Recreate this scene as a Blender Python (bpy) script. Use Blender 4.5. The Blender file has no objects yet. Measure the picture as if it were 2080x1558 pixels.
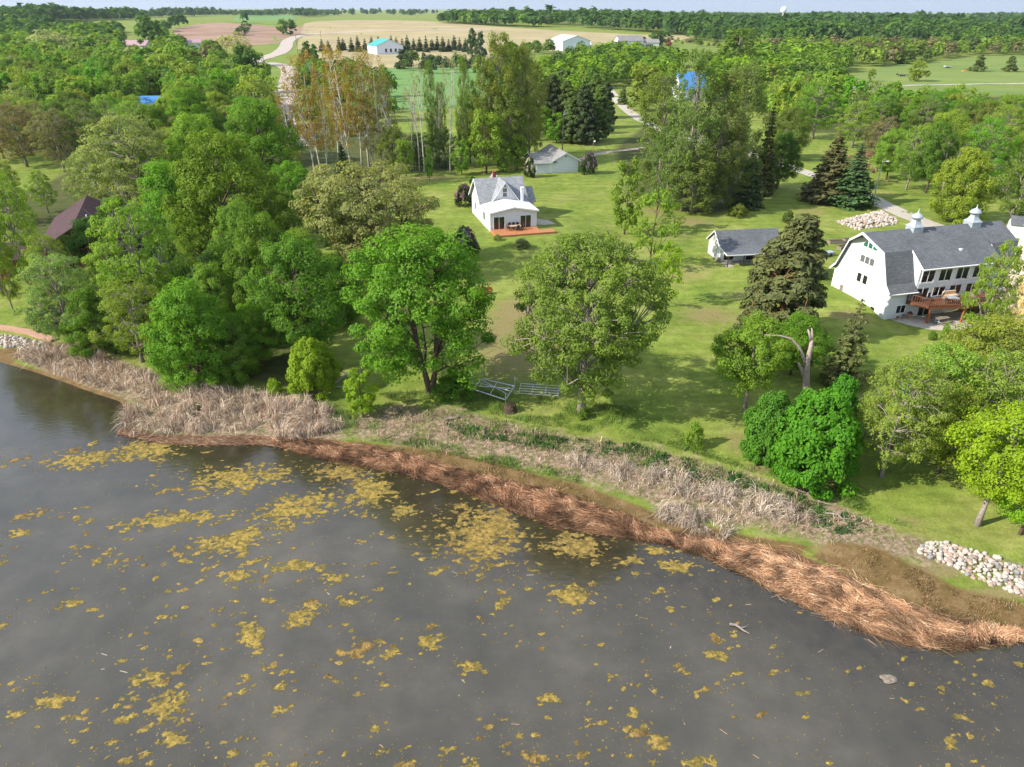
import bpy, math, random
import numpy as np
from mathutils import Vector, Matrix

# ------------------------------------------------------------------ camera, sky, sun, exposure
SC = bpy.context.scene
COL = SC.collection
CAM_H = 36.0
PITCH = math.radians(27.6)
FPX = 1444.0            # focal length in pixels of the 2080 wide photograph
PCX, PCY = 1040.0, 779.0

cam_data = bpy.data.cameras.new('camera')
cam_data.sensor_width = 36.0
cam_data.lens = FPX / 2080.0 * 36.0
cam_data.clip_start = 0.5
cam_data.clip_end = 60000.0
cam = bpy.data.objects.new('camera', cam_data)
COL.objects.link(cam)
cam.location = (0, 0, CAM_H)
cam.rotation_euler = (math.radians(90) - PITCH, 0, 0)
SC.camera = cam

SUN_EL = math.radians(34.0)
SUN_AZ = math.atan2(-0.95, -0.30)            # from +Y, clockwise
TO_SUN = Vector((math.sin(SUN_AZ) * math.cos(SUN_EL), math.cos(SUN_AZ) * math.cos(SUN_EL), math.sin(SUN_EL)))

world = bpy.data.worlds.new('World')
SC.world = world
world.use_nodes = True
wn = world.node_tree
for n in list(wn.nodes):
    wn.nodes.remove(n)
w_out = wn.nodes.new('ShaderNodeOutputWorld')
w_bg = wn.nodes.new('ShaderNodeBackground')
w_sky = wn.nodes.new('ShaderNodeTexSky')
w_sky.sky_type = 'NISHITA'
w_sky.sun_disc = False
w_sky.sun_elevation = SUN_EL
w_sky.sun_rotation = SUN_AZ
w_sky.altitude = 300
w_sky.air_density = 1.0
w_sky.dust_density = 0.8
w_sky.ozone_density = 1.5
w_tc = wn.nodes.new('ShaderNodeTexCoord')
w_map = wn.nodes.new('ShaderNodeMapping')
w_map.inputs['Scale'].default_value = (1.0, 1.0, 3.2)
w_noise = wn.nodes.new('ShaderNodeTexNoise')
w_noise.inputs['Scale'].default_value = 2.6
w_noise.inputs['Detail'].default_value = 5
w_noise.inputs['Roughness'].default_value = 0.55
w_ramp = wn.nodes.new('ShaderNodeValToRGB')
w_ramp.color_ramp.elements[0].position = 0.36
w_ramp.color_ramp.elements[0].color = (0.55, 0.55, 0.55, 1)
w_ramp.color_ramp.elements[1].position = 0.66
w_ramp.color_ramp.elements[1].color = (0.92, 0.92, 0.92, 1)
w_mix = wn.nodes.new('ShaderNodeMixRGB')
w_mix.inputs['Color2'].default_value = (2.7, 3.05, 3.6, 1)   # thin high cloud
wn.links.new(w_tc.outputs['Generated'], w_map.inputs['Vector'])
wn.links.new(w_map.outputs['Vector'], w_noise.inputs['Vector'])
wn.links.new(w_noise.outputs['Fac'], w_ramp.inputs['Fac'])
wn.links.new(w_ramp.outputs['Color'], w_mix.inputs['Fac'])
wn.links.new(w_sky.outputs['Color'], w_mix.inputs['Color1'])
w_sep = wn.nodes.new('ShaderNodeSeparateXYZ')
wn.links.new(w_tc.outputs['Generated'], w_sep.inputs[0])
w_hr = wn.nodes.new('ShaderNodeValToRGB')                    # hazy layer along the whole horizon
w_hr.color_ramp.elements[0].position = 0.0; w_hr.color_ramp.elements[0].color = (1, 1, 1, 1)
w_hr.color_ramp.elements[1].position = 0.22; w_hr.color_ramp.elements[1].color = (0, 0, 0, 1)
wn.links.new(w_sep.outputs['Z'], w_hr.inputs['Fac'])
w_mix2 = wn.nodes.new('ShaderNodeMixRGB'); w_mix2.inputs['Color2'].default_value = (1.42, 1.78, 2.34, 1)
wn.links.new(w_hr.outputs['Color'], w_mix2.inputs['Fac']); wn.links.new(w_mix.outputs['Color'], w_mix2.inputs['Color1'])
wn.links.new(w_mix2.outputs['Color'], w_bg.inputs['Color'])
w_bg.inputs['Strength'].default_value = 0.15
wn.links.new(w_bg.outputs['Background'], w_out.inputs['Surface'])

sun_data = bpy.data.lights.new('sun', 'SUN')
sun_data.energy = 3.8
sun_data.angle = math.radians(0.55)
sun_data.color = (1.0, 0.93, 0.82)
sun = bpy.data.objects.new('sun', sun_data)
COL.objects.link(sun)
sun.rotation_euler = TO_SUN.to_track_quat('Z', 'Y').to_euler()

vs = SC.view_settings
vs.view_transform = 'Standard'
vs.look = 'None'
vs.exposure = 1.15
vs.gamma = 1.0
vs.use_curve_mapping = False
cy = SC.cycles
SC.render.engine = 'CYCLES'
cy.max_bounces = 5
cy.diffuse_bounces = 4
cy.glossy_bounces = 3
cy.transmission_bounces = 3
cy.transparent_max_bounces = 4
cy.volume_bounces = 0
cy.caustics_reflective = False
cy.caustics_refractive = False
cy.use_denoising = True
cy.sample_clamp_indirect = 6.0

random.seed(7)
RNG = np.random.default_rng(11)
cP, sP = math.cos(PITCH), math.sin(PITCH)

# ------------------------------------------------------------------ numeric helpers
def _hash(ix, iy, seed):
    h = (ix.astype(np.int64) * 374761393 + iy.astype(np.int64) * 668265263 + seed * 1442695041) & 0x7fffffff
    h = ((h ^ (h >> 13)) * 1274126177) & 0x7fffffff
    return ((h ^ (h >> 16)) & 0xffff) / 65535.0

def vnoise(x, y, seed=0):
    x = np.asarray(x, float); y = np.asarray(y, float)
    ix = np.floor(x); iy = np.floor(y)
    fx = x - ix; fy = y - iy
    fx = fx * fx * (3 - 2 * fx); fy = fy * fy * (3 - 2 * fy)
    a = _hash(ix, iy, seed); b = _hash(ix + 1, iy, seed)
    c = _hash(ix, iy + 1, seed); d = _hash(ix + 1, iy + 1, seed)
    return (a * (1 - fx) + b * fx) * (1 - fy) + (c * (1 - fx) + d * fx) * fy

def fbm(x, y, seed=0, octaves=4, gain=0.5):
    t = 0.0; a = 1.0; s = 0.0
    for k in range(octaves):
        t = t + a * vnoise(x, y, seed + k * 17); s += a
        x = x * 2.03 + 11.3; y = y * 2.03 + 5.7; a *= gain
    return t / s

def smooth(a, b, x):
    t = np.clip((x - a) / (b - a), 0, 1)
    return t * t * (3 - 2 * t)

def ray_dir(px, py):
    u = (px - PCX) / FPX; v = (PCY - py) / FPX
    return np.array([u, cP + v * sP, -sP + v * cP])

def gz(px, py, z):
    d = ray_dir(px, py); t = (z - CAM_H) / d[2]
    return d * t + np.array([0, 0, CAM_H])

def at_y(px, py, Y):
    d = ray_dir(px, py)
    return d * (Y / d[1]) + np.array([0, 0, CAM_H])

def proj(p):
    x, y, z = p[..., 0], p[..., 1], p[..., 2] - CAM_H
    zc = y * cP - z * sP; yc = y * sP + z * cP
    return PCX + FPX * x / zc, PCY - FPX * yc / zc, zc

def in_poly(x, y, poly):
    poly = np.asarray(poly, float)
    r = np.zeros(np.shape(x), bool)
    j = len(poly) - 1
    for i in range(len(poly)):
        xi, yi = poly[i]; xj, yj = poly[j]
        c = ((yi > y) != (yj > y)) & (x < (xj - xi) * (y - yi) / ((yj - yi) + 1e-12) + xi)
        r ^= c; j = i
    return r

def seg_dist(x, y, pts, closed=False):
    pts = np.asarray(pts, float)
    best = np.full(np.shape(x), 1e9)
    n = len(pts) if closed else len(pts) - 1
    for i in range(n):
        a = pts[i]; b = pts[(i + 1) % len(pts)]
        ab = b - a; L = ab @ ab + 1e-12
        t = np.clip(((x - a[0]) * ab[0] + (y - a[1]) * ab[1]) / L, 0, 1)
        best = np.minimum(best, np.hypot(x - a[0] - t * ab[0], y - a[1] - t * ab[1]))
    return best

def poly_mask(x, y, poly, soft):
    d = seg_dist(x, y, poly, True)
    d = np.where(in_poly(x, y, poly), d, -d)
    return smooth(-soft, soft, d)

# ------------------------------------------------------------------ shoreline and terrain height
SHORE_PX = [(0,738),(60,755),(130,778),(190,800),(240,815),(262,838),(252,862),(262,880),(330,895),(420,897),(520,896),
            (590,910),(660,930),(760,948),(850,964),(930,992),(1000,1017),(1060,1042),(1130,1066),(1200,1081),(1280,1091),
            (1340,1097),(1420,1121),(1490,1151),(1540,1181),(1600,1211),(1650,1236),(1720,1266),(1790,1294),(1850,1309),
            (1930,1317),(2010,1306),(2080,1299)]
SHORE = [tuple(gz(px, py, 0.0)[:2]) for px, py in SHORE_PX]
SHORE = [(-420, 150), (-160, 108), (-80, 84)] + SHORE + [(34, 30.5), (60, 24), (140, 2), (420, -60)]
LAND = SHORE + [(9000, -60), (60000, 60000), (-60000, 60000), (-9000, 150)]

def shore_d(x, y):
    d = seg_dist(x, y, SHORE)
    return np.where(in_poly(x, y, LAND), d, -d)

def height(x, y, d=None):
    x = np.asarray(x, float); y = np.asarray(y, float)
    if d is None:
        d = shore_d(x, y)
    z = np.interp(d, [-40, -8, -2, 0, 1.2, 3.5, 8, 15, 30, 45, 62], [-2, -0.9, -0.3, 0, 0.16, 0.32, 0.75, 1.15, 1.6, 2.0, 2.5])
    z = z + 0.25 * (vnoise(x / 9, y / 9, 3) - 0.5) * smooth(4, 14, d) + 0.10 * (vnoise(x / 2.3, y / 2.3, 4) - 0.5) * smooth(0.5, 3, d)
    u = x / np.maximum(y, 60)
    far = np.interp(y, [0, 150, 400, 800, 1100, 1300, 1700, 2500, 4000, 7000, 12000, 20000], [0, 0, 1, 5.5, 15.5, 18.5, 17, 19, 27, 36, 55, 90])
    side = np.interp(u, [-0.8, -0.5, 0.0, 0.25, 0.45, 0.8], [1.35, 1.2, 1.0, 0.75, 0.5, 0.5])
    z = z + far * side
    amp = np.interp(y, [0, 250, 900, 3000, 12000], [0, 0.3, 3.0, 15, 48])
    z = z + amp * (fbm(x / (0.28 * y + 60), y / (0.35 * y + 90), 21, 2) - 0.5) * 1.5
    # level pad for the barn house and its patio
    m = smooth(3.0, 0.0, seg_dist(x, y, [(48.5, 81.2), (56, 83.2)]) - 2.6)
    z = z * (1 - m) + 1.55 * m
    return z

_T = np.concatenate([np.linspace(20, 200, 721), np.geomspace(200.5, 18000, 1400)])
def gp(px, py):
    d = ray_dir(px, py)
    P = d[None, :] * _T[:, None]
    h = height(P[:, 0], P[:, 1])
    below = (P[:, 2] + CAM_H) <= h
    if not below.any():
        k = len(_T) - 1
    else:
        k = int(np.argmax(below))
    if k == 0:
        p = P[0]
    else:
        g0 = P[k - 1, 2] + CAM_H - h[k - 1]; g1 = P[k, 2] + CAM_H - h[k]
        w = g0 / (g0 - g1 + 1e-9); w = min(max(w, 0), 1)
        p = P[k - 1] * (1 - w) + P[k] * w
    return np.array([p[0], p[1], float(height(np.array([p[0]]), np.array([p[1]]))[0])])

def hz(x, y):
    return float(height(np.array([x]), np.array([y]))[0])

# ------------------------------------------------------------------ mesh helpers
def mesh_np(name, V, F, mat=None, smooth_shade=False):
    V = np.ascontiguousarray(V, np.float32); F = np.ascontiguousarray(F, np.int32)
    me = bpy.data.meshes.new(name)
    me.vertices.add(len(V)); me.vertices.foreach_set('co', V.ravel())
    k = F.shape[1]
    me.loops.add(F.size); me.loops.foreach_set('vertex_index', F.ravel())
    me.polygons.add(len(F)); me.polygons.foreach_set('loop_start', np.arange(0, F.size, k, dtype=np.int32))
    if smooth_shade:
        me.polygons.foreach_set('use_smooth', np.ones(len(F), bool))
    else:
        me.polygons.foreach_set('use_smooth', np.zeros(len(F), bool))
    me.update(calc_edges=True)
    if mat is not None:
        me.materials.append(mat)
    return me

def face_attr(me, name, vals):
    a = me.attributes.new(name, 'FLOAT', 'FACE')
    a.data.foreach_set('value', np.ascontiguousarray(vals, np.float32))

def face_color(me, name, cols):
    a = me.attributes.new(name, 'FLOAT_COLOR', 'FACE')
    c = np.ones((len(cols), 4), np.float32); c[:, :3] = cols
    a.data.foreach_set('color', c.ravel())

def link(name, me, parent=None, label=None, cat=None, group=None, kind=None):
    o = bpy.data.objects.new(name, me)
    COL.objects.link(o)
    if parent is not None:
        o.parent = parent
    tag(o, label, cat, group, kind)
    return o

def tag(o, label=None, cat=None, group=None, kind=None):
    if label: o['label'] = label
    if cat: o['category'] = cat
    if group: o['group'] = group
    if kind: o['kind'] = kind
    return o

def thing(name, label, cat, loc=(0, 0, 0), rz=0.0, group=None):
    o = bpy.data.objects.new(name, None)
    COL.objects.link(o)
    o.location = loc; o.rotation_euler = (0, 0, rz)
    o.empty_display_size = 0.5
    return tag(o, label, cat, group)

class MB:
    """collects faces for ONE mesh object"""
    def __init__(s):
        s.v = []; s.f = []
    def add(s, vs, fs):
        b = len(s.v); s.v.extend([tuple(map(float, p)) for p in vs]); s.f.extend([tuple(b + i for i in f) for f in fs]); return s
    def box(s, x0, x1, y0, y1, z0, z1):
        vs = [(x0,y0,z0),(x1,y0,z0),(x1,y1,z0),(x0,y1,z0),(x0,y0,z1),(x1,y0,z1),(x1,y1,z1),(x0,y1,z1)]
        return s.add(vs, [(0,3,2,1),(4,5,6,7),(0,1,5,4),(1,2,6,5),(2,3,7,6),(3,0,4,7)])
    def prism(s, pts, off):
        """planar polygon pts extruded by vector off"""
        n = len(pts); o = np.array(off)
        a = [np.array(p, float) for p in pts]; b = [p + o for p in a]
        fs = [tuple(range(n - 1, -1, -1)), tuple(range(n, 2 * n))]
        fs += [(i, (i + 1) % n, n + (i + 1) % n, n + i) for i in range(n)]
        return s.add(a + b, fs)
    def tube(s, pts, rad, n=6, cap=True):
        pts = [np.array(p, float) for p in pts]
        if not hasattr(rad, '__len__'): rad = [rad] * len(pts)
        base = len(s.v); prev = None
        for i, p in enumerate(pts):
            d = pts[min(i + 1, len(pts) - 1)] - pts[max(i - 1, 0)]
            d = d / (np.linalg.norm(d) + 1e-9)
            a = np.cross(d, [0, 0, 1.0]) if abs(d[2]) < 0.95 else np.cross(d, [1.0, 0, 0])
            if prev is not None:
                a = prev - d * (prev @ d)
            a = a / (np.linalg.norm(a) + 1e-9); prev = a
            b = np.cross(d, a)
            for k in range(n):
                t = 2 * math.pi * k / n
                s.v.append(tuple(p + rad[i] * (math.cos(t) * a + math.sin(t) * b)))
        for i in range(len(pts) - 1):
            for k in range(n):
                s.f.append((base + i*n + k, base + i*n + (k+1) % n, base + (i+1)*n + (k+1) % n, base + (i+1)*n + k))
        if cap:
            s.f.append(tuple(base + k for k in range(n - 1, -1, -1)))
            s.f.append(tuple(base + (len(pts) - 1) * n + k for k in range(n)))
        return s
    def lathe(s, prof, n=12, c=(0, 0)):
        base = len(s.v)
        for r, z in prof:
            for k in range(n):
                t = 2 * math.pi * k / n
                s.v.append((c[0] + r * math.cos(t), c[1] + r * math.sin(t), z))
        for i in range(len(prof) - 1):
            for k in range(n):
                s.f.append((base + i*n + k, base + i*n + (k+1) % n, base + (i+1)*n + (k+1) % n, base + (i+1)*n + k))
        s.f.append(tuple(base + k for k in range(n - 1, -1, -1)))
        s.f.append(tuple(base + (len(prof) - 1) * n + k for k in range(n)))
        return s
    def mesh(s, name, mat, smooth_shade=False):
        me = bpy.data.meshes.new(name)
        me.from_pydata(s.v, [], s.f); me.update()
        if smooth_shade:
            for p in me.polygons: p.use_smooth = True
        if mat: me.materials.append(mat)
        return me
    def build(s, name, mat, parent=None, smooth_shade=False, **kw):
        return link(name, s.mesh(name, mat, smooth_shade), parent, **kw)

# ------------------------------------------------------------------ materials
def new_mat(name):
    m = bpy.data.materials.new(name); m.use_nodes = True
    nt = m.node_tree
    for n in list(nt.nodes): nt.nodes.remove(n)
    out = nt.nodes.new('ShaderNodeOutputMaterial')
    return m, nt, out

def N(nt, typ, **kw):
    n = nt.nodes.new(typ)
    for k, v in kw.items():
        if k in n.inputs: n.inputs[k].default_value = v
        else: setattr(n, k, v)
    return n

def ramp(nt, fac, stops):
    r = nt.nodes.new('ShaderNodeValToRGB')
    e = r.color_ramp.elements
    while len(e) < len(stops): e.new(0.5)
    for i, (p, c) in enumerate(stops):
        e[i].position = p
        e[i].color = (c[0], c[1], c[2], 1) if hasattr(c, '__len__') else (c, c, c, 1)
    nt.links.new(fac, r.inputs['Fac'])
    return r.outputs['Color']

def mixc(nt, fac, a, b, blend='MIX'):
    m = nt.nodes.new('ShaderNodeMixRGB'); m.blend_type = blend
    for sock, v in ((m.inputs['Fac'], fac), (m.inputs['Color1'], a), (m.inputs['Color2'], b)):
        if isinstance(v, bpy.types.NodeSocket): nt.links.new(v, sock)
        elif hasattr(v, '__len__'): sock.default_value = (v[0], v[1], v[2], 1)
        else: sock.default_value = v if sock.type == 'VALUE' else (v, v, v, 1)
    return m.outputs['Color']

def math_n(nt, op, a, b=0.0):
    m = nt.nodes.new('ShaderNodeMath'); m.operation = op
    for i, v in enumerate((a, b)):
        if isinstance(v, bpy.types.NodeSocket): nt.links.new(v, m.inputs[i])
        else: m.inputs[i].default_value = v
    return m.outputs[0]

def coords(nt, kind='Object'):
    return nt.nodes.new('ShaderNodeTexCoord').outputs[kind]

def noise(nt, vec, scale, detail=3, rough=0.55, dist=0.0):
    n = nt.nodes.new('ShaderNodeTexNoise')
    n.inputs['Scale'].default_value = scale; n.inputs['Detail'].default_value = detail
    n.inputs['Roughness'].default_value = rough; n.inputs['Distortion'].default_value = dist
    if vec is not None: nt.links.new(vec, n.inputs['Vector'])
    return n.outputs['Fac']

def bump(nt, h, strength, dist=0.05):
    b = nt.nodes.new('ShaderNodeBump')
    b.inputs['Strength'].default_value = strength; b.inputs['Distance'].default_value = dist
    nt.links.new(h, b.inputs['Height'])
    return b.outputs['Normal']

def principled(nt, out, col, rough=0.8, spec=0.3, normal=None, metal=0.0):
    p = nt.nodes.new('ShaderNodeBsdfPrincipled')
    if isinstance(col, bpy.types.NodeSocket): nt.links.new(col, p.inputs['Base Color'])
    else: p.inputs['Base Color'].default_value = (col[0], col[1], col[2], 1)
    if isinstance(rough, bpy.types.NodeSocket): nt.links.new(rough, p.inputs['Roughness'])
    else: p.inputs['Roughness'].default_value = rough
    p.inputs['Specular IOR Level'].default_value = spec
    p.inputs['Metallic'].default_value = metal
    if normal is not None: nt.links.new(normal, p.inputs['Normal'])
    nt.links.new(p.outputs['BSDF'], out.inputs['Surface'])
    return p

def plain(name, col, rough=0.7, spec=0.3, var=0.18, scale=3.0, metal=0.0, bmp=0.0):
    m, nt, out = new_mat(name)
    c = coords(nt)
    n = noise(nt, c, scale, 5, 0.6)
    k = ramp(nt, n, [(0.3, 1 - var), (0.7, 1 + var)])
    cc = mixc(nt, 1.0, col, k, 'MULTIPLY')
    nm = bump(nt, n, bmp, 0.03) if bmp else None
    principled(nt, out, cc, rough, spec, nm, metal)
    return m

def siding(name, col, period=0.22, vertical=False):
    m, nt, out = new_mat(name)
    c = coords(nt)
    sep = nt.nodes.new('ShaderNodeSeparateXYZ'); nt.links.new(c, sep.inputs[0])
    fr = math_n(nt, 'FRACT', math_n(nt, 'DIVIDE', sep.outputs['X' if vertical else 'Z'], period))
    line = ramp(nt, fr, [(0.0, 0.52), (0.16, 0.96), (0.85, 1.0), (1.0, 0.85)])
    n = noise(nt, c, 0.9, 4, 0.6)
    k = ramp(nt, n, [(0.25, 0.93), (0.75, 1.0)])
    cc = mixc(nt, 1.0, mixc(nt, 1.0, col, line, 'MULTIPLY'), k, 'MULTIPLY')
    principled(nt, out, cc, 0.55, 0.3, bump(nt, fr, 0.35, 0.03))
    return m

def shingles(name, c1, c2, sx=0.32, sy=0.16):
    m, nt, out = new_mat(name)
    c = coords(nt)
    b = nt.nodes.new('ShaderNodeTexBrick')
    mp = nt.nodes.new('ShaderNodeMapping'); nt.links.new(coords(nt, 'UV'), mp.inputs['Vector'])
    nt.links.new(mp.outputs['Vector'], b.inputs['Vector'])
    b.inputs['Color1'].default_value = (*c1, 1); b.inputs['Color2'].default_value = (*c2, 1)
    b.inputs['Mortar'].default_value = (c1[0] * .45, c1[1] * .45, c1[2] * .45, 1)
    b.inputs['Scale'].default_value = 1.0; b.inputs['Mortar Size'].default_value = 0.012
    b.inputs['Brick Width'].default_value = sx; b.inputs['Row Height'].default_value = sy
    n = noise(nt, c, 7.0, 4, 0.7)
    n2 = noise(nt, c, 0.45, 3, 0.6)
    cc = mixc(nt, 1.0, b.outputs['Color'], ramp(nt, n, [(0.3, 0.72), (0.7, 1.3)]), 'MULTIPLY')
    cc = mixc(nt, 1.0, cc, ramp(nt, n2, [(0.3, 0.86), (0.7, 1.1)]), 'MULTIPLY')
    principled(nt, out, cc, 0.9, 0.2, bump(nt, n, 0.4, 0.02))
    return m

def leaf_material(name, from_attr=False, trans=0.5):
    m, nt, out = new_mat(name)
    if from_attr:
        a = nt.nodes.new('ShaderNodeAttribute'); a.attribute_name = 'col'
        base = a.outputs['Color']
    else:
        oi = nt.nodes.new('ShaderNodeObjectInfo'); base = oi.outputs['Color']
    r = nt.nodes.new('ShaderNodeAttribute'); r.attribute_name = 'rnd'
    k = ramp(nt, r.outputs['Fac'], [(0.0, (0.70, 0.76, 0.80)), (0.5, (1.0, 1.0, 0.95)), (1.0, (1.38, 1.24, 1.0))])
    cc = mixc(nt, 1.0, base, k, 'MULTIPLY')
    d = nt.nodes.new('ShaderNodeBsdfDiffuse'); nt.links.new(cc, d.inputs['Color'])
    t = nt.nodes.new('ShaderNodeBsdfTranslucent')
    nt.links.new(mixc(nt, 1.0, cc, (1.12, 1.15, 0.55), 'MULTIPLY'), t.inputs['Color'])
    g = nt.nodes.new('ShaderNodeBsdfGlossy'); g.inputs['Roughness'].default_value = 0.6
    g.inputs['Color'].default_value = (1, 1, 1, 1)
    mx = nt.nodes.new('ShaderNodeMixShader'); mx.inputs[0].default_value = trans
    nt.links.new(d.outputs[0], mx.inputs[1]); nt.links.new(t.outputs[0], mx.inputs[2])
    mg = nt.nodes.new('ShaderNodeMixShader'); mg.inputs[0].default_value = 0.012
    nt.links.new(mx.outputs[0], mg.inputs[1]); nt.links.new(g.outputs[0], mg.inputs[2])
    nt.links.new(mg.outputs[0], out.inputs['Surface'])
    return m

def attr_diffuse(name, rough=0.9):
    """colour from the per-face attribute col (straw, reeds, grass, algae)"""
    m, nt, out = new_mat(name)
    a = nt.nodes.new('ShaderNodeAttribute'); a.attribute_name = 'col'
    principled(nt, out, a.outputs['Color'], rough, 0.15)
    return m

M = {}
M['leaf'] = leaf_material('leaf')
M['needle'] = leaf_material('needle', trans=0.32)
M['forest_leaf'] = leaf_material('forest_leaf', True, 0.45)
M['bark'] = plain('bark', (0.115, 0.085, 0.062), 0.95, 0.1, 0.4, 6, bmp=0.6)
M['grey_bark'] = plain('grey_bark', (0.26, 0.22, 0.19), 0.95, 0.1, 0.35, 5, bmp=0.5)
M['white_bark'] = plain('white_bark', (0.46, 0.43, 0.37), 0.85, 0.15, 0.4, 5, bmp=0.3)
M['pale_wood'] = plain('pale_wood', (0.36, 0.29, 0.24), 0.9, 0.1, 0.25, 4, bmp=0.4)
M['pine_bark'] = plain('pine_bark', (0.25, 0.12, 0.06), 0.95, 0.1, 0.35, 5, bmp=0.5)
M['straw'] = attr_diffuse('straw')
M['algae'] = attr_diffuse('algae', 0.75)
M['white_siding'] = siding('white_siding', (0.70, 0.71, 0.73), 0.30)
M['shade_blue_siding'] = siding('shade_blue_siding', (0.74, 0.78, 0.85), 0.32)  # white siding, the bluish cast of shaded walls put into its colour
M['white_boards'] = siding('white_boards', (0.74, 0.75, 0.76), 0.3, True)
M['white_trim'] = plain('white_trim', (0.78, 0.79, 0.80), 0.5, 0.3, 0.05)
M['white_metal_roof'] = plain('white_metal_roof', (0.78, 0.77, 0.75), 0.45, 0.4, 0.05, 1.0)
M['grey_shingle'] = shingles('grey_shingle', (0.21, 0.22, 0.235), (0.30, 0.31, 0.325), 0.5, 0.22)
M['slate_shingle'] = shingles('slate_shingle', (0.105, 0.112, 0.125), (0.14, 0.148, 0.16), 0.5, 0.2)
M['old_shingle'] = shingles('old_shingle', (0.21, 0.205, 0.20), (0.29, 0.28, 0.27), 0.6, 0.25)
M['maroon_shingle'] = shingles('maroon_shingle', (0.062, 0.036, 0.040), (0.088, 0.050, 0.054), 0.5, 0.2)
M['teal_roof'] = plain('teal_roof', (0.03, 0.30, 0.28), 0.45, 0.4, 0.1)
M['blue_roof'] = plain('blue_roof', (0.06, 0.22, 0.50), 0.45, 0.4, 0.1)
M['tin_roof'] = plain('tin_roof', (0.62, 0.63, 0.66), 0.45, 0.4, 0.06)
M['rose_roof'] = plain('rose_roof', (0.36, 0.24, 0.26), 0.6, 0.3, 0.1)
M['glass'] = plain('glass', (0.012, 0.014, 0.016), 0.06, 0.8, 0.1)
M['glass_green'] = plain('glass_green', (0.02, 0.12, 0.09), 0.08, 0.8, 0.3, 1.5)
M['blind'] = plain('blind', (0.45, 0.45, 0.44), 0.5, 0.4, 0.06)
M['screen_glass'] = plain('screen_glass', (0.11, 0.115, 0.12), 0.25, 0.6, 0.1)
M['brick_red'] = plain('brick_red', (0.25, 0.06, 0.045), 0.9, 0.2, 0.3, 5)
M['deck_cedar'] = plain('deck_cedar', (0.42, 0.17, 0.075), 0.65, 0.25, 0.14, 2.2)
M['deck_dark'] = plain('deck_dark', (0.15, 0.062, 0.034), 0.7, 0.25, 0.2, 4)
M['log_wood'] = plain('log_wood', (0.30, 0.10, 0.035), 0.7, 0.25, 0.25, 3)
M['dark_wood'] = plain('dark_wood', (0.055, 0.038, 0.028), 0.75, 0.2, 0.25, 4)
M['grey_wood'] = plain('grey_wood', (0.20, 0.165, 0.135), 0.9, 0.15, 0.3, 4)
M['table_top'] = plain('table_top', (0.42, 0.32, 0.22), 0.6, 0.3, 0.12, 4)
M['steel'] = plain('steel', (0.44, 0.47, 0.50), 0.4, 0.5, 0.12, 3, 0.35)
M['galvanised'] = plain('galvanised', (0.40, 0.45, 0.50), 0.42, 0.5, 0.12, 2, 0.3)
M['dark_metal'] = plain('dark_metal', (0.025, 0.025, 0.028), 0.5, 0.4, 0.2, 3)
M['cushion'] = plain('cushion', (0.55, 0.40, 0.26), 0.9, 0.1, 0.1, 5)
M['concrete'] = plain('concrete', (0.40, 0.36, 0.31), 0.9, 0.2, 0.14, 1.4, bmp=0.15)
M['gravel'] = plain('gravel', (0.33, 0.27, 0.235), 0.95, 0.1, 0.2, 0.9)
M['road_surface'] = plain('road_surface', (0.40, 0.34, 0.30), 0.95, 0.1, 0.12, 0.35)
M['stone_pale'] = plain('stone_pale', (0.42, 0.37, 0.32), 0.9, 0.2, 0.22, 5, bmp=0.25)
M['stone_pink'] = plain('stone_pink', (0.34, 0.25, 0.20), 0.9, 0.2, 0.25, 5, bmp=0.25)
M['stone_grey'] = plain('stone_grey', (0.24, 0.23, 0.22), 0.9, 0.2, 0.25, 5, bmp=0.25)
M['cream_paint'] = plain('cream_paint', (0.62, 0.52, 0.40), 0.8, 0.2, 0.1, 1.0)
M['pole_wood'] = plain('pole_wood', (0.24, 0.17, 0.115), 0.9, 0.1, 0.25, 3)
M['red_paint'] = plain('red_paint', (0.34, 0.055, 0.03), 0.7, 0.2, 0.15, 3)
M['orange_paint'] = plain('orange_paint', (0.6, 0.25, 0.04), 0.6, 0.3, 0.1)
M['terracotta'] = plain('terracotta', (0.40, 0.24, 0.17), 0.85, 0.2, 0.15)
M['soil'] = plain('soil', (0.07, 0.05, 0.035), 0.95, 0.1, 0.3, 6)

# ------------------------------------------------------------------ ground sheet
def px_poly(pts):
    return [tuple(gp(a, b)[:2]) for a, b in pts]

rows = list(np.arange(-60, 24, 4.0)) + list(np.arange(24, 132, 0.5))
while rows[-1] < 15000:
    rows.append(rows[-1] * 1.028)
rows = np.array(rows)
NCOL = 321
uu = np.linspace(-1, 1, NCOL); uu = np.sign(uu) * (0.55 * np.abs(uu) + 0.45 * np.abs(uu) ** 2.2)
GX = uu[None, :] * np.maximum(150, 1.15 * rows + 20)[:, None]
GY = np.repeat(rows[:, None], NCOL, 1)
GD = shore_d(GX, GY)
GZ = height(GX, GY, GD)
nr = len(rows)
idx = np.arange(nr * NCOL).reshape(nr, NCOL)
GF = np.stack([idx[:-1, :-1], idx[:-1, 1:], idx[1:, 1:], idx[1:, :-1]], -1).reshape(-1, 4)

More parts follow.
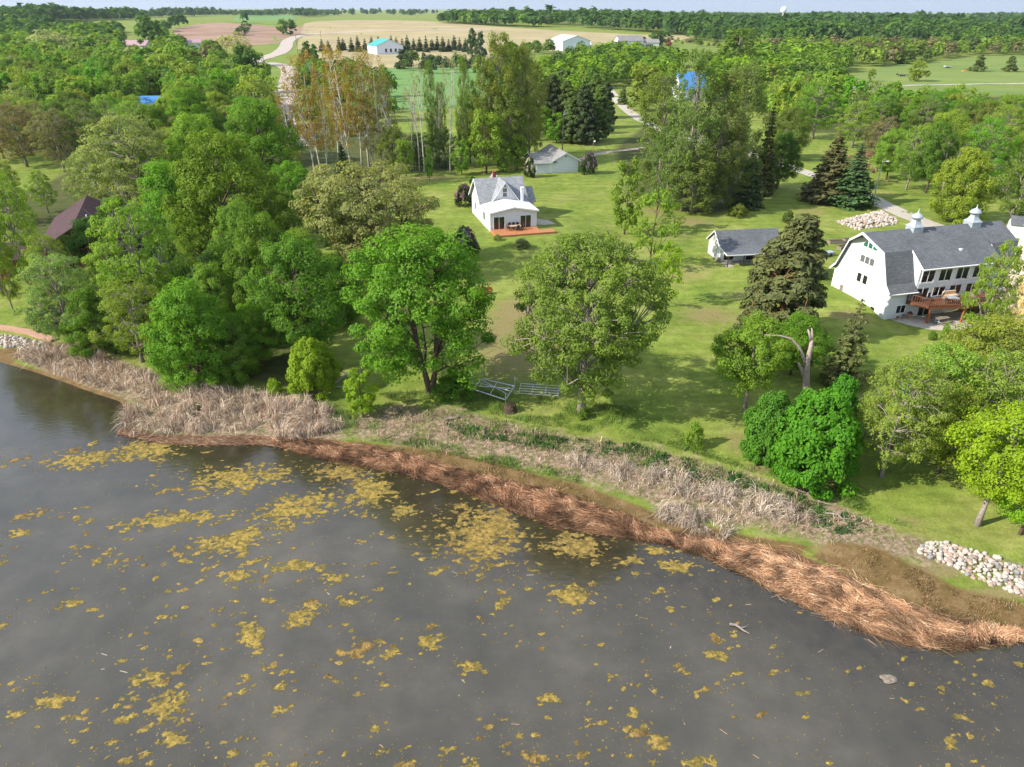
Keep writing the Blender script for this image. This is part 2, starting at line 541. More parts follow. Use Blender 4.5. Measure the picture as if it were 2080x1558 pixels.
BERM_IN_PX = [(560,893),(640,893),(740,905),(850,930),(950,958),(1060,985),(1140,1003),(1250,1042),(1340,1078),(1430,1092),
              (1530,1108),(1620,1128),(1690,1155),(1760,1190),(1850,1232),(1950,1262),(2080,1284),(2200,1290)]
BERM_OUT_PX = [(560,905),(600,915),(680,938),(790,955),(880,975),(960,1004),(1040,1036),(1130,1068),(1240,1087),(1330,1097),
               (1430,1126),(1520,1170),(1600,1212),(1690,1255),(1770,1287),(1860,1312),(1960,1316),(2080,1300),(2200,1296)]
Z_LITTER = px_poly([(700,850),(800,818),(940,830),(1060,862),(1200,885),(1330,905),(1450,940),(1560,975),(1660,1000),(1790,1060),(1900,1100),
                    (2080,1150),(2080,1158),(1960,1150),(1880,1162),(1780,1140),(1700,1118),(1560,1085),(1380,1050),(1200,985),(1000,945),(800,905),(700,890)])
Z_LITTER2 = px_poly([(20,712),(140,700),(270,742),(430,785),(600,800),(700,845),(700,892),(560,900),(400,888),(260,872),(270,820),(120,775)])
Z_MUD = px_poly([(1690,1100),(1780,1110),(1860,1150),(1960,1200),(2080,1225),(2200,1235),(2200,1296),(2080,1300),(1900,1260),(1760,1190),(1650,1130)])
Z_MUD2 = px_poly([(700,895),(900,915),(1060,955),(1180,985),(1330,1040),(1500,1085),(1650,1110),(1620,1130),(1430,1094),(1250,1044),(1060,988),(850,934),(720,906)])
Z_SAND = px_poly([(0,708),(40,702),(60,722),(20,738),(-60,735),(-60,705)])
DRY = [(1040,690,85,80,.95),(1050,640,60,40,1.0),(1240,700,60,30,.7),(1110,720,60,40,.9),(1160,560,60,35,.5),(1000,760,60,25,.6),(1440,640,90,25,.7),(1500,600,60,20,.5),(1400,560,60,20,.5),
       (1380,480,60,14,.5),(1170,400,60,16,.4),(1110,395,60,16,.3),(640,760,70,25,1.0),(560,740,60,30,1.0),(1760,660,30,14,.4),(1730,640,40,10,1.0),
       (1330,430,50,10,.7),(1650,430,60,10,.6),(1200,300,60,8,.2),(1500,690,50,15,.5),(60,690,60,8,.5),(150,690,40,10,.5),(1850,1060,60,18,.6),(2000,1110,70,12,.4),
       (1780,1118,110,16,1.2),(1900,1160,60,14,1.1),(2040,1205,90,16,1.0),(1560,950,60,12,.8),(1500,900,30,30,.7),(860,362,80,7,.8),(700,372,90,9,.9),(1400,450,60,10,.8)]
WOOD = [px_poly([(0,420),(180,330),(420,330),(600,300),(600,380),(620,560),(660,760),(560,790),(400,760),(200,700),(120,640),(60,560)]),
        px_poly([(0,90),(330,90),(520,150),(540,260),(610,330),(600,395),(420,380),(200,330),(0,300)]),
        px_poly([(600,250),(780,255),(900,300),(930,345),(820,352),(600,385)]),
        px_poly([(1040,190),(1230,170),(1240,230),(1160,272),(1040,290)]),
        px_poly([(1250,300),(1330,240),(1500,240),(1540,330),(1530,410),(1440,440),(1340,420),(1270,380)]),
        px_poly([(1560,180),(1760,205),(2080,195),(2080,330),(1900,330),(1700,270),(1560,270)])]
zone = np.zeros((nr, NCOL, 4), np.float32)
near = (GY < 420)
def nz(poly, soft):
    out = np.zeros(GX.shape)
    out[near] = poly_mask(GX[near], GY[near], poly, soft)
    return out
zone[..., 0] = np.maximum(0.72 * nz(Z_LITTER, 1.6), nz(Z_LITTER2, 1.0))
zone[..., 1] = np.maximum(np.maximum(nz(Z_MUD, 1.0), nz(Z_MUD2, 0.7)), 0.8 * nz(Z_SAND, 0.8))
zone[..., 1] = np.maximum(zone[..., 1], smooth(1.2, 0.2, GD))
dry = np.zeros(GX.shape)
for (a, b, rx, ry, k) in DRY:
    c0 = gp(a, b); cx_ = gp(a + rx, b); cy_ = gp(a, b - ry)
    sx_ = abs(cx_[0] - c0[0]) + .1; sy_ = abs(cy_[1] - c0[1]) + .1
    dry[near] = np.maximum(dry[near], k * np.exp(-((GX[near] - c0[0]) / sx_) ** 2 - ((GY[near] - c0[1]) / sy_) ** 2))
zone[..., 2] = dry
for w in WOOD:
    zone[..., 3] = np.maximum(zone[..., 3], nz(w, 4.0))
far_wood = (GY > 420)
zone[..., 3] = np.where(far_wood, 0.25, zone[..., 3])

def ground_material():
    m, nt, out = new_mat('ground_cover')
    c = coords(nt)
    z = nt.nodes.new('ShaderNodeAttribute'); z.attribute_name = 'zone'
    sep = nt.nodes.new('ShaderNodeSeparateColor'); nt.links.new(z.outputs['Color'], sep.inputs[0])
    lit, mud, dr, wood = sep.outputs[0], sep.outputs[1], sep.outputs[2], z.outputs['Alpha']
    n_big = noise(nt, c, 0.13, 4, 0.6)
    n_mid = noise(nt, c, 0.7, 5, 0.65)
    n_fine = noise(nt, c, 5.5, 4, 0.75)
    # faint mowing direction
    mp = nt.nodes.new('ShaderNodeMapping'); mp.inputs['Scale'].default_value = (0.12, 1.1, 1); mp.inputs['Rotation'].default_value = (0, 0, 0.35)
    nt.links.new(c, mp.inputs['Vector'])
    n_mow = noise(nt, mp.outputs['Vector'], 1.0, 3, 0.5)
    lawn = ramp(nt, n_big, [(0.28, (0.112, 0.168, 0.026)), (0.5, (0.168, 0.215, 0.038)), (0.72, (0.245, 0.255, 0.072))])
    lawn = mixc(nt, 1.0, lawn, ramp(nt, n_mid, [(0.28, 0.72), (0.72, 1.25)]), 'MULTIPLY')
    lawn = mixc(nt, 1.0, lawn, ramp(nt, n_fine, [(0.25, 0.66), (0.75, 1.3)]), 'MULTIPLY')
    lawn = mixc(nt, 1.0, lawn, ramp(nt, n_mow, [(0.3, 0.86), (0.7, 1.12)]), 'MULTIPLY')
    # dry patches
    dryc = ramp(nt, n_fine, [(0.25, (0.135, 0.115, 0.045)), (0.75, (0.27, 0.22, 0.10))])
    df = math_n(nt, 'MULTIPLY', dr, 1.0)
    df = ramp(nt, math_n(nt, 'ADD', df, math_n(nt, 'MULTIPLY', math_n(nt, 'SUBTRACT', n_mid, 0.5), 1.1)), [(0.28, 0.0), (0.75, 0.95)])
    col = mixc(nt, df, lawn, dryc)
    # litter on the bank: fallen reeds, dead leaves, sprouting weeds
    n_l = noise(nt, c, 2.6, 6, 0.72)
    litc = ramp(nt, n_l, [(0.27, (0.085, 0.135, 0.028)), (0.42, (0.11, 0.115, 0.045)), (0.52, (0.24, 0.17, 0.12)), (0.70, (0.42, 0.32, 0.235))])
    lf = ramp(nt, math_n(nt, 'ADD', lit, math_n(nt, 'MULTIPLY', math_n(nt, 'SUBTRACT', n_mid, 0.5), 1.3)), [(0.25, 0.0), (0.7, 1.0)])
    col = mixc(nt, lf, col, litc)
    mudc = ramp(nt, n_mid, [(0.28, (0.085, 0.065, 0.022)), (0.5, (0.155, 0.10, 0.042)), (0.72, (0.235, 0.165, 0.085))])
    mudc = mixc(nt, 1.0, mudc, ramp(nt, n_fine, [(0.25, 0.75), (0.75, 1.2)]), 'MULTIPLY')
    mf = ramp(nt, math_n(nt, 'ADD', mud, math_n(nt, 'MULTIPLY', math_n(nt, 'SUBTRACT', n_mid, 0.5), 0.8)), [(0.3, 0.0), (0.65, 1.0)])
    col = mixc(nt, mf, col, mudc)
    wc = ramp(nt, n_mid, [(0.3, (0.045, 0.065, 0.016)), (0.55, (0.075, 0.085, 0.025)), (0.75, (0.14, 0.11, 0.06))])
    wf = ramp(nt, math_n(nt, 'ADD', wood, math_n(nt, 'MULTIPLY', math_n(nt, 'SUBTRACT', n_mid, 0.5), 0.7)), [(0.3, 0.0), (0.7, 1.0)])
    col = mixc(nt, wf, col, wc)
    h = math_n(nt, 'ADD', math_n(nt, 'MULTIPLY', n_fine, 0.5), n_l)
    principled(nt, out, col, 0.95, 0.1, bump(nt, h, 0.5, 0.12))
    return m

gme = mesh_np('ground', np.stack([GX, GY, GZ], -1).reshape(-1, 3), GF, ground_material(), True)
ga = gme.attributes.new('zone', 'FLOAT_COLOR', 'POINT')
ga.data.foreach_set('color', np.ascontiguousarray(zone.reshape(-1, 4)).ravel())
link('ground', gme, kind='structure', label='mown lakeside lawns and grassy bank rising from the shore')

# ------------------------------------------------------------------ lake
def water_material():
    m, nt, out = new_mat('lake_water')
    c = coords(nt)
    a = nt.nodes.new('ShaderNodeAttribute'); a.attribute_name = 'shallow'
    n1 = noise(nt, c, 0.09, 4, 0.55)
    n2 = noise(nt, c, 0.9, 3, 0.6)
    n3 = noise(nt, c, 0.33, 5, 0.62)
    turb = ramp(nt, math_n(nt, 'ADD', math_n(nt, 'MULTIPLY', n1, 0.6), math_n(nt, 'MULTIPLY', n3, 0.4)), [(0.32, (0.034, 0.031, 0.021)), (0.5, (0.060, 0.053, 0.038)), (0.68, (0.098, 0.085, 0.062))])
    shal = ramp(nt, n2, [(0.3, (0.020, 0.016, 0.009)), (0.7, (0.045, 0.034, 0.017))])
    col = mixc(nt, a.outputs['Fac'], turb, shal)
    mp = nt.nodes.new('ShaderNodeMapping'); mp.inputs['Scale'].default_value = (0.6, 1.6, 1); mp.inputs['Rotation'].default_value = (0, 0, -0.35)
    nt.links.new(c, mp.inputs['Vector'])
    w = noise(nt, mp.outputs['Vector'], 1.6, 3, 0.55)
    w2 = noise(nt, c, 7.0, 2, 0.5)
    hh = math_n(nt, 'ADD', w, math_n(nt, 'MULTIPLY', w2, 0.22))
    p = principled(nt, out, col, 0.09, 0.5, bump(nt, hh, 0.22, 0.05))
    p.inputs['IOR'].default_value = 1.6
    p.inputs['Specular IOR Level'].default_value = 0.6
    return m
wx = np.concatenate([[-900, -400, -200], np.arange(-120, 121, 1.5), [200, 400, 900]])
wy = np.concatenate([[-600, -200, -60], np.arange(0, 120, 1.5), [150, 200]])
WX, WY = np.meshgrid(wx, wy)
wi = np.arange(WX.size).reshape(WX.shape)
WF = np.stack([wi[:-1, :-1], wi[:-1, 1:], wi[1:, 1:], wi[1:, :-1]], -1).reshape(-1, 4)
lme = mesh_np('lake', np.stack([WX, WY, np.zeros_like(WX)], -1).reshape(-1, 3), WF, water_material(), True)
sh = lme.attributes.new('shallow', 'FLOAT', 'POINT')
WD = shore_d(WX, WY)
sh.data.foreach_set('value', (smooth(-11.0, -0.5, WD + 5.0 * (fbm(WX / 6, WY / 6, 91, 3) - 0.5)) * 0.95).astype(np.float32).ravel())
link('lake', lme, kind='structure', label='calm murky grey lake reflecting sky and shoreline trees')

# ------------------------------------------------------------------ draped sheets: roads, fields, drives
def drape_grid(name, top, bot, nc, nrw, mat, dz, label, kind='structure'):
    top = np.array(top, float); bot = np.array(bot, float)
    def resample(p, n):
        L = np.concatenate([[0], np.cumsum(np.hypot(*np.diff(p, axis=0).T))]); t = np.linspace(0, L[-1], n)
        return np.stack([np.interp(t, L, p[:, 0]), np.interp(t, L, p[:, 1])], -1)
    T = resample(np.array([gp(*q)[:2] for q in top]), nc); B = resample(np.array([gp(*q)[:2] for q in bot]), nc)
    w = np.linspace(0, 1, nrw)[:, None, None]
    G = B[None] * (1 - w) + T[None] * w
    X, Y = G[..., 0], G[..., 1]
    Z = height(X, Y) + dz
    ii = np.arange(X.size).reshape(X.shape)
    F = np.stack([ii[:-1, :-1], ii[:-1, 1:], ii[1:, 1:], ii[1:, :-1]], -1).reshape(-1, 4)
    return link(name, mesh_np(name, np.stack([X, Y, Z], -1).reshape(-1, 3), F, mat, True), kind=kind, label=label)

def ribbon(name, pts, width, mat, dz, label, px=True, step=2.0):
    P = np.array([gp(*q)[:2] for q in pts]) if px else np.array(pts, float)
    # Catmull-Rom smoothing
    Q = []
    for i in range(len(P) - 1):
        p0 = P[max(i - 1, 0)]; p1 = P[i]; p2 = P[i + 1]; p3 = P[min(i + 2, len(P) - 1)]
        n = max(2, int(np.hypot(*(p2 - p1)) / step))
        for t in np.linspace(0, 1, n, endpoint=False):
            Q.append(0.5 * ((2*p1) + (-p0+p2)*t + (2*p0-5*p1+4*p2-p3)*t*t + (-p0+3*p1-3*p2+p3)*t**3))
    Q.append(P[-1]); Q = np.array(Q)
    D = np.gradient(Q, axis=0); D /= np.linalg.norm(D, axis=1)[:, None] + 1e-9
    Nn = np.stack([-D[:, 1], D[:, 0]], -1)
    ws = np.linspace(-0.5, 0.5, 5)
    wob = 1 + 0.06 * (vnoise(np.arange(len(Q)) * 0.35, np.zeros(len(Q)), 9) - 0.5)
    G = Q[:, None, :] + Nn[:, None, :] * ws[None, :, None] * width * wob[:, None, None]
    X, Y = G[..., 0], G[..., 1]; Z = height(X, Y) + dz
    ii = np.arange(X.size).reshape(X.shape)
    F = np.stack([ii[:-1, :-1], ii[1:, :-1], ii[1:, 1:], ii[:-1, 1:]], -1).reshape(-1, 4)
    return link(name, mesh_np(name, np.stack([X, Y, Z], -1).reshape(-1, 3), F, mat, True), kind='structure', label=label)

def field_material(name, a, b, sc=0.02, streak=(0.01, 0.2), rot=0.2):
    m, nt, out = new_mat(name)
    c = coords(nt)
    mp = nt.nodes.new('ShaderNodeMapping'); mp.inputs['Scale'].default_value = (streak[0], streak[1], 1); mp.inputs['Rotation'].default_value = (0, 0, rot)
    nt.links.new(c, mp.inputs['Vector'])
    s = noise(nt, mp.outputs['Vector'], 1.0, 4, 0.6)
    n = noise(nt, c, sc, 4, 0.6)
    f = math_n(nt, 'ADD', math_n(nt, 'MULTIPLY', s, 0.5), math_n(nt, 'MULTIPLY', n, 0.5))
    principled(nt, out, ramp(nt, f, [(0.35, a), (0.65, b)]), 0.95, 0.1)
    return m
M['plow'] = field_material('plowed_soil', (0.20, 0.125, 0.09), (0.34, 0.225, 0.165))
M['hay'] = field_material('dry_grass_field', (0.25, 0.21, 0.105), (0.40, 0.33, 0.19))
M['meadow'] = field_material('green_meadow', (0.105, 0.17, 0.04), (0.19, 0.23, 0.06), 0.03)
M['bright_lawn'] = field_material('bright_lawn', (0.11, 0.17, 0.03), (0.19, 0.23, 0.05), 0.05)
M['tan_far'] = field_material('stubble', (0.34, 0.29, 0.17), (0.45, 0.40, 0.27))
M['far_green'] = field_material('young_crop', (0.10, 0.20, 0.06), (0.16, 0.26, 0.08))

drape_grid('plowed_field', [(340,62),(400,50),(440,46),(510,50),(560,56),(640,52)], [(330,98),(390,98),(440,96),(520,92),(580,86),(625,66)], 60, 30, M['plow'], 0.10, 'bare brown plowed field on the hill left of the road')
drape_grid('stubble_field', [(480,33),(520,30),(565,30),(600,32)], [(470,46),(520,48),(560,50),(600,47)], 24, 8, M['far_green'], 0.3, 'pale green field beyond the plowed hill')
drape_grid('dry_grass_field', [(618,48),(700,41),(800,41),(900,46),(1000,54),(1130,62),(1290,70),(1420,73)], [(600,100),(700,106),(800,107),(900,108),(1000,106),(1130,104),(1250,98),(1330,93)], 120, 40, M['hay'], 0.12, 'wide tan field of dry grass behind the spruce row')
drape_grid('spruce_yard', [(640,108),(760,105),(900,106),(1000,106)], [(640,140),(760,140),(900,134),(1000,130)], 30, 10, M['hay'], 0.10, 'sandy dry yard around the house with the teal roof')
drape_grid('green_meadow', [(790,138),(900,136),(1010,140)], [(700,215),(860,225),(1010,205)], 40, 20, M['far_green'], 0.08, 'bright green hayfield between the aspens and the pines')
drape_grid('far_lawn', [(1100,95),(1250,90),(1370,86),(1440,92)], [(1150,112),(1290,128),(1400,135),(1475,130)], 40, 16, M['bright_lawn'], 0.14, 'mown lawn around the ranch house')
drape_grid('hill_meadow', [(1740,150),(1800,134),(1880,126),(1960,118),(2080,108),(2200,104)], [(1700,182),(1800,186),(1900,190),(2000,194),(2080,196),(2200,198)], 60, 24, M['meadow'], 0.08, 'sloping green meadow with scattered small pines')
drape_grid('road_verge', [(545,70),(580,72),(615,74)], [(520,205),(580,207),(615,190)], 30, 40, M['bright_lawn'], 0.07, 'mown grass verge along the curving road')
drape_grid('distant_field', [(1720,38),(1790,36),(1860,37)], [(1725,43),(1790,42),(1865,43)], 12, 4, M['tan_far'], 0.4, 'pale field on the distant wooded ridge')
drape_grid('distant_field', [(1860,73),(1920,72),(1980,76)], [(1850,88),(1920,90),(1990,88)], 12, 6, M['meadow'], 0.3, 'green clearing beyond the pond woods')
drape_grid('marsh', [(1530,72),(1590,72),(1650,75)], [(1525,80),(1590,81),(1650,82)], 14, 4, M['tan_far'], 0.3, 'pale marsh grass behind the small pond')

m_, nt_, out_ = new_mat('pond_water'); principled(nt_, out_, (0.03, 0.05, 0.07), 0.08, 0.5); M['pond'] = m_
drape_grid('pond', [(1535,79),(1590,80),(1640,82)], [(1532,90),(1590,92),(1640,90)], 14, 5, M['pond'], 0.5, 'small dark pond in front of the marsh')

ribbon('county_road', [(1000,60),(880,61),(760,63),(690,66),(640,69),(605,74),(585,84),(580,96),(566,108),(535,118),(480,135)], 12.5, M['road_surface'], 0.22, 'pale county road curving past the dry field', step=6)
ribbon('side_road', [(470,124),(545,128),(580,136),(588,150),(584,170),(578,195),(570,230),(575,262),(592,300)], 9.5, M['road_surface'], 0.16, 'gravel side road running down behind the aspens', step=4)
ribbon('road_spur', [(585,138),(615,136),(660,137),(720,141)], 8.0, M['road_surface'], 0.19, 'short gravel spur branching right at the road junction', step=4)
ribbon('gravel_drive', [(1235,180),(1250,198),(1268,218),(1290,235),(1330,258),(1400,285),(1480,303),(1545,320),(1620,345),(1690,368),(1760,398),(1810,423),(1860,445),(1930,470),(2000,490)], 4.2, M['concrete'], 0.03, 'pale gravel drive winding from the fields to the barn house', step=2)
ribbon('farm_track', [(1700,178),(1800,175),(1950,172),(2080,170),(2200,168)], 3.5, M['concrete'], 0.16, 'sandy farm track across the green meadow', step=4)
ribbon('garage_track', [(1180,324),(1215,312),(1260,306),(1310,300)], 2.2, M['gravel'], 0.02, 'faint dirt track leading to the white garage', step=2)

# ------------------------------------------------------------------ straw, reeds, grass and algae (uncountable: one object per stand)
def blades(P0, P1, W, bend=None):
    """flat ribbons from P0 to P1 (n,3), width W (n); two quads when bend given"""
    d = P1 - P0
    side = np.cross(d, np.array([0, 0, 1.0])); ln = np.linalg.norm(side, axis=1)
    side[ln < 1e-3] = [1, 0, 0]
    ang = RNG.uniform(0, np.pi, len(P0))
    side = side / (np.linalg.norm(side, axis=1)[:, None] + 1e-9)
    up = np.cross(side, d); up /= np.linalg.norm(up, axis=1)[:, None] + 1e-9
    side = side * np.cos(ang)[:, None] + up * np.sin(ang)[:, None] * 0.6
    s = side * (W * 0.5)[:, None]
    n = len(P0)
    if bend is None:
        V = np.stack([P0 - s, P0 + s, P1 + s * 0.6, P1 - s * 0.6], 1).reshape(-1, 3)
        F = np.arange(4 * n).reshape(n, 4)
        return V, F
    Pm = (P0 + P1) * 0.5 + bend
    V = np.stack([P0 - s, P0 + s, Pm + s, Pm - s, P1 + s * 0.2, P1 - s * 0.2], 1).reshape(-1, 3)
    b = np.arange(n)[:, None] * 6
    F = np.concatenate([b + np.array([[0, 1, 2, 3]]), b + np.array([[3, 2, 4, 5]])], 1).reshape(-1, 4)
    return V, F

def pal(n, stops, seed=0, jitter=0.18, w=None):
    stops = np.array(stops)
    r = np.random.default_rng(seed)
    k = r.choice(len(stops), n, p=w)
    return stops[k] * (1 + r.normal(0, jitter, (n, 1)))

def resample_world(pts_px, n):
    P = np.array([gp(*q)[:2] for q in pts_px])
    L = np.concatenate([[0], np.cumsum(np.hypot(*np.diff(P, axis=0).T))]); t = np.linspace(0, L[-1], n)
    return np.stack([np.interp(t, L, P[:, 0]), np.interp(t, L, P[:, 1])], -1)

# drifted straw along the water line
bi = resample_world(BERM_IN_PX, 400); bo = resample_world(BERM_OUT_PX, 400)
n = 66000
s_ = RNG.uniform(0, 399, n); t_ = np.clip(RNG.beta(1.6, 1.4, n) + RNG.normal(0, 0.10, n), -0.15, 1.2)
i0 = s_.astype(int); i1 = np.minimum(i0 + 1, 399); fr_ = (s_ - i0)[:, None]
A = bi[i0] * (1 - fr_) + bi[i1] * fr_; B = bo[i0] * (1 - fr_) + bo[i1] * fr_
P = A * (1 - t_[:, None]) + B * t_[:, None]
wander = (fbm(P[:, 0] / 1.6, P[:, 1] / 1.6, 51, 3) - 0.5)
tan = (bo[np.minimum(i0 + 4, 399)] - bo[np.maximum(i0 - 4, 0)]) + (bi[np.minimum(i0 + 4, 399)] - bi[np.maximum(i0 - 4, 0)])
ang = np.arctan2(tan[:, 1], tan[:, 0]) + wander * 3.4 + RNG.normal(0, 0.30, n) + (RNG.random(n) < 0.22) * RNG.uniform(-1.5, 1.5, n)
Ln = RNG.uniform(0.3, 1.15, n)
mound = 0.06 + 0.32 * np.sqrt(np.clip(np.sin(np.pi * np.clip(t_, 0, 1)), 0, 1)) * (0.5 + 0.9 * fbm(P[:, 0] / 1.1, P[:, 1] / 1.1, 61, 2))
Z = np.maximum(height(P[:, 0], P[:, 1]), 0.0) + mound * RNG.uniform(0.35, 1.0, n)
dv = np.stack([np.cos(ang) * Ln, np.sin(ang) * Ln, RNG.normal(0, 0.06, n)], -1)
P0 = np.stack([P[:, 0], P[:, 1], Z], -1) - dv / 2
V, F = blades(P0, P0 + dv, RNG.uniform(0.014, 0.036, n))
right = smooth(1300, 1560, proj(np.stack([P[:, 0], P[:, 1], Z], -1))[0])[:, None]
band = smooth(0.35, 0.65, fbm(P[:, 0] / 0.8, P[:, 1] / 0.8, 77, 3))[:, None]
dark = pal(n, [(0.13, 0.065, 0.036), (0.25, 0.135, 0.08), (0.36, 0.24, 0.16), (0.30, 0.22, 0.15), (0.48, 0.37, 0.27)], 1, w=[.3, .3, .2, .12, .08])
lite = pal(n, [(0.22, 0.115, 0.06), (0.42, 0.26, 0.155), (0.56, 0.39, 0.26), (0.40, 0.30, 0.21), (0.66, 0.54, 0.40)], 2, w=[.22, .35, .22, .12, .09])
c_ = (dark * (1 - right) + lite * right) * np.array([1.14, 1.0, 0.88])
c_ = c_ * (0.42 + 0.8 * band)
gapn = fbm(P[:, 0] / 0.7, P[:, 1] / 0.7, 123, 3)
c_ = np.where((gapn < 0.34)[:, None], c_ * 0.45, c_)
low = (t_ > 0.86)[:, None]
c_ = np.where(low, c_ * 0.62, c_)
me = mesh_np('straw_drift', V, F, M['straw']); face_color(me, 'col', np.clip(c_, 0.01, 0.9))
link('straw_drift', me, kind='stuff', label='matted reddish brown straw washed up along the water line')

# thinner straw floating along the foot of the cattail point
ns = 5200
L1 = resample_world([(246,874),(330,884),(420,886),(520,884),(600,898)], 120); L2 = resample_world([(240,884),(330,903),(430,908),(530,905),(610,916)], 120)
a_ = RNG.uniform(0, 119, ns).astype(int); b_ = RNG.uniform(0, 1, ns)[:, None]
Ps = L1[a_] * (1 - b_) + L2[a_] * b_
an_ = RNG.normal(-0.15, 0.5, ns) + 2.0 * (fbm(Ps[:, 0] / 1.5, Ps[:, 1] / 1.5, 71, 2) - .5); ln_ = RNG.uniform(0.25, 1.0, ns)
dv_ = np.stack([np.cos(an_) * ln_, np.sin(an_) * ln_, RNG.normal(0, .04, ns)], -1)
p0_ = np.stack([Ps[:, 0], Ps[:, 1], np.maximum(height(Ps[:, 0], Ps[:, 1]), 0) + RNG.uniform(0.01, 0.14, ns)], -1) - dv_ / 2
V, F = blades(p0_, p0_ + dv_, RNG.uniform(0.014, 0.034, ns))
me = mesh_np('straw_drift', V, F, M['straw']); face_color(me, 'col', np.clip(pal(ns, [(0.15, 0.07, 0.035), (0.26, 0.14, 0.08), (0.40, 0.28, 0.19)], 8), 0.01, 0.9))
link('straw_drift', me, kind='stuff', label='thin brown straw floating at the foot of the cattail point')

# mound under the straw so that it is a bank and not a film
nn, kk = 300, 9
bi2 = resample_world(BERM_IN_PX, nn); bo2 = resample_world(BERM_OUT_PX, nn)
tt = np.linspace(-0.05, 1.02, kk)
G = bi2[:, None] * (1 - tt[None, :, None]) + bo2[:, None] * tt[None, :, None]
hh = np.maximum(height(G[..., 0], G[..., 1]), -0.05) + 0.30 * np.sqrt(np.clip(np.sin(np.pi * np.clip(tt, 0, 1)), 0, 1))[None] * (0.4 + 0.9 * fbm(G[..., 0] / 1.1, G[..., 1] / 1.1, 61, 2)) - 0.02
ii = np.arange(nn * kk).reshape(nn, kk)
F = np.stack([ii[:-1, :-1], ii[1:, :-1], ii[1:, 1:], ii[:-1, 1:]], -1).reshape(-1, 4)
M['straw_bed'] = plain('straw_bed', (0.17, 0.09, 0.05), 0.95, 0.1, 0.45, 3.5, bmp=0.6)
link('straw_bank', mesh_np('straw_bank', np.stack([G[..., 0], G[..., 1], hh], -1).reshape(-1, 3), F, M['straw_bed'], True), kind='structure', label='low dark bank of rotted straw at the water edge')

def scatter_poly(poly, n, seed):
    r = np.random.default_rng(seed)
    p = np.array(poly); lo, hi = p.min(0), p.max(0)
    out = np.zeros((0, 2))
    while len(out) < n:
        q = r.uniform(lo, hi, (n * 3, 2)); q = q[in_poly(q[:, 0], q[:, 1], p)]
        out = np.concatenate([out, q])
    return out[:n]

def reed_stand(name, label, polys, n, hmin, hmax, cols, seed, lean=0.35, wid=(0.03, 0.055), clump=1.5, w=None, flatten=0.25):
    r = np.random.default_rng(seed)
    P = np.concatenate([scatter_poly(px_poly(q), int(n * f), seed + i) for i, (q, f) in enumerate(polys)])
    dens = fbm(P[:, 0] / clump, P[:, 1] / clump, seed, 3)
    keep = dens > r.uniform(0.28, 0.52, len(P))
    P = P[keep]; dens = dens[keep]; m = len(P)
    hgt = r.uniform(hmin, hmax, m) * (0.55 + 0.9 * smooth(0.4, 0.7, dens))
    la = 2 * np.pi * vnoise(P[:, 0] / clump, P[:, 1] / clump, seed + 5) * 1.5 + r.normal(0, 0.5, m)
    lm = np.abs(r.normal(lean, lean * 0.5, m)) + (r.random(m) < flatten) * r.uniform(0.6, 1.4, m)
    d = np.stack([np.cos(la) * np.sin(np.minimum(lm, 1.45)), np.sin(la) * np.sin(np.minimum(lm, 1.45)), np.cos(np.minimum(lm, 1.45))], -1) * hgt[:, None]
    P0 = np.stack([P[:, 0], P[:, 1], np.maximum(height(P[:, 0], P[:, 1]), 0.0) - 0.03], -1)
    bend = np.stack([-d[:, 0] * 0.12, -d[:, 1] * 0.12, np.abs(hgt) * (0.08 + 0.3 * np.minimum(lm, 1.2))], -1)
    V, F = blades(P0, P0 + d, r.uniform(*wid, m), bend)
    me = mesh_np(name, V, F, M['straw'])
    c = np.clip(pal(m, cols, seed + 9, 0.2, w), 0.01, 0.9) * (0.8 + 0.35 * smooth(0.35, 0.6, vnoise(P[:, 0] / 0.9, P[:, 1] / 0.9, seed + 2)))[:, None]
    face_color(me, 'col', np.repeat(c, 2, 0))
    return link(name, me, kind='stuff', label=label)

DEAD = [(0.55, 0.43, 0.32), (0.42, 0.305, 0.22), (0.66, 0.55, 0.42), (0.26, 0.17, 0.115)]
reed_stand('cattail_reeds', 'dead tan cattails standing along the left cove',
           [([(28,728),(60,708),(140,700),(250,742),(330,770),(330,800),(270,800),(190,788),(110,762)], 0.32),
            ([(256,880),(248,852),(290,806),(330,772),(430,790),(540,805),(560,835),(520,872),(420,880),(330,888)], 0.44),
            ([(548,835),(620,810),(680,845),(700,872),(640,888),(560,896)], 0.24)], 21000, 0.65, 1.55, DEAD, 101, 0.6, (0.02, 0.042), 1.1, None, 0.35)
reed_stand('cattail_reeds', 'bleached broken cattails behind the straw drift on the right',
           [([(1140,925),(1210,930),(1320,952),(1440,972),(1500,985),(1500,1020),(1440,1020),(1350,1005),(1240,975),(1160,955)], 0.5),
            ([(1480,985),(1560,1010),(1620,1040),(1660,1062),(1600,1062),(1500,1040),(1440,1020)], 0.28),
            ([(1330,1028),(1400,1022),(1450,1050),(1500,1078),(1470,1098),(1400,1080),(1340,1062)], 0.22)], 9500, 0.5, 1.15, [(0.50, 0.41, 0.32), (0.38, 0.295, 0.22), (0.60, 0.51, 0.41), (0.24, 0.17, 0.12)], 131, 0.9, (0.018, 0.036), 1.1, None, 0.35)
reed_stand('fallen_reeds', 'flattened dead reeds and litter strewn over the bank',
           [([(700,860),(800,832),(940,838),(1060,868),(1200,890),(1330,910),(1450,945),(1560,980),(1660,1005),(1790,1066),(1860,1104),(1700,1102),(1560,1085),(1380,1040),(1200,972),(1000,935),(800,900)], 1.0)],
           7000, 0.25, 0.6, [(0.40, 0.28, 0.21), (0.30, 0.19, 0.14), (0.50, 0.39, 0.30), (0.20, 0.13, 0.09)], 151, 1.2, (0.02, 0.045), 0.9, None, 0.8)
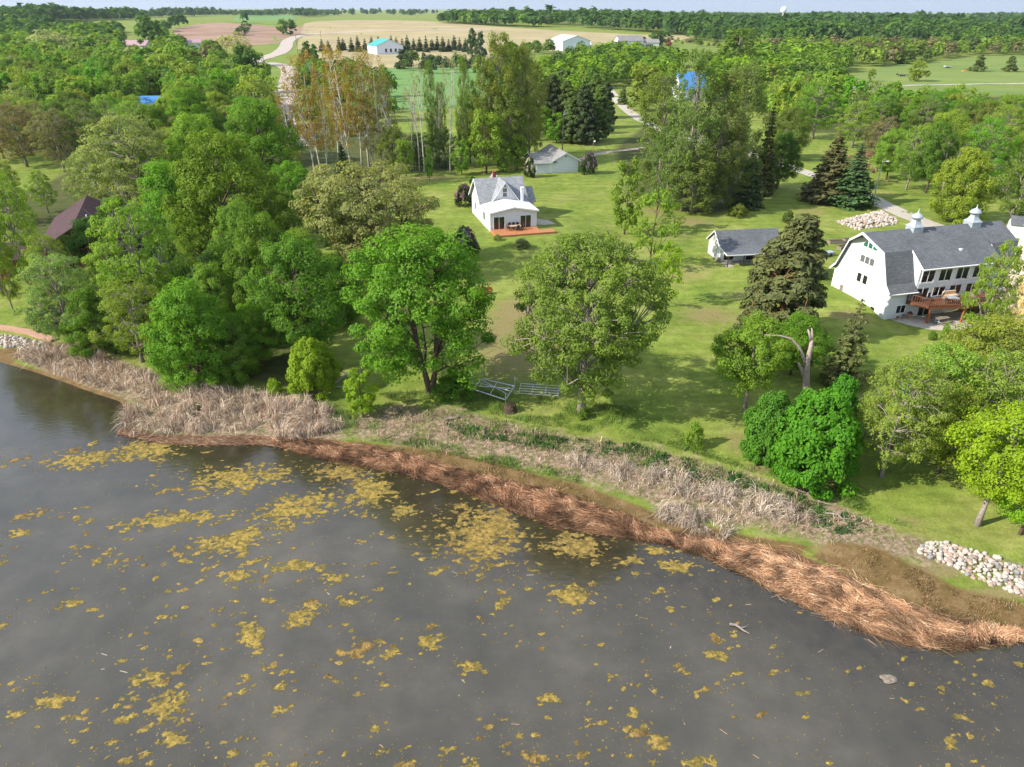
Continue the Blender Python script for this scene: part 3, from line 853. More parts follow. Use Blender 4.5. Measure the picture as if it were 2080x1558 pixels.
GREENS = [(0.085, 0.17, 0.022), (0.13, 0.22, 0.03), (0.06, 0.13, 0.025), (0.17, 0.21, 0.05)]
reed_stand('tall_grass', 'uncut green grass on the bank below the trees',
           [([(760,800),(960,790),(1130,810),(1300,830),(1420,900),(1500,940),(1700,985),(1850,1075),(1780,1055),(1560,970),(1330,900),(1060,858),(940,828),(800,815)], 0.7),
            ([(560,800),(700,800),(780,838),(760,870),(700,890),(640,830)], 0.15),
            ([(700,890),(800,880),(1000,925),(1180,965),(1180,985),(1000,945),(820,905)], 0.15), ([(700,850),(800,820),(1000,850),(1300,905),(1560,980),(1750,1060),(1560,1060),(1300,950),(1000,900),(760,880)], 0.35)], 23000, 0.2, 0.5, GREENS, 171, 0.5, (0.02, 0.04), 1.6, None, 0.1)
reed_stand('weeds', 'dark green nettles and weeds sprouting through the litter',
           [([(900,860),(1100,885),(1300,905),(1500,965),(1700,1035),(1790,1080),(1700,1090),(1500,1010),(1250,930),(950,890)], 0.8),
            ([(360,838),(420,824),(420,842),(365,852)], 0.2)], 9000, 0.15, 0.4, [(0.035, 0.10, 0.022), (0.055, 0.13, 0.03), (0.03, 0.075, 0.02)], 191, 0.7, (0.05, 0.10), 1.1, None, 0.1)
reed_stand('marsh_fuzz', 'short brown wet sedge on the mud flat',
           [([(1690,1105),(1780,1115),(1860,1155),(1960,1205),(2080,1228),(2080,1285),(1900,1245),(1760,1188),(1650,1130)], 0.55),
            ([(700,897),(900,918),(1060,958),(1180,988),(1330,1044),(1500,1088),(1640,1112),(1430,1094),(1250,1044),(1060,988),(850,934)], 0.45)],
           11000, 0.1, 0.28, [(0.17, 0.10, 0.04), (0.24, 0.16, 0.075), (0.13, 0.10, 0.03), (0.32, 0.23, 0.13)], 211, 0.8, (0.02, 0.04), 1.2, None, 0.5)

# algae mats
AC = np.array([(0.235, 0.168, 0.036), (0.30, 0.215, 0.050), (0.15, 0.118, 0.032), (0.19, 0.12, 0.042)])
def algae_patch(cx, cy, rx, ry, rot, seed, cell=0.07, thr=0.5, hi=0.05, brown=0.0):
    r = np.random.default_rng(seed)
    R = max(rx, ry) * 1.45
    k = max(4, int(2 * R / cell))
    g = (np.arange(k + 1) - k / 2) * cell
    X, Y = np.meshgrid(g, g)
    c, s = math.cos(rot), math.sin(rot)
    u = (X * c + Y * s) / rx; v = (-X * s + Y * c) / ry
    q = np.sqrt(u * u + v * v)
    wx, wy = X + cx, Y + cy
    f = 1.0 - 0.72 * q + (fbm(wx / 0.42, wy / 0.26, 300 + seed % 5, 5, 0.74) - 0.5) * 2.7
    fc = (f[:-1, :-1] + f[1:, 1:] + f[1:, :-1] + f[:-1, 1:]) / 4
    keep = fc > thr - 0.13
    if keep.sum() < 2: return None
    Z = 0.004 + hi * np.clip(f - thr, 0, 0.7) * (0.4 + 1.2 * vnoise(wx / 0.13, wy / 0.13, 8))
    V = np.stack([X + r.normal(0, cell * .15, X.shape), Y + r.normal(0, cell * .15, X.shape), Z], -1).reshape(-1, 3)
    ii = np.arange(X.size).reshape(X.shape)
    F = np.stack([ii[:-1, :-1], ii[:-1, 1:], ii[1:, 1:], ii[1:, :-1]], -1)[keep]
    used, inv = np.unique(F, return_inverse=True)
    V = V[used]; F = inv.reshape(-1, 4)
    mid = V[F].mean(1)
    n1 = fbm((mid[:, 0] + cx) / 0.25, (mid[:, 1] + cy) / 0.25, 41, 3)
    w = smooth(0.3, 0.7, n1)[:, None]
    col = AC[2] * (1 - w) + AC[1] * w
    col = col * (1 - brown) + AC[3] * brown * (0.6 + 0.6 * w)
    col = col * (0.66 + 0.6 * r.random((len(F), 1)))
    rim = smooth(thr - 0.13, thr + 0.05, fc[keep])[:, None]
    col = np.array([0.085, 0.07, 0.022]) * (1 - rim) + col * rim
    return V, F, col

MATS = [  # pixel centre, pixel radii, tilt, label
    (985,1085,85,62,-0.1,'largest olive yellow algae mat touching the straw bank'),
    (600,1035,88,30,0.55,'long mustard algae mat slanting towards the shore left of the biggest mat'),
    (345,1056,105,17,0.18,'narrow band of yellow algae drifting left of the slanting mat'),
    (455,1106,80,20,0.25,'ragged algae raft below the narrow yellow band'),
    (480,972,95,24,0.2,'broken algae raft off the tip of the cattail cove'),
    (750,1000,45,36,0.2,'lumpy algae mat between the cattail point and the biggest mat'),
    (820,1038,24,16,0.0,'small round algae mat beside the lumpy mat'),
    (1160,1214,42,22,-0.4,'bright yellow algae island in open water right of centre'),
    (875,1302,30,22,0.5,'mustard algae clump in open water below the biggest mat'),
    (342,1435,30,40,0.9,'tall bent algae clump near the bottom left'),
    (298,1380,36,17,0.35,'flat bright algae slab above the tall bent clump'),
    (112,1424,40,15,0.4,'slender algae slab near the lower left corner'),
    (352,1500,30,15,-0.1,'pale algae slab at the bottom edge below the bent clump'),
    (1340,1512,20,18,0.0,'rounded brownish algae tuft alone near the bottom edge'),
    (1117,1418,25,13,0.0,'low algae tuft in the middle of the open water'),
    (612,1252,35,20,0.4,'ragged algae island left of the mustard clump'),
    (512,1292,24,34,0.8,'upright algae streak between the two ragged islands'),
    (145,1226,26,10,0.2,'small tidy algae slab on the far left open water'),
    (42,1083,20,9,0.3,'little algae slab by the left frame edge'),
    (956,1358,30,15,0.2,'thin algae tuft below the mustard clump'),
    (160,935,62,16,0.15,'pair of joined algae mats off the left cove'),
    (290,915,70,20,0.25,'streaky algae mat hugging the cattail point'),
    (1170,1105,55,26,-0.2,'brownish algae mat pressed against the straw bank'),
    (1380,1150,34,14,-0.2,'ring shaped algae mat close to the straw bank'),
    (690,960,60,18,-0.35,'dark olive algae fringe along the straw drift'),
    (1455,1330,30,10,0.0,'sparse algae streak off the curved straw bank'),
    (500,1085,40,14,0.3,'small algae raft linking the band and the slanting mat'),
    (480,1170,36,12,0.2,'low algae streak under the ragged raft'),
    (595,1150,40,14,0.15,'flat algae streak left of open dark water'),
]
for i, (a, b, rx, ry, rot, lab) in enumerate(MATS):
    c0 = gz(a, b, 0.0); e1 = gz(a + rx, b, 0.0); e2 = gz(a, b - ry, 0.0)
    Rx = e1[0] - c0[0]; Ry = e2[1] - c0[1]
    res = algae_patch(c0[0], c0[1], Rx, Ry, rot * 0.8, 500 + i * 7, 0.07, 0.5, 0.05, 0.45 if 'brown' in lab or 'olive' in lab else 0.12)
    if res is None: continue
    V, F, colr = res
    me = mesh_np('algae_mat', V, F, M['algae'], True); face_color(me, 'col', np.clip(colr, 0, 1))
    o = link('algae_mat', me, label=lab, cat='algae', group='larger algae mats on the lake')
    o.location = (c0[0], c0[1], 0)

rr = np.random.default_rng(77)
Vs, Fs, Cs = [], [], []; off = 0
tries = 0
cnt = 0
while cnt < 1150 and tries < 12000:
    tries += 1
    a = rr.uniform(-120, 2200); b = rr.uniform(880, 1640) if rr.random() < 0.75 else rr.uniform(880, 1150)
    c0 = gz(a, b, 0.0)
    d = float(shore_d(np.array([c0[0]]), np.array([c0[1]]))[0])
    if d > -0.3: continue
    if a < 260 and b < 900: continue
    cl = float(fbm(np.array([c0[0] / 5.0]), np.array([c0[1] / 3.0]), 88, 3)[0])
    if rr.random() > smooth(0.36, 0.60, np.array(cl)) + 0.5 * math.exp(d / 2.5): continue
    if a > 1500 and rr.random() < 0.55: continue
    sz = min(rr.lognormal(-2.05, 0.62), 0.7)
    res = algae_patch(c0[0], c0[1], sz * rr.uniform(1.0, 1.9), sz * rr.uniform(0.55, 0.95), rr.normal(0.3, 0.35), 900 + tries, 0.06, 0.55, 0.05, rr.choice([0.1, 0.2, 0.7, 0.9], p=[.4, .3, .2, .1]))
    if res is None: continue
    V, F, cc = res
    V = V + np.array([c0[0], c0[1], 0.0])
    Vs.append(V); Fs.append(F + off); Cs.append(cc); off += len(V); cnt += 1
# single flecks
nf = 13000
fa = rr.uniform(-100, 2180, nf); fb = rr.uniform(900, 1600, nf)
fp = np.array([gz(p, q, 0.0) for p, q in zip(fa, fb)])
fd = shore_d(fp[:, 0], fp[:, 1]); ok = (fd < -0.2) & ~((fa < 240) & (fb < 905))
ok &= fbm(fp[:, 0] / 5.0, fp[:, 1] / 3.0, 88, 3) > rr.uniform(0.25, 0.62, nf)
fp = fp[ok]; nf = len(fp)
an = rr.uniform(0, 6.28, nf); sz = rr.uniform(0.015, 0.06, nf)
ex = np.stack([np.cos(an), np.sin(an), np.zeros(nf)], -1) * sz[:, None]; ey = np.stack([-np.sin(an), np.cos(an), np.zeros(nf)], -1) * (sz * rr.uniform(0.3, 0.9, nf))[:, None]
base = fp + np.array([0, 0, 0.008])
V = np.stack([base - ex, base - ey, base + ex, base + ey], 1).reshape(-1, 3)
Vs.append(V); Fs.append(np.arange(4 * nf).reshape(-1, 4) + off); off += len(V)
Cs.append(AC[rr.integers(0, 4, nf)] * rr.uniform(0.5, 1.2, (nf, 1)))
# floating stalks
nst = 60
fa = rr.uniform(200, 2080, nst); fb = rr.uniform(930, 1540, nst)
fp = np.array([gz(p, q, 0.0) for p, q in zip(fa, fb)]); fp = fp[shore_d(fp[:, 0], fp[:, 1]) < -0.4]; nst = len(fp)
an = rr.normal(-0.3, 0.8, nst); L = rr.uniform(0.08, 0.28, nst)
dv = np.stack([np.cos(an) * L, np.sin(an) * L, np.zeros(nst)], -1)
side = np.stack([-np.sin(an), np.cos(an), np.zeros(nst)], -1) * 0.016
b0 = fp + np.array([0, 0, 0.012])
V = np.stack([b0 - dv - side, b0 + dv - side, b0 + dv + side, b0 - dv + side], 1).reshape(-1, 3)
Vs.append(V); Fs.append(np.arange(4 * nst).reshape(-1, 4) + off); off += len(V)
Cs.append(pal(nst, [(0.40, 0.28, 0.17), (0.5, 0.4, 0.28)], 5))
me = mesh_np('floating_algae', np.concatenate(Vs), np.concatenate(Fs), M['algae']); face_color(me, 'col', np.clip(np.concatenate(Cs), 0, 1))
link('floating_algae', me, kind='stuff', label='countless small yellow algae flecks and stalks floating on the lake')

# ------------------------------------------------------------------ buildings
def roof_uv(me):
    uv = me.uv_layers.new(name='UVMap')
    for p in me.polygons:
        n = np.array(p.normal)
        h = np.cross([0, 0, 1.0], n)
        if np.linalg.norm(h) < 1e-3: h = np.array([1.0, 0, 0])
        h /= np.linalg.norm(h); s = np.cross(n, h)
        for li in p.loop_indices:
            v = np.array(me.vertices[me.loops[li].vertex_index].co)
            uv.data[li].uv = (float(v @ h), float(v @ s))

def roof(name, quads, mat, parent, th=0.12):
    """roof of slabs: each quad (upper face) thickened downwards"""
    mb = MB()
    for q in quads:
        mb.prism([(a, b, c - th) for a, b, c in q], (0, 0, th))
    me = mb.mesh(name, M[mat]); 
    import bmesh as _b
    bm = _b.new(); bm.from_mesh(me); _b.ops.recalc_face_normals(bm, faces=bm.faces); bm.to_mesh(me); bm.free()
    roof_uv(me)
    return link(name, me, parent)

def wall(parent, pts, off, mat='white_siding', name='wall'):
    mb = MB().prism(pts, off); me = mb.mesh(name, M[mat])
    import bmesh as _b
    bm = _b.new(); bm.from_mesh(me); _b.ops.recalc_face_normals(bm, faces=bm.faces); bm.to_mesh(me); bm.free()
    return link(name, me, parent)

def opening(parent, o, ux, w, h, ncol=1, nrow=1, out=None, frame=0.08, pane='glass', fmat='white_trim', name='window', split=None):
    """framed window or glazed door: o lower left corner on the wall, ux unit along the wall, out unit outwards"""
    o = np.array(o, float); ux = np.array(ux, float); out = np.array(out, float); uz = np.array([0, 0, 1.0])
    mb = MB()
    def bar(a0, a1, b0, b1, d0, d1):
        c = [o + ux * a + uz * b + out * d for d in (d0, d1) for (a, b) in ((a0, b0), (a1, b0), (a1, b1), (a0, b1))]
        mb.add(c, [(0,3,2,1),(4,5,6,7),(0,1,5,4),(1,2,6,5),(2,3,7,6),(3,0,4,7)])
    f = frame
    bar(-f, w + f, -f, 0, 0.0, 0.07); bar(-f, w + f, h, h + f, 0.0, 0.07); bar(-f, 0, 0, h, 0.0, 0.07); bar(w, w + f, 0, h, 0.0, 0.07)
    for k in range(1, ncol): bar(w * k / ncol - f * .45, w * k / ncol + f * .45, 0, h, 0.0, 0.06)
    for k in range(1, nrow): bar(0, w, h * k / nrow - f * .4, h * k / nrow + f * .4, 0.0, 0.055)
    fr = mb.build(name, M[fmat], parent)
    for i in range(ncol):
        for j in range(nrow):
            pm = pane if not callable(pane) else pane(i, j)
            a0, a1 = w * i / ncol + .01, w * (i + 1) / ncol - .01; b0, b1 = h * j / nrow + .01, h * (j + 1) / nrow - .01
            c = [o + ux * a + uz * b + out * 0.02 for (a, b) in ((a0, b0), (a1, b0), (a1, b1), (a0, b1))]
            c2 = [q - out * 0.015 for q in c]
            MB().add(c + c2, [(0,1,2,3),(7,6,5,4),(0,4,5,1),(1,5,6,2),(2,6,7,3),(3,7,4,0)]).build('pane', M[pm], fr)
    return fr

def gable_house(name, label, cat, loc, rz, L, W, eave, ridge, wall_mat, roof_mat, over=0.4, group=None):
    """simple gabled box: ridge along local x, L by W, centre at loc"""
    t = thing(name, label, cat, loc, rz, group)
    x0, x1, y0, y1 = -L / 2, L / 2, -W / 2, W / 2
    wall(t, [(x0, y0, -.6), (x1, y0, -.6), (x1, y0, eave), (x0, y0, eave)], (0, .15, 0), wall_mat)
    wall(t, [(x0, y1, -.6), (x1, y1, -.6), (x1, y1, eave), (x0, y1, eave)], (0, -.15, 0), wall_mat)
    for xx, o in ((x0, .15), (x1, -.15)):
        wall(t, [(xx, y0 + .15, -.6), (xx, y1 - .15, -.6), (xx, y1 - .15, eave), (xx, 0, ridge - .05), (xx, y0 + .15, eave)], (o, 0, 0), wall_mat)
    k = (ridge - eave) / (W / 2); dz = over * k
    roof('roof', [[(x0 - over, y0 - over, eave - dz + .1), (x1 + over, y0 - over, eave - dz + .1), (x1 + over, 0, ridge + .1), (x0 - over, 0, ridge + .1)],
                  [(x1 + over, y1 + over, eave - dz + .1), (x0 - over, y1 + over, eave - dz + .1), (x0 - over, 0, ridge + .1), (x1 + over, 0, ridge + .1)]], roof_mat, t)
    return t

# ---- white farmhouse with cross gables and the long low addition
HY = math.radians(15.5)
HG = 2.5
h = thing('farmhouse', 'white farmhouse with grey cross gabled roof and low white addition', 'house', (-3.7, 120.0, HG), HY)
W_, AD, MD = 8.2, 6.3, 8.0      # width, addition depth, main depth
E1, A1 = 3.3, 4.05              # addition eave, ridge
E2, R2 = 3.65, 6.95             # main eave, ridge
yb = AD; ym = AD + MD / 2; ye = AD + MD
wall(h, [(0,0,-.5),(W_,0,-.5),(W_,0,E1),(W_/2,0,A1),(0,0,E1)], (0,.15,0), 'shade_blue_siding')
wall(h, [(0,.15,-.5),(0,AD,-.5),(0,AD,E1),(0,.15,E1)], (.15,0,0))
wall(h, [(W_,.15,-.5),(W_,AD,-.5),(W_,AD,E1),(W_,.15,E1)], (-.15,0,0))
# main block
wall(h, [(0.02,yb,-.5),(0.02,ye,-.5),(0.02,ye,E2),(0.02,ym,R2-.05),(0.02,yb,E2)], (.15,0,0))
wall(h, [(W_-.02,yb,-.5),(W_-.02,ye,-.5),(W_-.02,ye,E2),(W_-.02,ym,R2-.05),(W_-.02,yb,E2)], (-.15,0,0))
wall(h, [(.17,yb,E1-.6),(W_-.17,yb,E1-.6),(W_-.17,yb,E2),(.17,yb,E2)], (0,.15,0))
wall(h, [(.17,ye,-.5),(W_-.17,ye,-.5),(W_-.17,ye,E2),(.17,ye,E2)], (0,-.15,0))
gx0, gx1, gxc = 1.75, 6.75, 4.25
wall(h, [(gx0,yb-.03,E2-.4),(gx1,yb-.03,E2-.4),(gx1,yb-.03,E2),(gxc,yb-.03,R2-.1),(gx0,yb-.03,E2)], (0,.13,0), 'white_boards', 'gable_wall')
wall(h, [(gx0,ye+.03,E2-.4),(gx1,ye+.03,E2-.4),(gx1,ye+.03,E2),(gxc,ye+.03,R2-.1),(gx0,ye+.03,E2)], (0,-.13,0), 'white_boards', 'gable_wall')
ov = .45; k2 = (R2 - E2) / (MD / 2)
roof('roof', [[(-ov,yb-ov,E2-ov*k2+.1),(W_+ov,yb-ov,E2-ov*k2+.1),(W_+ov,ym,R2+.1),(-ov,ym,R2+.1)],
              [(W_+ov,ye+ov,E2-ov*k2+.1),(-ov,ye+ov,E2-ov*k2+.1),(-ov,ym,R2+.1),(W_+ov,ym,R2+.1)]], 'grey_shingle', h)
k3 = (R2 - E2) / (gxc - gx0); o3 = .35
yf = yb - .5; yr = ye + .5
roof('cross_gable_roof', [[(gx0-o3,yf,E2-o3*k3+.14),(gxc,yf,R2+.14),(gxc,yr,R2+.14),(gx0-o3,yr,E2-o3*k3+.14)],
                    [(gxc,yf,R2+.14),(gx1+o3,yf,E2-o3*k3+.14),(gx1+o3,yr,E2-o3*k3+.14),(gxc,yr,R2+.14)]], 'grey_shingle', h)
# barge boards
def barge(parent, a, b, wdt, out, mat='white_trim', name='barge_board'):
    a = np.array(a); b = np.array(b); out = np.array(out)
    dn = np.array([0, 0, -wdt])
    return wall(parent, [a, b, b + dn, a + dn], out * .05, mat, name)
barge(h, (gx0-o3-.03,yf-.06,E2-o3*k3+.13), (gxc,yf-.06,R2+.15), .22, (0,-1,0)); barge(h, (gxc,yf-.06,R2+.15), (gx1+o3+.03,yf-.06,E2-o3*k3+.13), .22, (0,-1,0))
barge(h, (-ov-.02,yb-ov,E2-ov*k2+.1), (-ov-.02,ym,R2+.12), .24, (-1,0,0)); barge(h, (-ov-.02,ye+ov,E2-ov*k2+.1), (-ov-.02,ym,R2+.12), .24, (-1,0,0))
ka = (A1 - E1) / (W_ / 2)
roof('addition_roof', [[(-.3,-.35,E1-.3*ka+.1),(W_/2,-.35,A1+.1),(W_/2,AD+.4,A1+.1),(-.3,AD+.4,E1-.3*ka+.1)],
                       [(W_/2,-.35,A1+.1),(W_+.35,-.35,E1-.35*ka+.1),(W_+.35,AD+.4,E1-.35*ka+.1),(W_/2,AD+.4,A1+.1)]], 'white_metal_roof', h)
barge(h, (-.3,-.40,E1-.3*ka+.1), (W_/2,-.40,A1+.1), .2, (0,-1,0)); barge(h, (W_/2,-.40,A1+.1), (W_+.35,-.40,E1-.35*ka+.1), .2, (0,-1,0))
MB().box(-.04,.1,-.04,.1,0,E1).build('corner_board', M['white_trim'], h); MB().box(W_-.1,W_+.04,-.04,.1,0,E1).build('corner_board', M['white_trim'], h)
opening(h, (.62,0,.45), (1,0,0), 1.85, 2.08, 2, 1, (0,-1,0), .07, lambda i, j: 'glass', name='sliding_door')
opening(h, (5.35,0,.45), (1,0,0), 1.85, 2.08, 2, 1, (0,-1,0), .07, lambda i, j: 'glass', name='sliding_door')
opening(h, (3.87,yb-.03,4.42), (1,0,0), .78, 1.5, 1, 2, (0,-1,0), .09, 'screen_glass')
gv = MB().lathe([(.16, 0), (.16, .08)], 10).build('gable_vent', M['screen_glass'], h); gv.location = (gxc + .05, yb - .04, 6.25); gv.rotation_euler = (math.radians(90), 0, 0)
opening(h, (0,4.9,1.1), (0,-1,0), 1.3, 1.4, 2, 1, (-1,0,0), .08, 'glass')
opening(h, (0,1.1,1.3), (0,-1,0), .5, 1.2, 1, 1, (-1,0,0), .07, 'blind')
opening(h, (.02,11.6,1.3), (0,-1,0), .8, 1.3, 1, 1, (-1,0,0), .07, 'glass')
MB().box(-.12,.12,-.05,.12,-.05,.2).build('porch_lamp', M['white_trim'], h).location = (W_/2, -.15, 3.5)
# right wing with lean roof, small porch roof, chimneys
wall(h, [(W_,ym-1.6,-.5),(W_+2.2,ym-1.6,-.5),(W_+2.2,ym-1.6,3.0),(W_,ym-1.6,3.0)], (0,.14,0), 'shade_blue_siding', 'wing_wall')
wall(h, [(W_+2.2,ym-1.46,-.5),(W_+2.2,ym+2.6,-.5),(W_+2.2,ym+2.6,3.0),(W_+2.2,ym+.5,4.8),(W_+2.2,ym-1.46,3.0)], (-.14,0,0), 'shade_blue_siding', 'wing_wall')
roof('wing_roof', [[(W_-.02,ym-2.0,2.75),(W_+2.5,ym-2.0,2.75),(W_+2.5,ym+.5,5.0),(W_-.02,ym+.5,5.0)], [(W_+2.5,ym+3.0,2.75),(W_-.02,ym+3.0,2.75),(W_-.02,ym+.5,5.0),(W_+2.5,ym+.5,5.0)]], 'grey_shingle', h)
roof('porch_roof', [[(W_+.05,AD-1.2,2.35),(W_+1.5,AD-1.2,2.15),(W_+1.5,AD+1.6,2.15),(W_+.05,AD+1.6,2.35)]], 'white_metal_roof', h, .08)
MB().box(W_+1.3,W_+1.4,AD-1.1,AD-1.0,-.3,2.1).build('porch_post', M['white_trim'], h)
MB().box(7.05,7.5,AD-.75,AD-.3,3.2,6.0).box(7.0,7.55,AD-.8,AD-.25,5.9,6.05).build('white_chimney', M['white_trim'], h)
mb = MB().box(3.25,3.8,ym+.3,ym+.85,6.2,8.0).box(3.2,3.85,ym+.25,ym+.9,7.85,8.02); mb.build('brick_chimney', M['brick_red'], h)
# gutter along the addition's right eave
MB().tube([(W_+.36,-.35,E1-.02),(W_+.36,AD,E1-.02)], .06, 6).build('gutter', M['white_trim'], h)

# ---- cedar deck
dk = thing('cedar_deck', 'low orange cedar deck along the farmhouse addition', 'deck', (-3.7, 120.0, HG), HY)
mb = MB()
npl = 27
for i in range(npl):                         # boards run along the house front
    y1_ = -.06 - i * .145; y0_ = y1_ - .135
    x1_ = 8.15 if y0_ > -2.35 else 10.4
    x0_ = .05 if True else 0
    mb.box(x0_ + .0, x1_, y0_, y1_, .42, .46)
mb.build('deck_boards', M['deck_cedar'], dk, kind='stuff')
yE = -.06 - npl * .145
MB().box(.0, 10.45, yE - .05, yE + .0, .12, .455).build('fascia', M['deck_cedar'], dk)
MB().box(10.40, 10.45, yE + .0, -2.36, .12, .455).build('fascia', M['deck_cedar'], dk)
MB().box(.0, .05, yE + .0, -.06, .12, .455).build('fascia', M['deck_cedar'], dk)
MB().box(8.16, 10.40, -2.36, -2.31, .12, .455).build('fascia', M['deck_cedar'], dk)
for (xx, yy) in ((.3, yE + .2), (3.5, yE + .2), (6.8, yE + .2), (10.1, yE + .2), (.3, -.5), (8.0, -.5), (10.1, -2.6)):
    MB().box(xx, xx + .12, yy, yy + .12, -.6, .41).build('post', M['dark_wood'], dk)

def local(root, p):
    m = Matrix.Translation(root.location) @ Matrix.Rotation(root.rotation_euler[2], 4, 'Z')
    return m @ Vector(p)

def dining_chair(loc, rz, label, group, mat='dark_wood'):
    c = thing('dining_chair', label, 'chair', loc, rz, group)
    MB().box(-.23, .23, -.23, .23, .42, .47).build('seat', M[mat], c)
    MB().box(-.23, .23, .2, .25, .5, 1.05).build('backrest', M[mat], c)
    for a in (-.2, .17):
        for b in (-.22, .19):
            MB().box(a, a + .04, b, b + .04, 0, .42).build('leg', M[mat], c)
    return c
tb = thing('patio_table', 'pale topped patio table on the cedar deck', 'table', local(dk, (4.05, -1.25, .46)), HY)
MB().box(-1.0, -.02, -.5, .5, .70, .75).build('table_top', M['table_top'], tb); MB().box(.02, 1.0, -.5, .5, .70, .75).build('table_top', M['table_top'], tb)
for a in (-.92, .86):
    for b in (-.45, .39): MB().box(a, a + .06, b, b + .06, 0, .7).build('leg', M['dark_wood'], tb)
for i, (x, y, rz, lab) in enumerate([(3.35, -.45, 0, 'dark dining chair behind the deck table, left one by the wall'), (4.05, -.42, 0, 'dark dining chair behind the deck table, middle one by the wall'), (4.75, -.45, 0, 'dark dining chair behind the deck table, right one by the wall'),
                                     (2.85, -1.25, math.pi / 2, 'dark dining chair at the left end of the deck table'), (5.3, -1.3, -math.pi / 2, 'dark dining chair at the right end of the deck table'), (4.35, -2.0, math.pi, 'dark dining chair in front of the deck table')]):
    dining_chair(local(dk, (x, y, .46)), HY + rz, lab, 'chairs at the deck table')
# concrete pad right of the house
pad = [local(h, q) for q in ((8.25, 3.0, 0), (8.25, 6.6, 0), (10.4, 6.4, 0), (12.0, 4.2, 0), (12.3, 1.6, 0), (10.0, 1.7, 0))]
MB().prism([(q.x, q.y, hz(q.x, q.y) - .2) for q in pad], (0, 0, .26)).build('concrete_pad', M['concrete'], kind='structure', label='pale concrete pad beside the farmhouse')

# ---- white garage behind the farmhouse
GZ_ = hz(10, 171)
g = thing('garage', 'white garage with worn grey roof and front gable behind the farmhouse', 'garage', (5.1, 168.4, GZ_), math.radians(14.5))
wall(g, [(0,0,-.5),(4.5,0,-.5),(4.5,0,2.5),(0,0,2.5)], (0,.15,0), 'shade_blue_siding')
wall(g, [(4.5,-.05,-.5),(10.7,-.05,-.5),(10.7,-.05,2.75),(7.6,-.05,4.35),(4.5,-.05,2.75)], (0,.15,0), 'shade_blue_siding', 'gable_wall')
wall(g, [(0,.15,-.5),(0,8,-.5),(0,8,2.5),(0,4,3.9),(0,.15,2.5)], (.15,0,0))
wall(g, [(10.7,.1,-.5),(10.7,12,-.5),(10.7,12,2.75),(10.7,.1,2.75)], (-.15,0,0), 'shade_blue_siding')
wall(g, [(0.15,7.9,-.5),(4.5,7.9,-.5),(4.5,7.9,2.5),(.15,7.9,2.5)], (0,.1,0), 'shade_blue_siding')
wall(g, [(4.5,12,-.5),(10.7,12,-.5),(10.7,12,2.75),(7.6,12,4.35),(4.5,12,2.75)], (0,-.15,0), 'shade_blue_siding', 'gable_wall')
kg = (4.35 - 2.75) / 3.1
roof('main_roof', [[(4.2,-.45,2.75-.3*kg+.1),(7.6,-.45,4.5),(7.6,12.4,4.5),(4.2,12.4,2.75-.3*kg+.1)], [(7.6,-.45,4.5),(11.15,-.45,2.75-.45*kg+.1),(11.15,12.4,2.75-.45*kg+.1),(7.6,12.4,4.5)]], 'old_shingle', g)
roof('wing_roof', [[(-.4,-.4,2.45),(5.4,-.4,2.45),(7.0,4.0,4.02),(-.4,4.0,4.02)], [(5.4,8.4,2.45),(-.4,8.4,2.45),(-.4,4.0,4.02),(7.0,4.0,4.02)]], 'old_shingle', g)
barge(g, (4.15,-.48,2.75-.3*kg+.1), (7.6,-.48,4.52), .22, (0,-1,0)); barge(g, (7.6,-.48,4.52), (11.18,-.48,2.75-.45*kg+.1), .22, (0,-1,0))
barge(g, (-.4,-.42,2.47), (4.4,-.42,2.47), .2, (0,-1,0), name='fascia')
dr = MB().box(.55, 3.15, -.03, .0, 0, 2.1).build('garage_door', M['white_trim'], g)
for k in range(4): MB().box(.6, 3.1, -.05, -.032, .06 + k * .52, .5 + k * .52).build('door_panel', M['shade_blue_siding'], dr)
dr = MB().box(3.6, 4.4, -.03, 0, 0, 2.0).build('side_door', M['white_trim'], g); MB().lathe([(.03, 0), (.03, .06)], 8).build('handle', M['steel'], dr).location = (4.3, -.06, 1.0)
opening(g, (7.45,-.05,3.35), (1,0,0), .3, .42, 1, 1, (0,-1,0), .06, 'glass')

# ---- barn house
BX = np.array([0.965, 0.262]); BRZ = math.atan2(0.262, 0.965)
BZ = 1.5
b = thing('barn_house', 'white gambrel barn house with slate roof and two cupolas', 'house', (46.9, 83.3, BZ), BRZ)
BL, BW = 19.6, 10.3
# heights above BZ
EV, KN, RG = 3.85, 8.05, 9.8
yk, ykb, yr_ = 1.95, BW - 1.95, BW / 2
gpts = [(0, 0), (0, EV), (.35, EV + .45), (yk, KN - .05), (yr_, RG), (ykb, KN - .05), (BW - .35, EV + .45), (BW, EV), (BW, 0)]
for xx, off in ((0, .16), (BL, -.16)):
    wall(b, [(xx, y + (.0 if y in (0, BW) else 0), z - (.4 if z == 0 else 0.04)) for y, z in gpts], (off, 0, 0), 'white_siding', 'gable_wall')
wall(b, [(.16,0,-.4),(BL-.16,0,-.4),(BL-.16,0,EV),(.16,0,EV)], (0,.15,0), 'shade_blue_siding')
wall(b, [(.16,BW,-.4),(BL-.16,BW,-.4),(BL-.16,BW,EV),(.16,BW,EV)], (0,-.15,0))
D0, D1, DE = 3.7, 15.9, 6.45           # shed dormer from x D0 to D1, eave height
wall(b, [(D0,-.04,EV-.1),(D1,-.04,EV-.1),(D1,-.04,DE),(D0,-.04,DE)], (0,.12,0), 'shade_blue_siding', 'dormer_wall')
wall(b, [(D0,.08,EV-.2),(D0,yk,KN-.05),(D0,.08,DE)], (.1,0,0), 'white_siding', 'dormer_cheek'); wall(b, [(D1,.08,EV-.2),(D1,yk,KN-.05),(D1,.08,DE)], (-.1,0,0), 'white_siding', 'dormer_cheek')
ol, orr = .45, .45
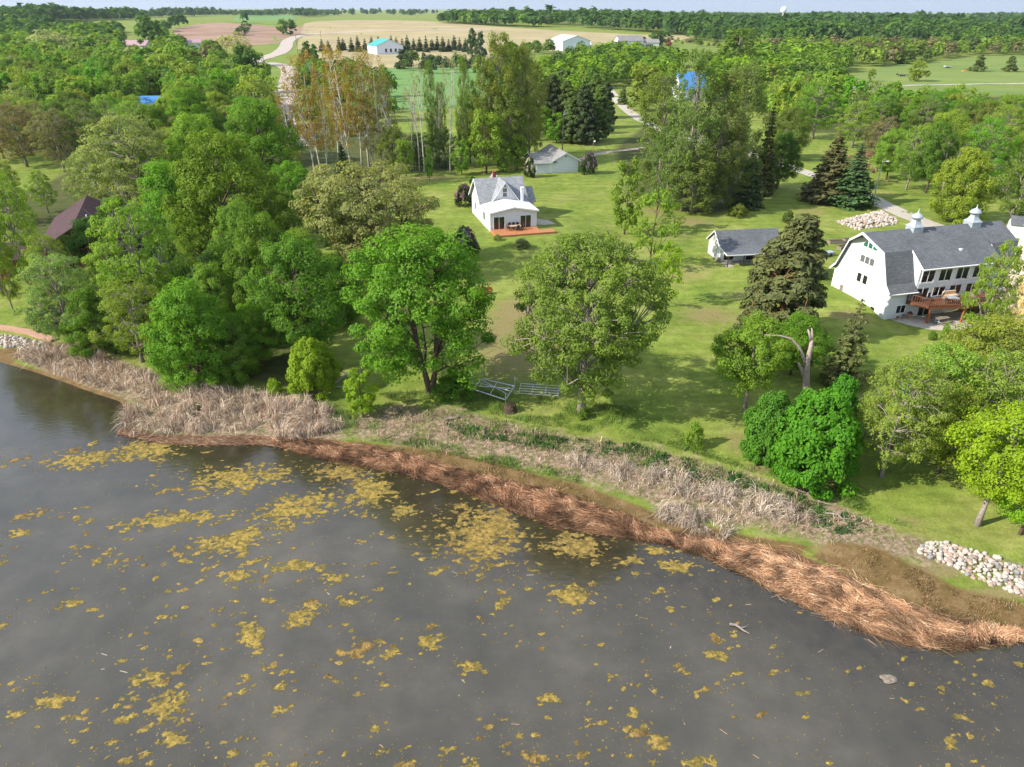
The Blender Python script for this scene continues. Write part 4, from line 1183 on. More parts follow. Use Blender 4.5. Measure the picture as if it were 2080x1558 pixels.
def flare(x0, x1):
    return [[(x0,-.55,EV-.25),(x1,-.55,EV-.25),(x1,.35,EV+.62),(x0,.35,EV+.62)], [(x0,.35,EV+.62),(x1,.35,EV+.62),(x1,yk,KN+.1),(x0,yk,KN+.1)]]
roof('lower_roof', flare(-ol, D0 - .02), 'slate_shingle', b, .14); roof('lower_roof', flare(D1 + .02, BL + orr), 'slate_shingle', b, .14)
roof('rear_roof', [[(BL+orr,BW+.55,EV-.25),(-ol,BW+.55,EV-.25),(-ol,BW-.35,EV+.62),(BL+orr,BW-.35,EV+.62)], [(BL+orr,BW-.35,EV+.62),(-ol,BW-.35,EV+.62),(-ol,ykb,KN+.1),(BL+orr,ykb,KN+.1)],
                   [(BL+orr,ykb,KN+.1),(-ol,ykb,KN+.1),(-ol-1.0,yr_,RG+.15),(BL+orr,yr_,RG+.15)]], 'slate_shingle', b, .14)
roof('upper_roof', [[(-ol,yk,KN+.12),(D0,yk,KN+.12),(D0,yr_,RG+.17),(-ol-1.0,yr_,RG+.17)], [(D0,-.45,DE+.0),(D1,-.45,DE+.0),(D1,yr_,RG+.17),(D0,yr_,RG+.17)], [(D1,yk,KN+.12),(BL+orr,yk,KN+.12),(BL+orr,yr_,RG+.17),(D1,yr_,RG+.17)]], 'slate_shingle', b, .14)
xo = -ol - .05
ft = .30
for (p0, p1) in (((xo,-.55,EV-.22),(xo,.35,EV+.66)), ((xo,.35,EV+.66),(xo,yk,KN+.14)), ((xo,yk,KN+.14),(xo-1.0,yr_,RG+.2)), ((xo-1.0,yr_,RG+.2),(xo,ykb,KN+.14)), ((xo,ykb,KN+.14),(xo,BW-.35,EV+.66)), ((xo,BW-.35,EV+.66),(xo,BW+.55,EV-.22))):
    barge(b, p0, p1, ft, (-1.6, 0, 0))
barge(b, (D0-.04,-.47,DE+.02), (D0-.04,yk,KN+.16), .26, (-1,0,0)); 
MB().tube([(D0,-.5,DE-.08),(D1,-.5,DE-.08)], .08, 6).build('gutter', M['white_trim'], b)
MB().tube([(-.4,-.62,EV-.32),(D0,-.62,EV-.32)], .08, 6).build('gutter', M['white_trim'], b)
MB().tube([(.02,-.12,EV-.4),(.02,-.12,.1)], .06, 6).build('downspout', M['white_trim'], b)
MB().tube([(-.08,BW,EV-.4),(-.12,BW,.9),(-2.2,BW+.6,.85)], .07, 6).build('downspout', M['white_trim'], b)
# gable windows: big tripartite, small ones
wl = (0, -1, 0); ou = (-1, 0, 0)
for k in range(3):
    opening(b, (0, 6.2 - k * .86, 5.8), wl, .76, .92, 1, 1, ou, .06, 'screen_glass')
    opening(b, (0, 6.2 - k * .86, 6.84), wl, .76, .82, 1, 1, ou, .06, 'blind')
# arched top of three panes
for k, (za, zb_) in enumerate([(.55, .95), (.95, .95), (.95, .55)]):
    y_a = 6.2 - k * .86; y_b = y_a - .76
    fr = wall(b, [(-.03, y_a + .05, 7.78), (-.03, y_b - .05, 7.78), (-.03, y_b - .05, 7.8 + zb_), (-.03, y_a + .05, 7.8 + za)], (-.03, 0, 0), 'white_trim', 'window')
    wall(fr, [(-.065, y_a - .03, 7.86), (-.065, y_b + .03, 7.86), (-.065, y_b + .03, 7.72 + zb_), (-.065, y_a - .03, 7.72 + za)], (-.02, 0, 0), 'glass_green', 'pane')
opening(b, (0, 7.3, 6.6), wl, .22, .9, 1, 1, ou, .06, 'blind'); opening(b, (0, 3.05, 6.4), wl, .22, .9, 1, 1, ou, .06, 'blind')
opening(b, (0, 6.05, 3.2), wl, .75, 1.15, 1, 1, ou, .08, 'glass'); opening(b, (0, 4.95, 3.2), wl, .75, 1.15, 1, 1, ou, .08, 'glass')
opening(b, (0, 2.55, .35), wl, .75, .6, 1, 1, ou, .05, 'glass')
dr = MB().box(-.04, 0, 8.15, 8.75, .75, 1.75).build('basement_door', M['grey_wood'], b)
# front windows
fo = (0, -1, 0); fx = (1, 0, 0)
for k, x0 in enumerate((4.15, 6.75, 9.35, 11.95)):
    opening(b, (x0, -.04, 4.5), fx, 1.8, 1.55, 2, 1, fo, .1, 'glass')
opening(b, (4.0, 0, 2.42), fx, 1.75, 2.1, 2, 1, fo, .1, 'glass', name='sliding_door')
opening(b, (6.5, 0, 2.6), fx, 1.75, 1.9, 2, 1, fo, .1, 'glass'); opening(b, (9.0, 0, 2.6), fx, 1.75, 1.9, 2, 1, fo, .1, 'glass'); opening(b, (11.6, 0, 2.6), fx, 1.75, 1.9, 2, 1, fo, .1, 'glass')
opening(b, (1.55, 0, .75), fx, 1.3, 1.0, 2, 1, fo, .08, 'glass'); opening(b, (5.0, 0, .1), fx, 1.8, 2.0, 2, 1, fo, .08, 'glass', name='sliding_door')
# cupolas
for cx_ in (6.2, 15.3):
    cu = MB().box(cx_-.72, cx_+.72, yr_-.72, yr_+.72, RG-.8, RG+.42).build('cupola', M['galvanised'], b)
    hood = MB().lathe([(1.14, RG+.43), (.72, RG+.72), (.50, RG+1.1), (.46, RG+1.4)], 4).build('hood', M['galvanised'], cu)
    cap = MB().lathe([(.36, RG+1.4), (.70, RG+1.5), (.74, RG+1.66), (.46, RG+1.95), (.14, RG+2.12), (.05, RG+2.3), (.02, RG+2.65)], 16).build('cap', M['galvanised'], cu, True)
    hood.location = cap.location = (cx_, yr_, 0)
    hood.rotation_euler = (0, 0, math.pi / 4)
MB().box(10.6, 11.0, 1.5, 1.9, 7.0, 7.9).build('skylight', M['white_trim'], b)

# ---- raised deck of the barn house
d = thing('raised_deck', 'raised brown wooden deck with railing on the barn house', 'deck', (46.9, 83.3, BZ), BRZ)
DZ = 2.35
dpts = [(2.7, -.2), (3.9, -2.5), (8.6, -3.6), (13.8, -3.4), (14.6, -.2)]
MB().prism([(x, y, DZ - .06) for x, y in dpts], (0, 0, .06)).build('deck_floor', M['deck_dark'], d)
def rail_run(p, q):
    p = np.array(p); q = np.array(q); L = np.linalg.norm(q - p); u = (q - p) / L; nrm = np.array([-u[1], u[0]])
    def slab(z0, z1, t, name):
        a = [(*(p - nrm * t), z0), (*(q - nrm * t), z0), (*(q + nrm * t), z0), (*(p + nrm * t), z0)]
        return wall(d, a, (0, 0, z1 - z0), 'deck_dark', name)
    slab(DZ - .36, DZ - .07, .03, 'rim_joist'); slab(DZ + .08, DZ + .14, .03, 'bottom_rail'); slab(DZ + .92, DZ + .99, .07, 'top_rail')
    n = int(L / .26); me = BAL
    for i in range(1, n):
        c = p + u * L * i / n
        o = link('baluster', me, d); o.location = (c[0], c[1], DZ + .14)
    for c in (p, q):
        o = link('rail_post', RPOST, d); o.location = (c[0], c[1], DZ - .36)
BAL = MB().box(-.035, .035, -.035, .035, 0, .78).mesh('baluster', M['deck_dark'])
RPOST = MB().box(-.06, .06, -.06, .06, 0, 1.45).mesh('rail_post', M['deck_dark'])
for i in range(4): rail_run(dpts[i], dpts[i + 1])
for (x, y) in ((4.2, -2.55), (8.5, -3.45), (13.5, -3.2)):
    MB().box(x - .1, x + .1, y - .1, y + .1, -.2, DZ - .36).build('support_post', M['log_wood'], d)

def on_deck(x, y, z=DZ): return local(d, (x, y, z))
s = thing('patio_sofa', 'tan cushioned sofa on the raised wooden deck', 'sofa', on_deck(8.4, -.95), BRZ)
MB().box(-1.0, 1.0, -.4, .4, .12, .4).build('frame', M['dark_wood'], s)
for x in (-.95, .02): MB().box(x, x + .93, -.38, .3, .4, .56).build('seat_cushion', M['cushion'], s); MB().box(x, x + .93, .18, .38, .56, 1.0).build('back_cushion', M['cushion'], s)
t = thing('glass_table', 'round glass topped table among the chairs on the raised deck', 'table', on_deck(7.5, -2.35), 0)
MB().lathe([(.72, .70), (.74, .72), (.72, .74)], 20).build('table_top', M['galvanised'], t); MB().lathe([(.3, 0), (.05, .08), (.05, .7)], 10).build('pedestal', M['dark_metal'], t)
for i, (x, y, rz, lab) in enumerate([(6.4, -2.2, 1.4, 'deck chair left of the round glass table'), (7.1, -1.4, .3, 'deck chair between the round glass table and the sofa'), (8.6, -2.7, -1.6, 'dark deck chair right of the round glass table'), (5.3, -1.0, .2, 'dark chair by the sliding door on the raised deck'), (10.2, -2.2, -1.2, 'deck chair near the foliage at the right of the raised deck')]):
    dining_chair(on_deck(x, y), BRZ + rz, lab, 'chairs on the raised deck', 'dark_metal' if i in (2, 3) else 'grey_wood')
gr = thing('barbecue_grill', 'black covered barbecue grill against the wall on the raised deck', 'grill', on_deck(3.75, -.6), BRZ)
MB().box(-.4, .4, -.25, .25, .3, .85).build('firebox', M['dark_metal'], gr); MB().prism([(-.4, -.25, .85), (-.4, .25, .85), (-.4, .2, 1.1), (-.4, -.1, 1.15)], (.8, 0, 0)).build('lid', M['dark_metal'], gr)
for x in (-.36, .3):
    for y in (-.2, .14): MB().box(x, x + .06, y, y + .06, 0, .3).build('leg', M['dark_metal'], gr)
# patio below
pt = [(.9, -.3), (1.5, -2.2), (2.8, -3.9), (4.6, -4.9), (7, -5.2), (9.5, -4.9), (12.5, -4.6), (14, -.3)]
MB().prism([(*local(b, (x, y, 0)).xy, 1.45) for x, y in pt], (0, 0, .18)).build('patio_slab', M['concrete'], kind='structure', label='pale concrete patio under the raised deck')
PZ = 1.63
def on_patio(x, y): 
    q = local(b, (x, y, 0)); return (q.x, q.y, PZ)
t = thing('picnic_table', 'grey wooden picnic table on the concrete patio under the deck', 'table', on_patio(5.9, -3.0), BRZ + .1)
MB().box(-.95, .95, -.4, .4, .70, .76).build('table_top', M['grey_wood'], t)
for y in (-.85, .6): MB().box(-.95, .95, y, y + .25, .40, .45).build('bench', M['grey_wood'], t)
for x in (-.75, .68): MB().box(x, x + .07, -.8, .8, .32, .40).box(x, x + .07, -.3, -.2, 0, .7).box(x, x + .07, .2, .3, 0, .7).build('leg', M['steel'], t)
for i, (x, y, sc, lab) in enumerate([(1.5, -.6, .7, 'small flower pot at the barn house corner'), (2.5, -.5, .8, 'flower pot below the basement windows'), (3.3, -.6, 1.3, 'large pale planter against the barn house wall')]):
    p_ = thing('flower_pot', lab, 'pot', on_patio(x, y), 0, 'pots along the barn house wall'); p_.scale = (sc, sc, sc)
    MB().lathe([(.16, 0), (.26, .42), (.29, .42), (.29, .5), (.24, .5), (.22, .44)], 12).build('pot', M['terracotta'], p_); MB().lathe([(.2, .44), (.22, .55), (.1, .7)], 9).build('plant', M['soil'], p_)

# ---- white shed with porch
sd = thing('porch_shed', 'small white shed with slate roof and open porch', 'shed', (31.4, 103.9, hz(32, 104) - .05), math.atan2(.15, .99))
SL, SW = 9.5, 4.65
wall(sd, [(0,0,-.4),(0,SW,-.4),(0,SW,2.35),(0,SW/2,4.05),(0,0,2.35)], (.12,0,0), 'white_boards', 'gable_wall'); wall(sd, [(SL,0,-.4),(SL,SW,-.4),(SL,SW,2.35),(SL,SW/2,4.05),(SL,0,2.35)], (-.12,0,0), 'white_boards', 'gable_wall')
wall(sd, [(.12,0,-.4),(SL-.12,0,-.4),(SL-.12,0,2.35),(.12,0,2.35)], (0,.12,0), 'shade_blue_siding'); wall(sd, [(.12,SW,-.4),(SL-.12,SW,-.4),(SL-.12,SW,2.35),(.12,SW,2.35)], (0,-.12,0))
roof('roof', [[(-.3,0,2.45),(SL+.3,0,2.45),(SL+.3,SW/2,4.2),(-.3,SW/2,4.2)], [(SL+.3,SW+.3,2.25),(-.3,SW+.3,2.25),(-.3,SW/2,4.2),(SL+.3,SW/2,4.2)]], 'slate_shingle', sd)
roof('porch_roof', [[(-.3,-2.95,1.95),(SL+.3,-2.95,1.95),(SL+.3,0.02,2.46),(-.3,0.02,2.46)]], 'slate_shingle', sd, .1)
barge(sd, (-.33,-2.97,1.95), (-.33,0,2.47), .14, (-1,0,0)); barge(sd, (-.33,0,2.47), (-.33,SW/2,4.22), .16, (-1,0,0)); barge(sd, (-.33,SW+.32,2.25), (-.33,SW/2,4.22), .16, (-1,0,0))
barge(sd, (-.3,-2.98,1.97), (SL+.3,-2.98,1.97), .14, (0,-1,0), name='fascia')
for x in (0.0, 2.45, 4.9, 7.3, 9.4): MB().box(x-.06, x+.06, -2.85, -2.73, -.3, 1.85).build('porch_post', M['dark_wood'], sd)
MB().box(.0, SL, -2.95, -.02, -.25, .06).build('porch_floor', M['concrete'], sd)
opening(sd, (.55,0,.25), (1,0,0), 1.6, 1.5, 2, 1, (0,-1,0), .05, 'glass'); opening(sd, (4.1,0,.1), (1,0,0), 1.4, 1.85, 1, 1, (0,-1,0), .06, 'glass', name='door')
MB().box(-.5, -.1, -.5, .1, -.3, .75).build('wood_box', M['grey_wood'], sd)

# ---- log house in the trees at the left
LX, LY = at_y(135, 447, 100.0)[0], 100.0
lz = hz(LX, LY)
lg = thing('log_house', 'orange log house with maroon roof half hidden in trees', 'house', (LX, LY + 1.0, lz), math.radians(23))
wall(lg, [(-4.5,0,-.4),(4.5,0,-.4),(4.5,0,4.7),(0,0,7.25),(-4.5,0,4.7)], (0,.2,0), 'log_wood', 'gable_wall')
wall(lg, [(-4.5,.2,-.4),(-4.5,20,-.4),(-4.5,20,4.7),(-4.5,.2,4.7)], (.2,0,0), 'log_wood'); wall(lg, [(4.5,.2,-.4),(4.5,20,-.4),(4.5,20,4.7),(4.5,.2,4.7)], (-.2,0,0), 'log_wood')
wall(lg, [(-4.5,20,-.4),(4.5,20,-.4),(4.5,20,4.7),(0,20,7.25),(-4.5,20,4.7)], (0,-.2,0), 'log_wood', 'gable_wall')
kl = 2.55 / 4.5
roof('roof', [[(-5.5,-1.0,4.7-kl+.1),(0,-1.0,7.35),(0,20.8,7.35),(-5.5,20.8,4.7-kl+.1)], [(0,-1.0,7.35),(5.5,-1.0,4.7-kl+.1),(5.5,20.8,4.7-kl+.1),(0,20.8,7.35)]], 'maroon_shingle', lg, .2)
roof('side_roof', [[(-12,1.5,2.9),(-4.4,1.5,2.9),(-4.4,5.5,4.6),(-12,5.5,4.6)], [(-4.4,9.5,2.9),(-12,9.5,2.9),(-12,5.5,4.6),(-4.4,5.5,4.6)]], 'maroon_shingle', lg, .2)
wall(lg, [(-11.5,2.2,-.4),(-4.6,2.2,-.4),(-4.6,2.2,3.0),(-11.5,2.2,3.0)], (0,.2,0), 'log_wood', 'side_wall')
barge(lg, (-5.5,-1.05,4.7-kl+.1), (0,-1.05,7.37), .25, (0,-1,0), 'dark_wood'); barge(lg, (0,-1.05,7.37), (5.5,-1.05,4.7-kl+.1), .25, (0,-1,0), 'dark_wood')
opening(lg, (-2.4,0,1.0), (1,0,0), 1.6, 1.6, 2, 1, (0,-1,0), .08, 'glass', 'log_wood'); opening(lg, (.8,0,1.0), (1,0,0), 1.6, 1.6, 2, 1, (0,-1,0), .08, 'glass', 'log_wood'); opening(lg, (-1,0,4.1), (1,0,0), 2.0, 1.1, 2, 1, (0,-1,0), .08, 'glass', 'log_wood')
MB().lathe([(.1, 6.2), (.1, 7.9)], 8, (1.5, 4)).build('vent_pipe', M['white_trim'], lg)

# ---- silo at the right edge, small white shed
sp_ = gp(2036, 690)
rs_ = 3.2
sl = thing('silo', 'cream silo beyond the right end of the barn house', 'silo', (sp_[0] + rs_ + .3, sp_[1] + 2.0, sp_[2] - .2), 0)
MB().lathe([(rs_, 0), (rs_, 13.5)], 40).build('shell', M['cream_paint'], sl, True)
for k in range(9): MB().lathe([(rs_ + .02, 1 + k * 1.45), (rs_ + .06, 1.02 + k * 1.45), (rs_ + .06, 1.08 + k * 1.45), (rs_ + .02, 1.1 + k * 1.45)], 40).build('hoop', M['cream_paint'], sl, True)
MB().lathe([(rs_ + .05, 13.5), (rs_ * .8, 14.9), (rs_ * .4, 15.8), (.1, 16.1)], 32).build('dome', M['galvanised'], sl, True)
q = gp(2060, 482)
ws = gable_house('white_shed', 'little white gabled shed behind the barn house at the right edge', 'shed', (q[0] + 1.2, q[1] + 1.0, q[2]), math.radians(-25), 3.2, 3.4, 2.2, 3.2, 'white_boards', 'slate_shingle', .2)

# ---- distant buildings
def far_house(name, label, cat, px, py, Lpx, rz, Wm, eave, ridge, wm, rm, L=None, group=None):
    p = gp(px, py); zc = p[1] * cP - (p[2] - CAM_H) * sP
    return gable_house(name, label, cat, tuple(p), rz, L or Lpx * zc / FPX, Wm, eave, ridge, wm, rm, .5, group), zc / FPX
t, m1 = far_house('teal_roof_house', 'pale house with teal metal roof by the spruce row', 'house', 783, 108, 44, math.radians(118), 22, 6.0, 10.5, 'shade_blue_siding', 'teal_roof', 24)
for k in range(3): opening(t, (-12.0, -5.5 + k * 4.0, 1.2), (0, 1, 0), 1.8, 2.6, 1, 1, (-1, 0, 0), .2, 'glass')
for k in range(3): opening(t, (-8 + 6 * k, -11, 1.2), (1, 0, 0), 2.0, 2.4, 1, 1, (0, -1, 0), .2, 'glass')
t, m1 = far_house('pole_barn', 'long white pole barn with pale metal roof behind the green thicket', 'barn', 1155, 101, 60, math.radians(112), 26, 7.5, 11.5, 'shade_blue_siding', 'tin_roof', 30)
MB().box(-15.2, -15.02, -4, 4, 0, 5.5).build('barn_door', M['white_trim'], t)
t, m1 = far_house('ranch_house', 'white ranch house with grey roof on the far lawn', 'house', 1276, 97, 44, math.radians(18), 12, 6.0, 10.0, 'white_siding', 'old_shingle', 24)
for k in range(4): opening(t, (-9.5 + 5.5 * k, -6, 1.5), (1, 0, 0), 1.5, 2.0, 1, 1, (0, -1, 0), .15, 'glass')
t, m1 = far_house('porch_house', 'low white wing with dark porch openings right of the ranch house', 'house', 1317, 97, 34, math.radians(4), 9, 4.6, 7.2, 'white_siding', 'old_shingle', 17)
opening(t, (-3.5, -4.5, .2), (1, 0, 0), 6.5, 3.0, 4, 1, (0, -1, 0), .2, 'glass', name='door')
far_house('metal_shed', 'tiny white hut right of the long white pole barn', 'shed', 1193, 97, 10, .2, 5, 3, 4.5, 'white_siding', 'tin_roof', 5)
far_house('rose_roof_shed', 'long white shed with dull rose roof in the left woods', 'shed', 280, 108, 36, math.radians(-4), 12, 6.0, 9.5, 'white_siding', 'rose_roof', 22)
far_house('farm_shed', 'small white farm shed below the plowed field', 'shed', 396, 100, 18, math.radians(20), 10, 5.5, 8, 'white_siding', 'rose_roof', 12)
far_house('farmstead', 'brown roofed farm building right of the white farm shed', 'building', 425, 98, 30, math.radians(10), 9, 3.5, 6, 'grey_wood', 'maroon_shingle', 16)
far_house('blue_roof_cabin', 'bright blue roof showing through the left woods', 'cabin', 318, 232, 44, math.radians(10), 8, 3.0, 6.2, 'white_siding', 'blue_roof', 10)
bh, m1 = far_house('blue_roof_house', 'white house with bright blue roof behind the dull poplars', 'house', 1397, 205, 40, math.radians(12), 9.5, 5.5, 11.0, 'white_siding', 'blue_roof', 11)
opening(bh, (-1.0, -4.75, 2.5), (1, 0, 0), 2, 2.0, 2, 1, (0, -1, 0), .15, 'glass')
for (px, py, L, lab) in [(1515, 50, 24, 'white grain building on the skyline left of the water tower'), (1622, 50, 26, 'white town building right of the water tower'), (1640, 50, 18, 'second white town building right of the water tower'), (1216, 47, 26, 'white farmhouse on the far wooded ridge'), (1530, 52, 12, 'small white building beside the grain building'), (305, 19.5, 20, 'white speck of a building on the far left ridge')][:5]:
    far_house('town_building', lab, 'building', px, py, 10, .3, L * .35, L * .28, L * .42, 'white_siding', 'tin_roof', L * .7, 'white buildings of the distant town')
wp = gp(1588, 46)
wt = thing('water_tower', 'white water tower rising above the distant woods', 'water tower', tuple(wp))
sc_ = wp[1] / 1444.0
Hh = 26 * sc_
MB().lathe([(4.2 * sc_, 0), (2.2 * sc_, Hh * .3), (2.2 * sc_, Hh * .55)], 14).build('column', M['white_trim'], wt, True)
MB().lathe([(2.2 * sc_, Hh * .55), (5.0 * sc_, Hh * .68), (5.4 * sc_, Hh * .8), (4.6 * sc_, Hh * .92), (1.5 * sc_, Hh)], 18).build('tank', M['white_trim'], wt, True)

# ------------------------------------------------------------------ stone banks (each stone a part)
def stone_mesh(seed):
    import bmesh as _b
    r = np.random.default_rng(seed); bm = _b.new(); _b.ops.create_icosphere(bm, subdivisions=1, radius=1.0)
    sx, sy, sz = r.uniform(.8, 1.2), r.uniform(.7, 1.05), r.uniform(.55, .8)
    for v in bm.verts:
        k = 1 + r.normal(0, .09); v.co = (v.co.x * sx * k, v.co.y * sy * k, v.co.z * sz * k)
    me = bpy.data.meshes.new('stone'); bm.to_mesh(me); bm.free()
    me.materials.append(M[['stone_pale', 'stone_pink', 'stone_pale', 'stone_grey', 'stone_pale', 'stone_pink', 'stone_pale', 'stone_pale'][seed % 8]])
    return me
STONES = [stone_mesh(i) for i in range(8)]
def stone_bank(name, label, poly_px, spacing, rad, seed, height_extra=0.0, maxn=300, cat='stones'):
    poly = np.array(px_poly(poly_px)); r = np.random.default_rng(seed)
    root = thing(name, label, cat, (0, 0, 0))
    lo, hi = poly.min(0), poly.max(0); pts = []
    row = 0; y = lo[1]
    while y < hi[1]:
        x = lo[0] + (row % 2) * spacing * .5
        while x < hi[0]:
            p = (x + r.normal(0, .16) * spacing, y + r.normal(0, .16) * spacing)
            if in_poly(np.array([p[0]]), np.array([p[1]]), poly)[0]: pts.append(p)
            x += spacing
        y += spacing * .84; row += 1
    pts = pts[:maxn] if len(pts) <= maxn else [pts[i] for i in r.permutation(len(pts))[:maxn]]
    P = np.array(pts); z = height(P[:, 0], P[:, 1]); dd = seg_dist(P[:, 0], P[:, 1], poly, True)
    for i, (x, y) in enumerate(pts):
        o = link('stone', STONES[r.integers(8)], root)
        s = rad * r.uniform(.6, 1.4)
        o.scale = (s, s, s); o.rotation_euler = (r.uniform(-.4, .4), r.uniform(-.4, .4), r.uniform(0, 6.28))
        o.location = (x, y, z[i] + s * .12 + height_extra * smooth(0, 1.5, dd[i]))
    return root, len(pts)
stone_bank('stone_riprap', 'pale rounded boulder bank on the shore at the lower right', [(1858,1112),(1890,1100),(1930,1102),(2000,1124),(2080,1152),(2150,1178),(2150,1236),(2080,1212),(2010,1190),(1930,1152),(1875,1130)], .37, .21, 3, .1)
stone_bank('stone_riprap', 'white stone retaining bank under the brick edging at the left', [(-60,676),(0,679),(50,687),(108,702),(100,713),(60,712),(0,704),(-60,700)], .5, .28, 5, .15)
stone_bank('rock_pile', 'spread pile of pinkish fieldstones on the lawn above the barn house', [(1698,451),(1740,440),(1790,428),(1822,446),(1820,457),(1780,462),(1740,468)], .55, .30, 7, .35)
P_ = [gp(*q) for q in [(-60,662),(0,666),(60,676),(110,693)]]
mb = MB()
for a_, b_ in zip(P_[:-1], P_[1:]):
    u_ = (b_ - a_)[:2]; u_ = u_ / np.linalg.norm(u_); nn_ = np.array([-u_[1], u_[0]]) * .45
    mb.prism([(a_[0]-nn_[0], a_[1]-nn_[1], a_[2]-.3), (b_[0]-nn_[0], b_[1]-nn_[1], b_[2]-.3), (b_[0]+nn_[0], b_[1]+nn_[1], b_[2]-.3), (a_[0]+nn_[0], a_[1]+nn_[1], a_[2]-.3)], (0, 0, .55))
mb.build('brick_edging', M['terracotta'], label='reddish brick edging strip along the left stone bank', cat='edging')

# ------------------------------------------------------------------ yard things
def pole(name, label, px, base_py, top_py, r0, mat, cat):
    p = gp(px, base_py); tz = at_y(px, top_py, p[1])[2]
    t = thing(name, label, cat, tuple(p)); H = tz - p[2]
    MB().tube([(0, 0, -.5), (0, 0, H)], [r0, r0 * .7], 8).build('post', M[mat], t)
    return t, H
t, H_ = pole('utility_pole', 'wooden utility pole with transformer behind the garage', 1142, 312, 226, .16, 'pole_wood', 'pole')
MB().lathe([(.05, 0), (.25, .05), (.25, .75), (.05, .8)], 10, (.3, 0)).build('transformer', M['galvanised'], t).location = (0, 0, H_ - .9)
MB().lathe([(.19, 0), (.19, .8)], 8).build('band', M['dark_metal'], t).location = (0, 0, 3.6)
MB().box(-.6, .6, -.05, .05, 0, .1).build('crossarm', M['pole_wood'], t).location = (0, 0, H_ - .25)
t, H_ = pole('yard_light', 'white yard light on a pale pole beside the garage', 1203, 338, 286, .09, 'pole_wood', 'lamp')
MB().lathe([(.05, -.1), (.22, 0), (.22, .22), (.06, .34)], 10, (.3, 0)).build('lamp_head', M['white_trim'], t).location = (0, 0, H_ - .25)
t, H_ = pole('lamp_post', 'tall grey lamp post beside the gravel drive', 1773, 413, 328, .1, 'steel', 'lamp')
MB().tube([(0, 0, H_ - .05), (.9, 0, H_ + .05)], .04, 6).build('arm', M['steel'], t); MB().box(.75, 1.25, -.12, .12, H_ - .02, H_ + .1).build('lamp_head', M['white_trim'], t)
for (px, by, ty, lab) in [(605, 108, 70, 'thin utility pole at the county road bend'), (1838, 92, 70, 'thin pole'), (652, 76, 62, 'thin utility pole beside the county road')]:
    if lab == 'thin pole': continue
    pole('utility_pole', lab, px, by, ty, .3, 'pole_wood', 'pole')

def tubes(root, name, segs, r, mat):
    for a_, b_ in segs: MB().tube([a_, b_], r, 6).build(name, M[mat], root)
# metal boat lift
c0 = gp(1003, 800)
bl = thing('boat_lift', 'grey metal boat lift frame lying on the bank', 'boat lift', tuple(c0), math.radians(-24))
zt = .85
A_, B_, C_, D_ = (-1.9, -.95, zt - .25), (1.9, -1.25, zt - .5), (1.9, .95, zt), (-1.9, 1.1, zt)
tubes(bl, 'rail', [(A_, B_), (C_, D_), (D_, A_), (B_, C_)], .055, 'steel')
tubes(bl, 'beam', [((-1.7, .2, zt - .05), (1.8, .1, zt - .15)), ((-1.6, .75, zt), (1.75, -.45, zt - .3)), ((-1.6, -.35, zt - .12), (1.8, .55, zt - .1)), ((-.1, 1.0, zt), (.1, -1.1, zt - .35))], .04, 'steel')
tubes(bl, 'leg', [((-1.95, -.95, -.1), (-1.95, -.9, 1.5)), ((-1.95, 1.1, 0), (-1.85, 1.2, 1.75)), ((1.9, .95, 0), (1.95, 1.0, 1.9)), ((1.9, -1.25, -.1), (1.9, -1.2, 1.1))], .05, 'steel')
# metal gate panels on the grass
c0 = gp(1095, 800)
gt = thing('metal_gate', 'rusty metal gate panel lying low in the grass beside the boat lift', 'gate', tuple(c0), math.radians(-9))
tubes(gt, 'rail', [((-2.0, y, .28 + .10 * k), (2.0, y, .30 + .10 * k)) for k, y in enumerate((-.7, -.35, 0, .35, .7))], .03, 'steel')
tubes(gt, 'upright', [((x, -.7, .28), (x, .7, .72)) for x in (-2.0, -.7, .7, 2.0)], .03, 'steel')
c0 = gp(955, 782)
tubes(thing('pipe_frame', 'short bent pale pipe leaning behind the forked maple', 'pipe', tuple(c0)), 'pipe', [((0, 0, 0), (.3, .1, .9)), ((.3, .1, .9), (.25, .1, 1.5))], .05, 'steel')
c0 = gp(715, 778)
df_ = thing('dock_frame', 'pale dock frame poles lying in shade left of the forked maple', 'dock frame', tuple(c0), 0)
tubes(df_, 'pole', [((-1.6, .8, 1.2), (1.5, 0, .2)), ((-1.6, -.6, .3), (-.2, .9, 1.1)), ((.9, .3, 0), (.9, .3, 1.6)), ((-1.8, -.8, 0), (.2, -1.2, .1))], .06, 'steel')
# red bench, stump, small cut stump, driftwood
c0 = gp(985, 598)
bn = thing('garden_bench', 'plain red wooden bench on the lawn behind the forked maple', 'bench', tuple(c0), 0.05)
MB().box(-1.0, 1.0, -.2, .2, .42, .5).build('seat', M['red_paint'], bn); MB().box(-1.0, 1.0, .2, .26, .55, .95).build('backrest', M['red_paint'], bn)
for x in (-.8, .74): MB().box(x, x + .06, -.18, .18, 0, .42).build('leg', M['red_paint'], bn)
def stump(px, py, r, hgt, lab, mat='bark'):
    p = gp(px, py); rg = np.random.default_rng(int(px)); mb = MB()
    prof_ = [(r * 1.35, -.2), (r * 1.1, hgt * .3), (r, hgt * .75), (r * .9, hgt)]
    mb.lathe(prof_, 11); mb.v = [(x * (1 + rg.normal(0, .1)), y * (1 + rg.normal(0, .1)), z + rg.normal(0, .05) * (z > 0)) for x, y, z in mb.v]
    o = mb.build('tree_stump', M[mat], label=lab, cat='stump'); o.location = tuple(p)
stump(1037, 835, .55, .75, 'dark rotten stump in the bank grass below the boat lift', 'soil')
stump(1193, 291, .7, 1.7, 'tall dark stump on the lawn behind the garage')
rg = np.random.default_rng(31)
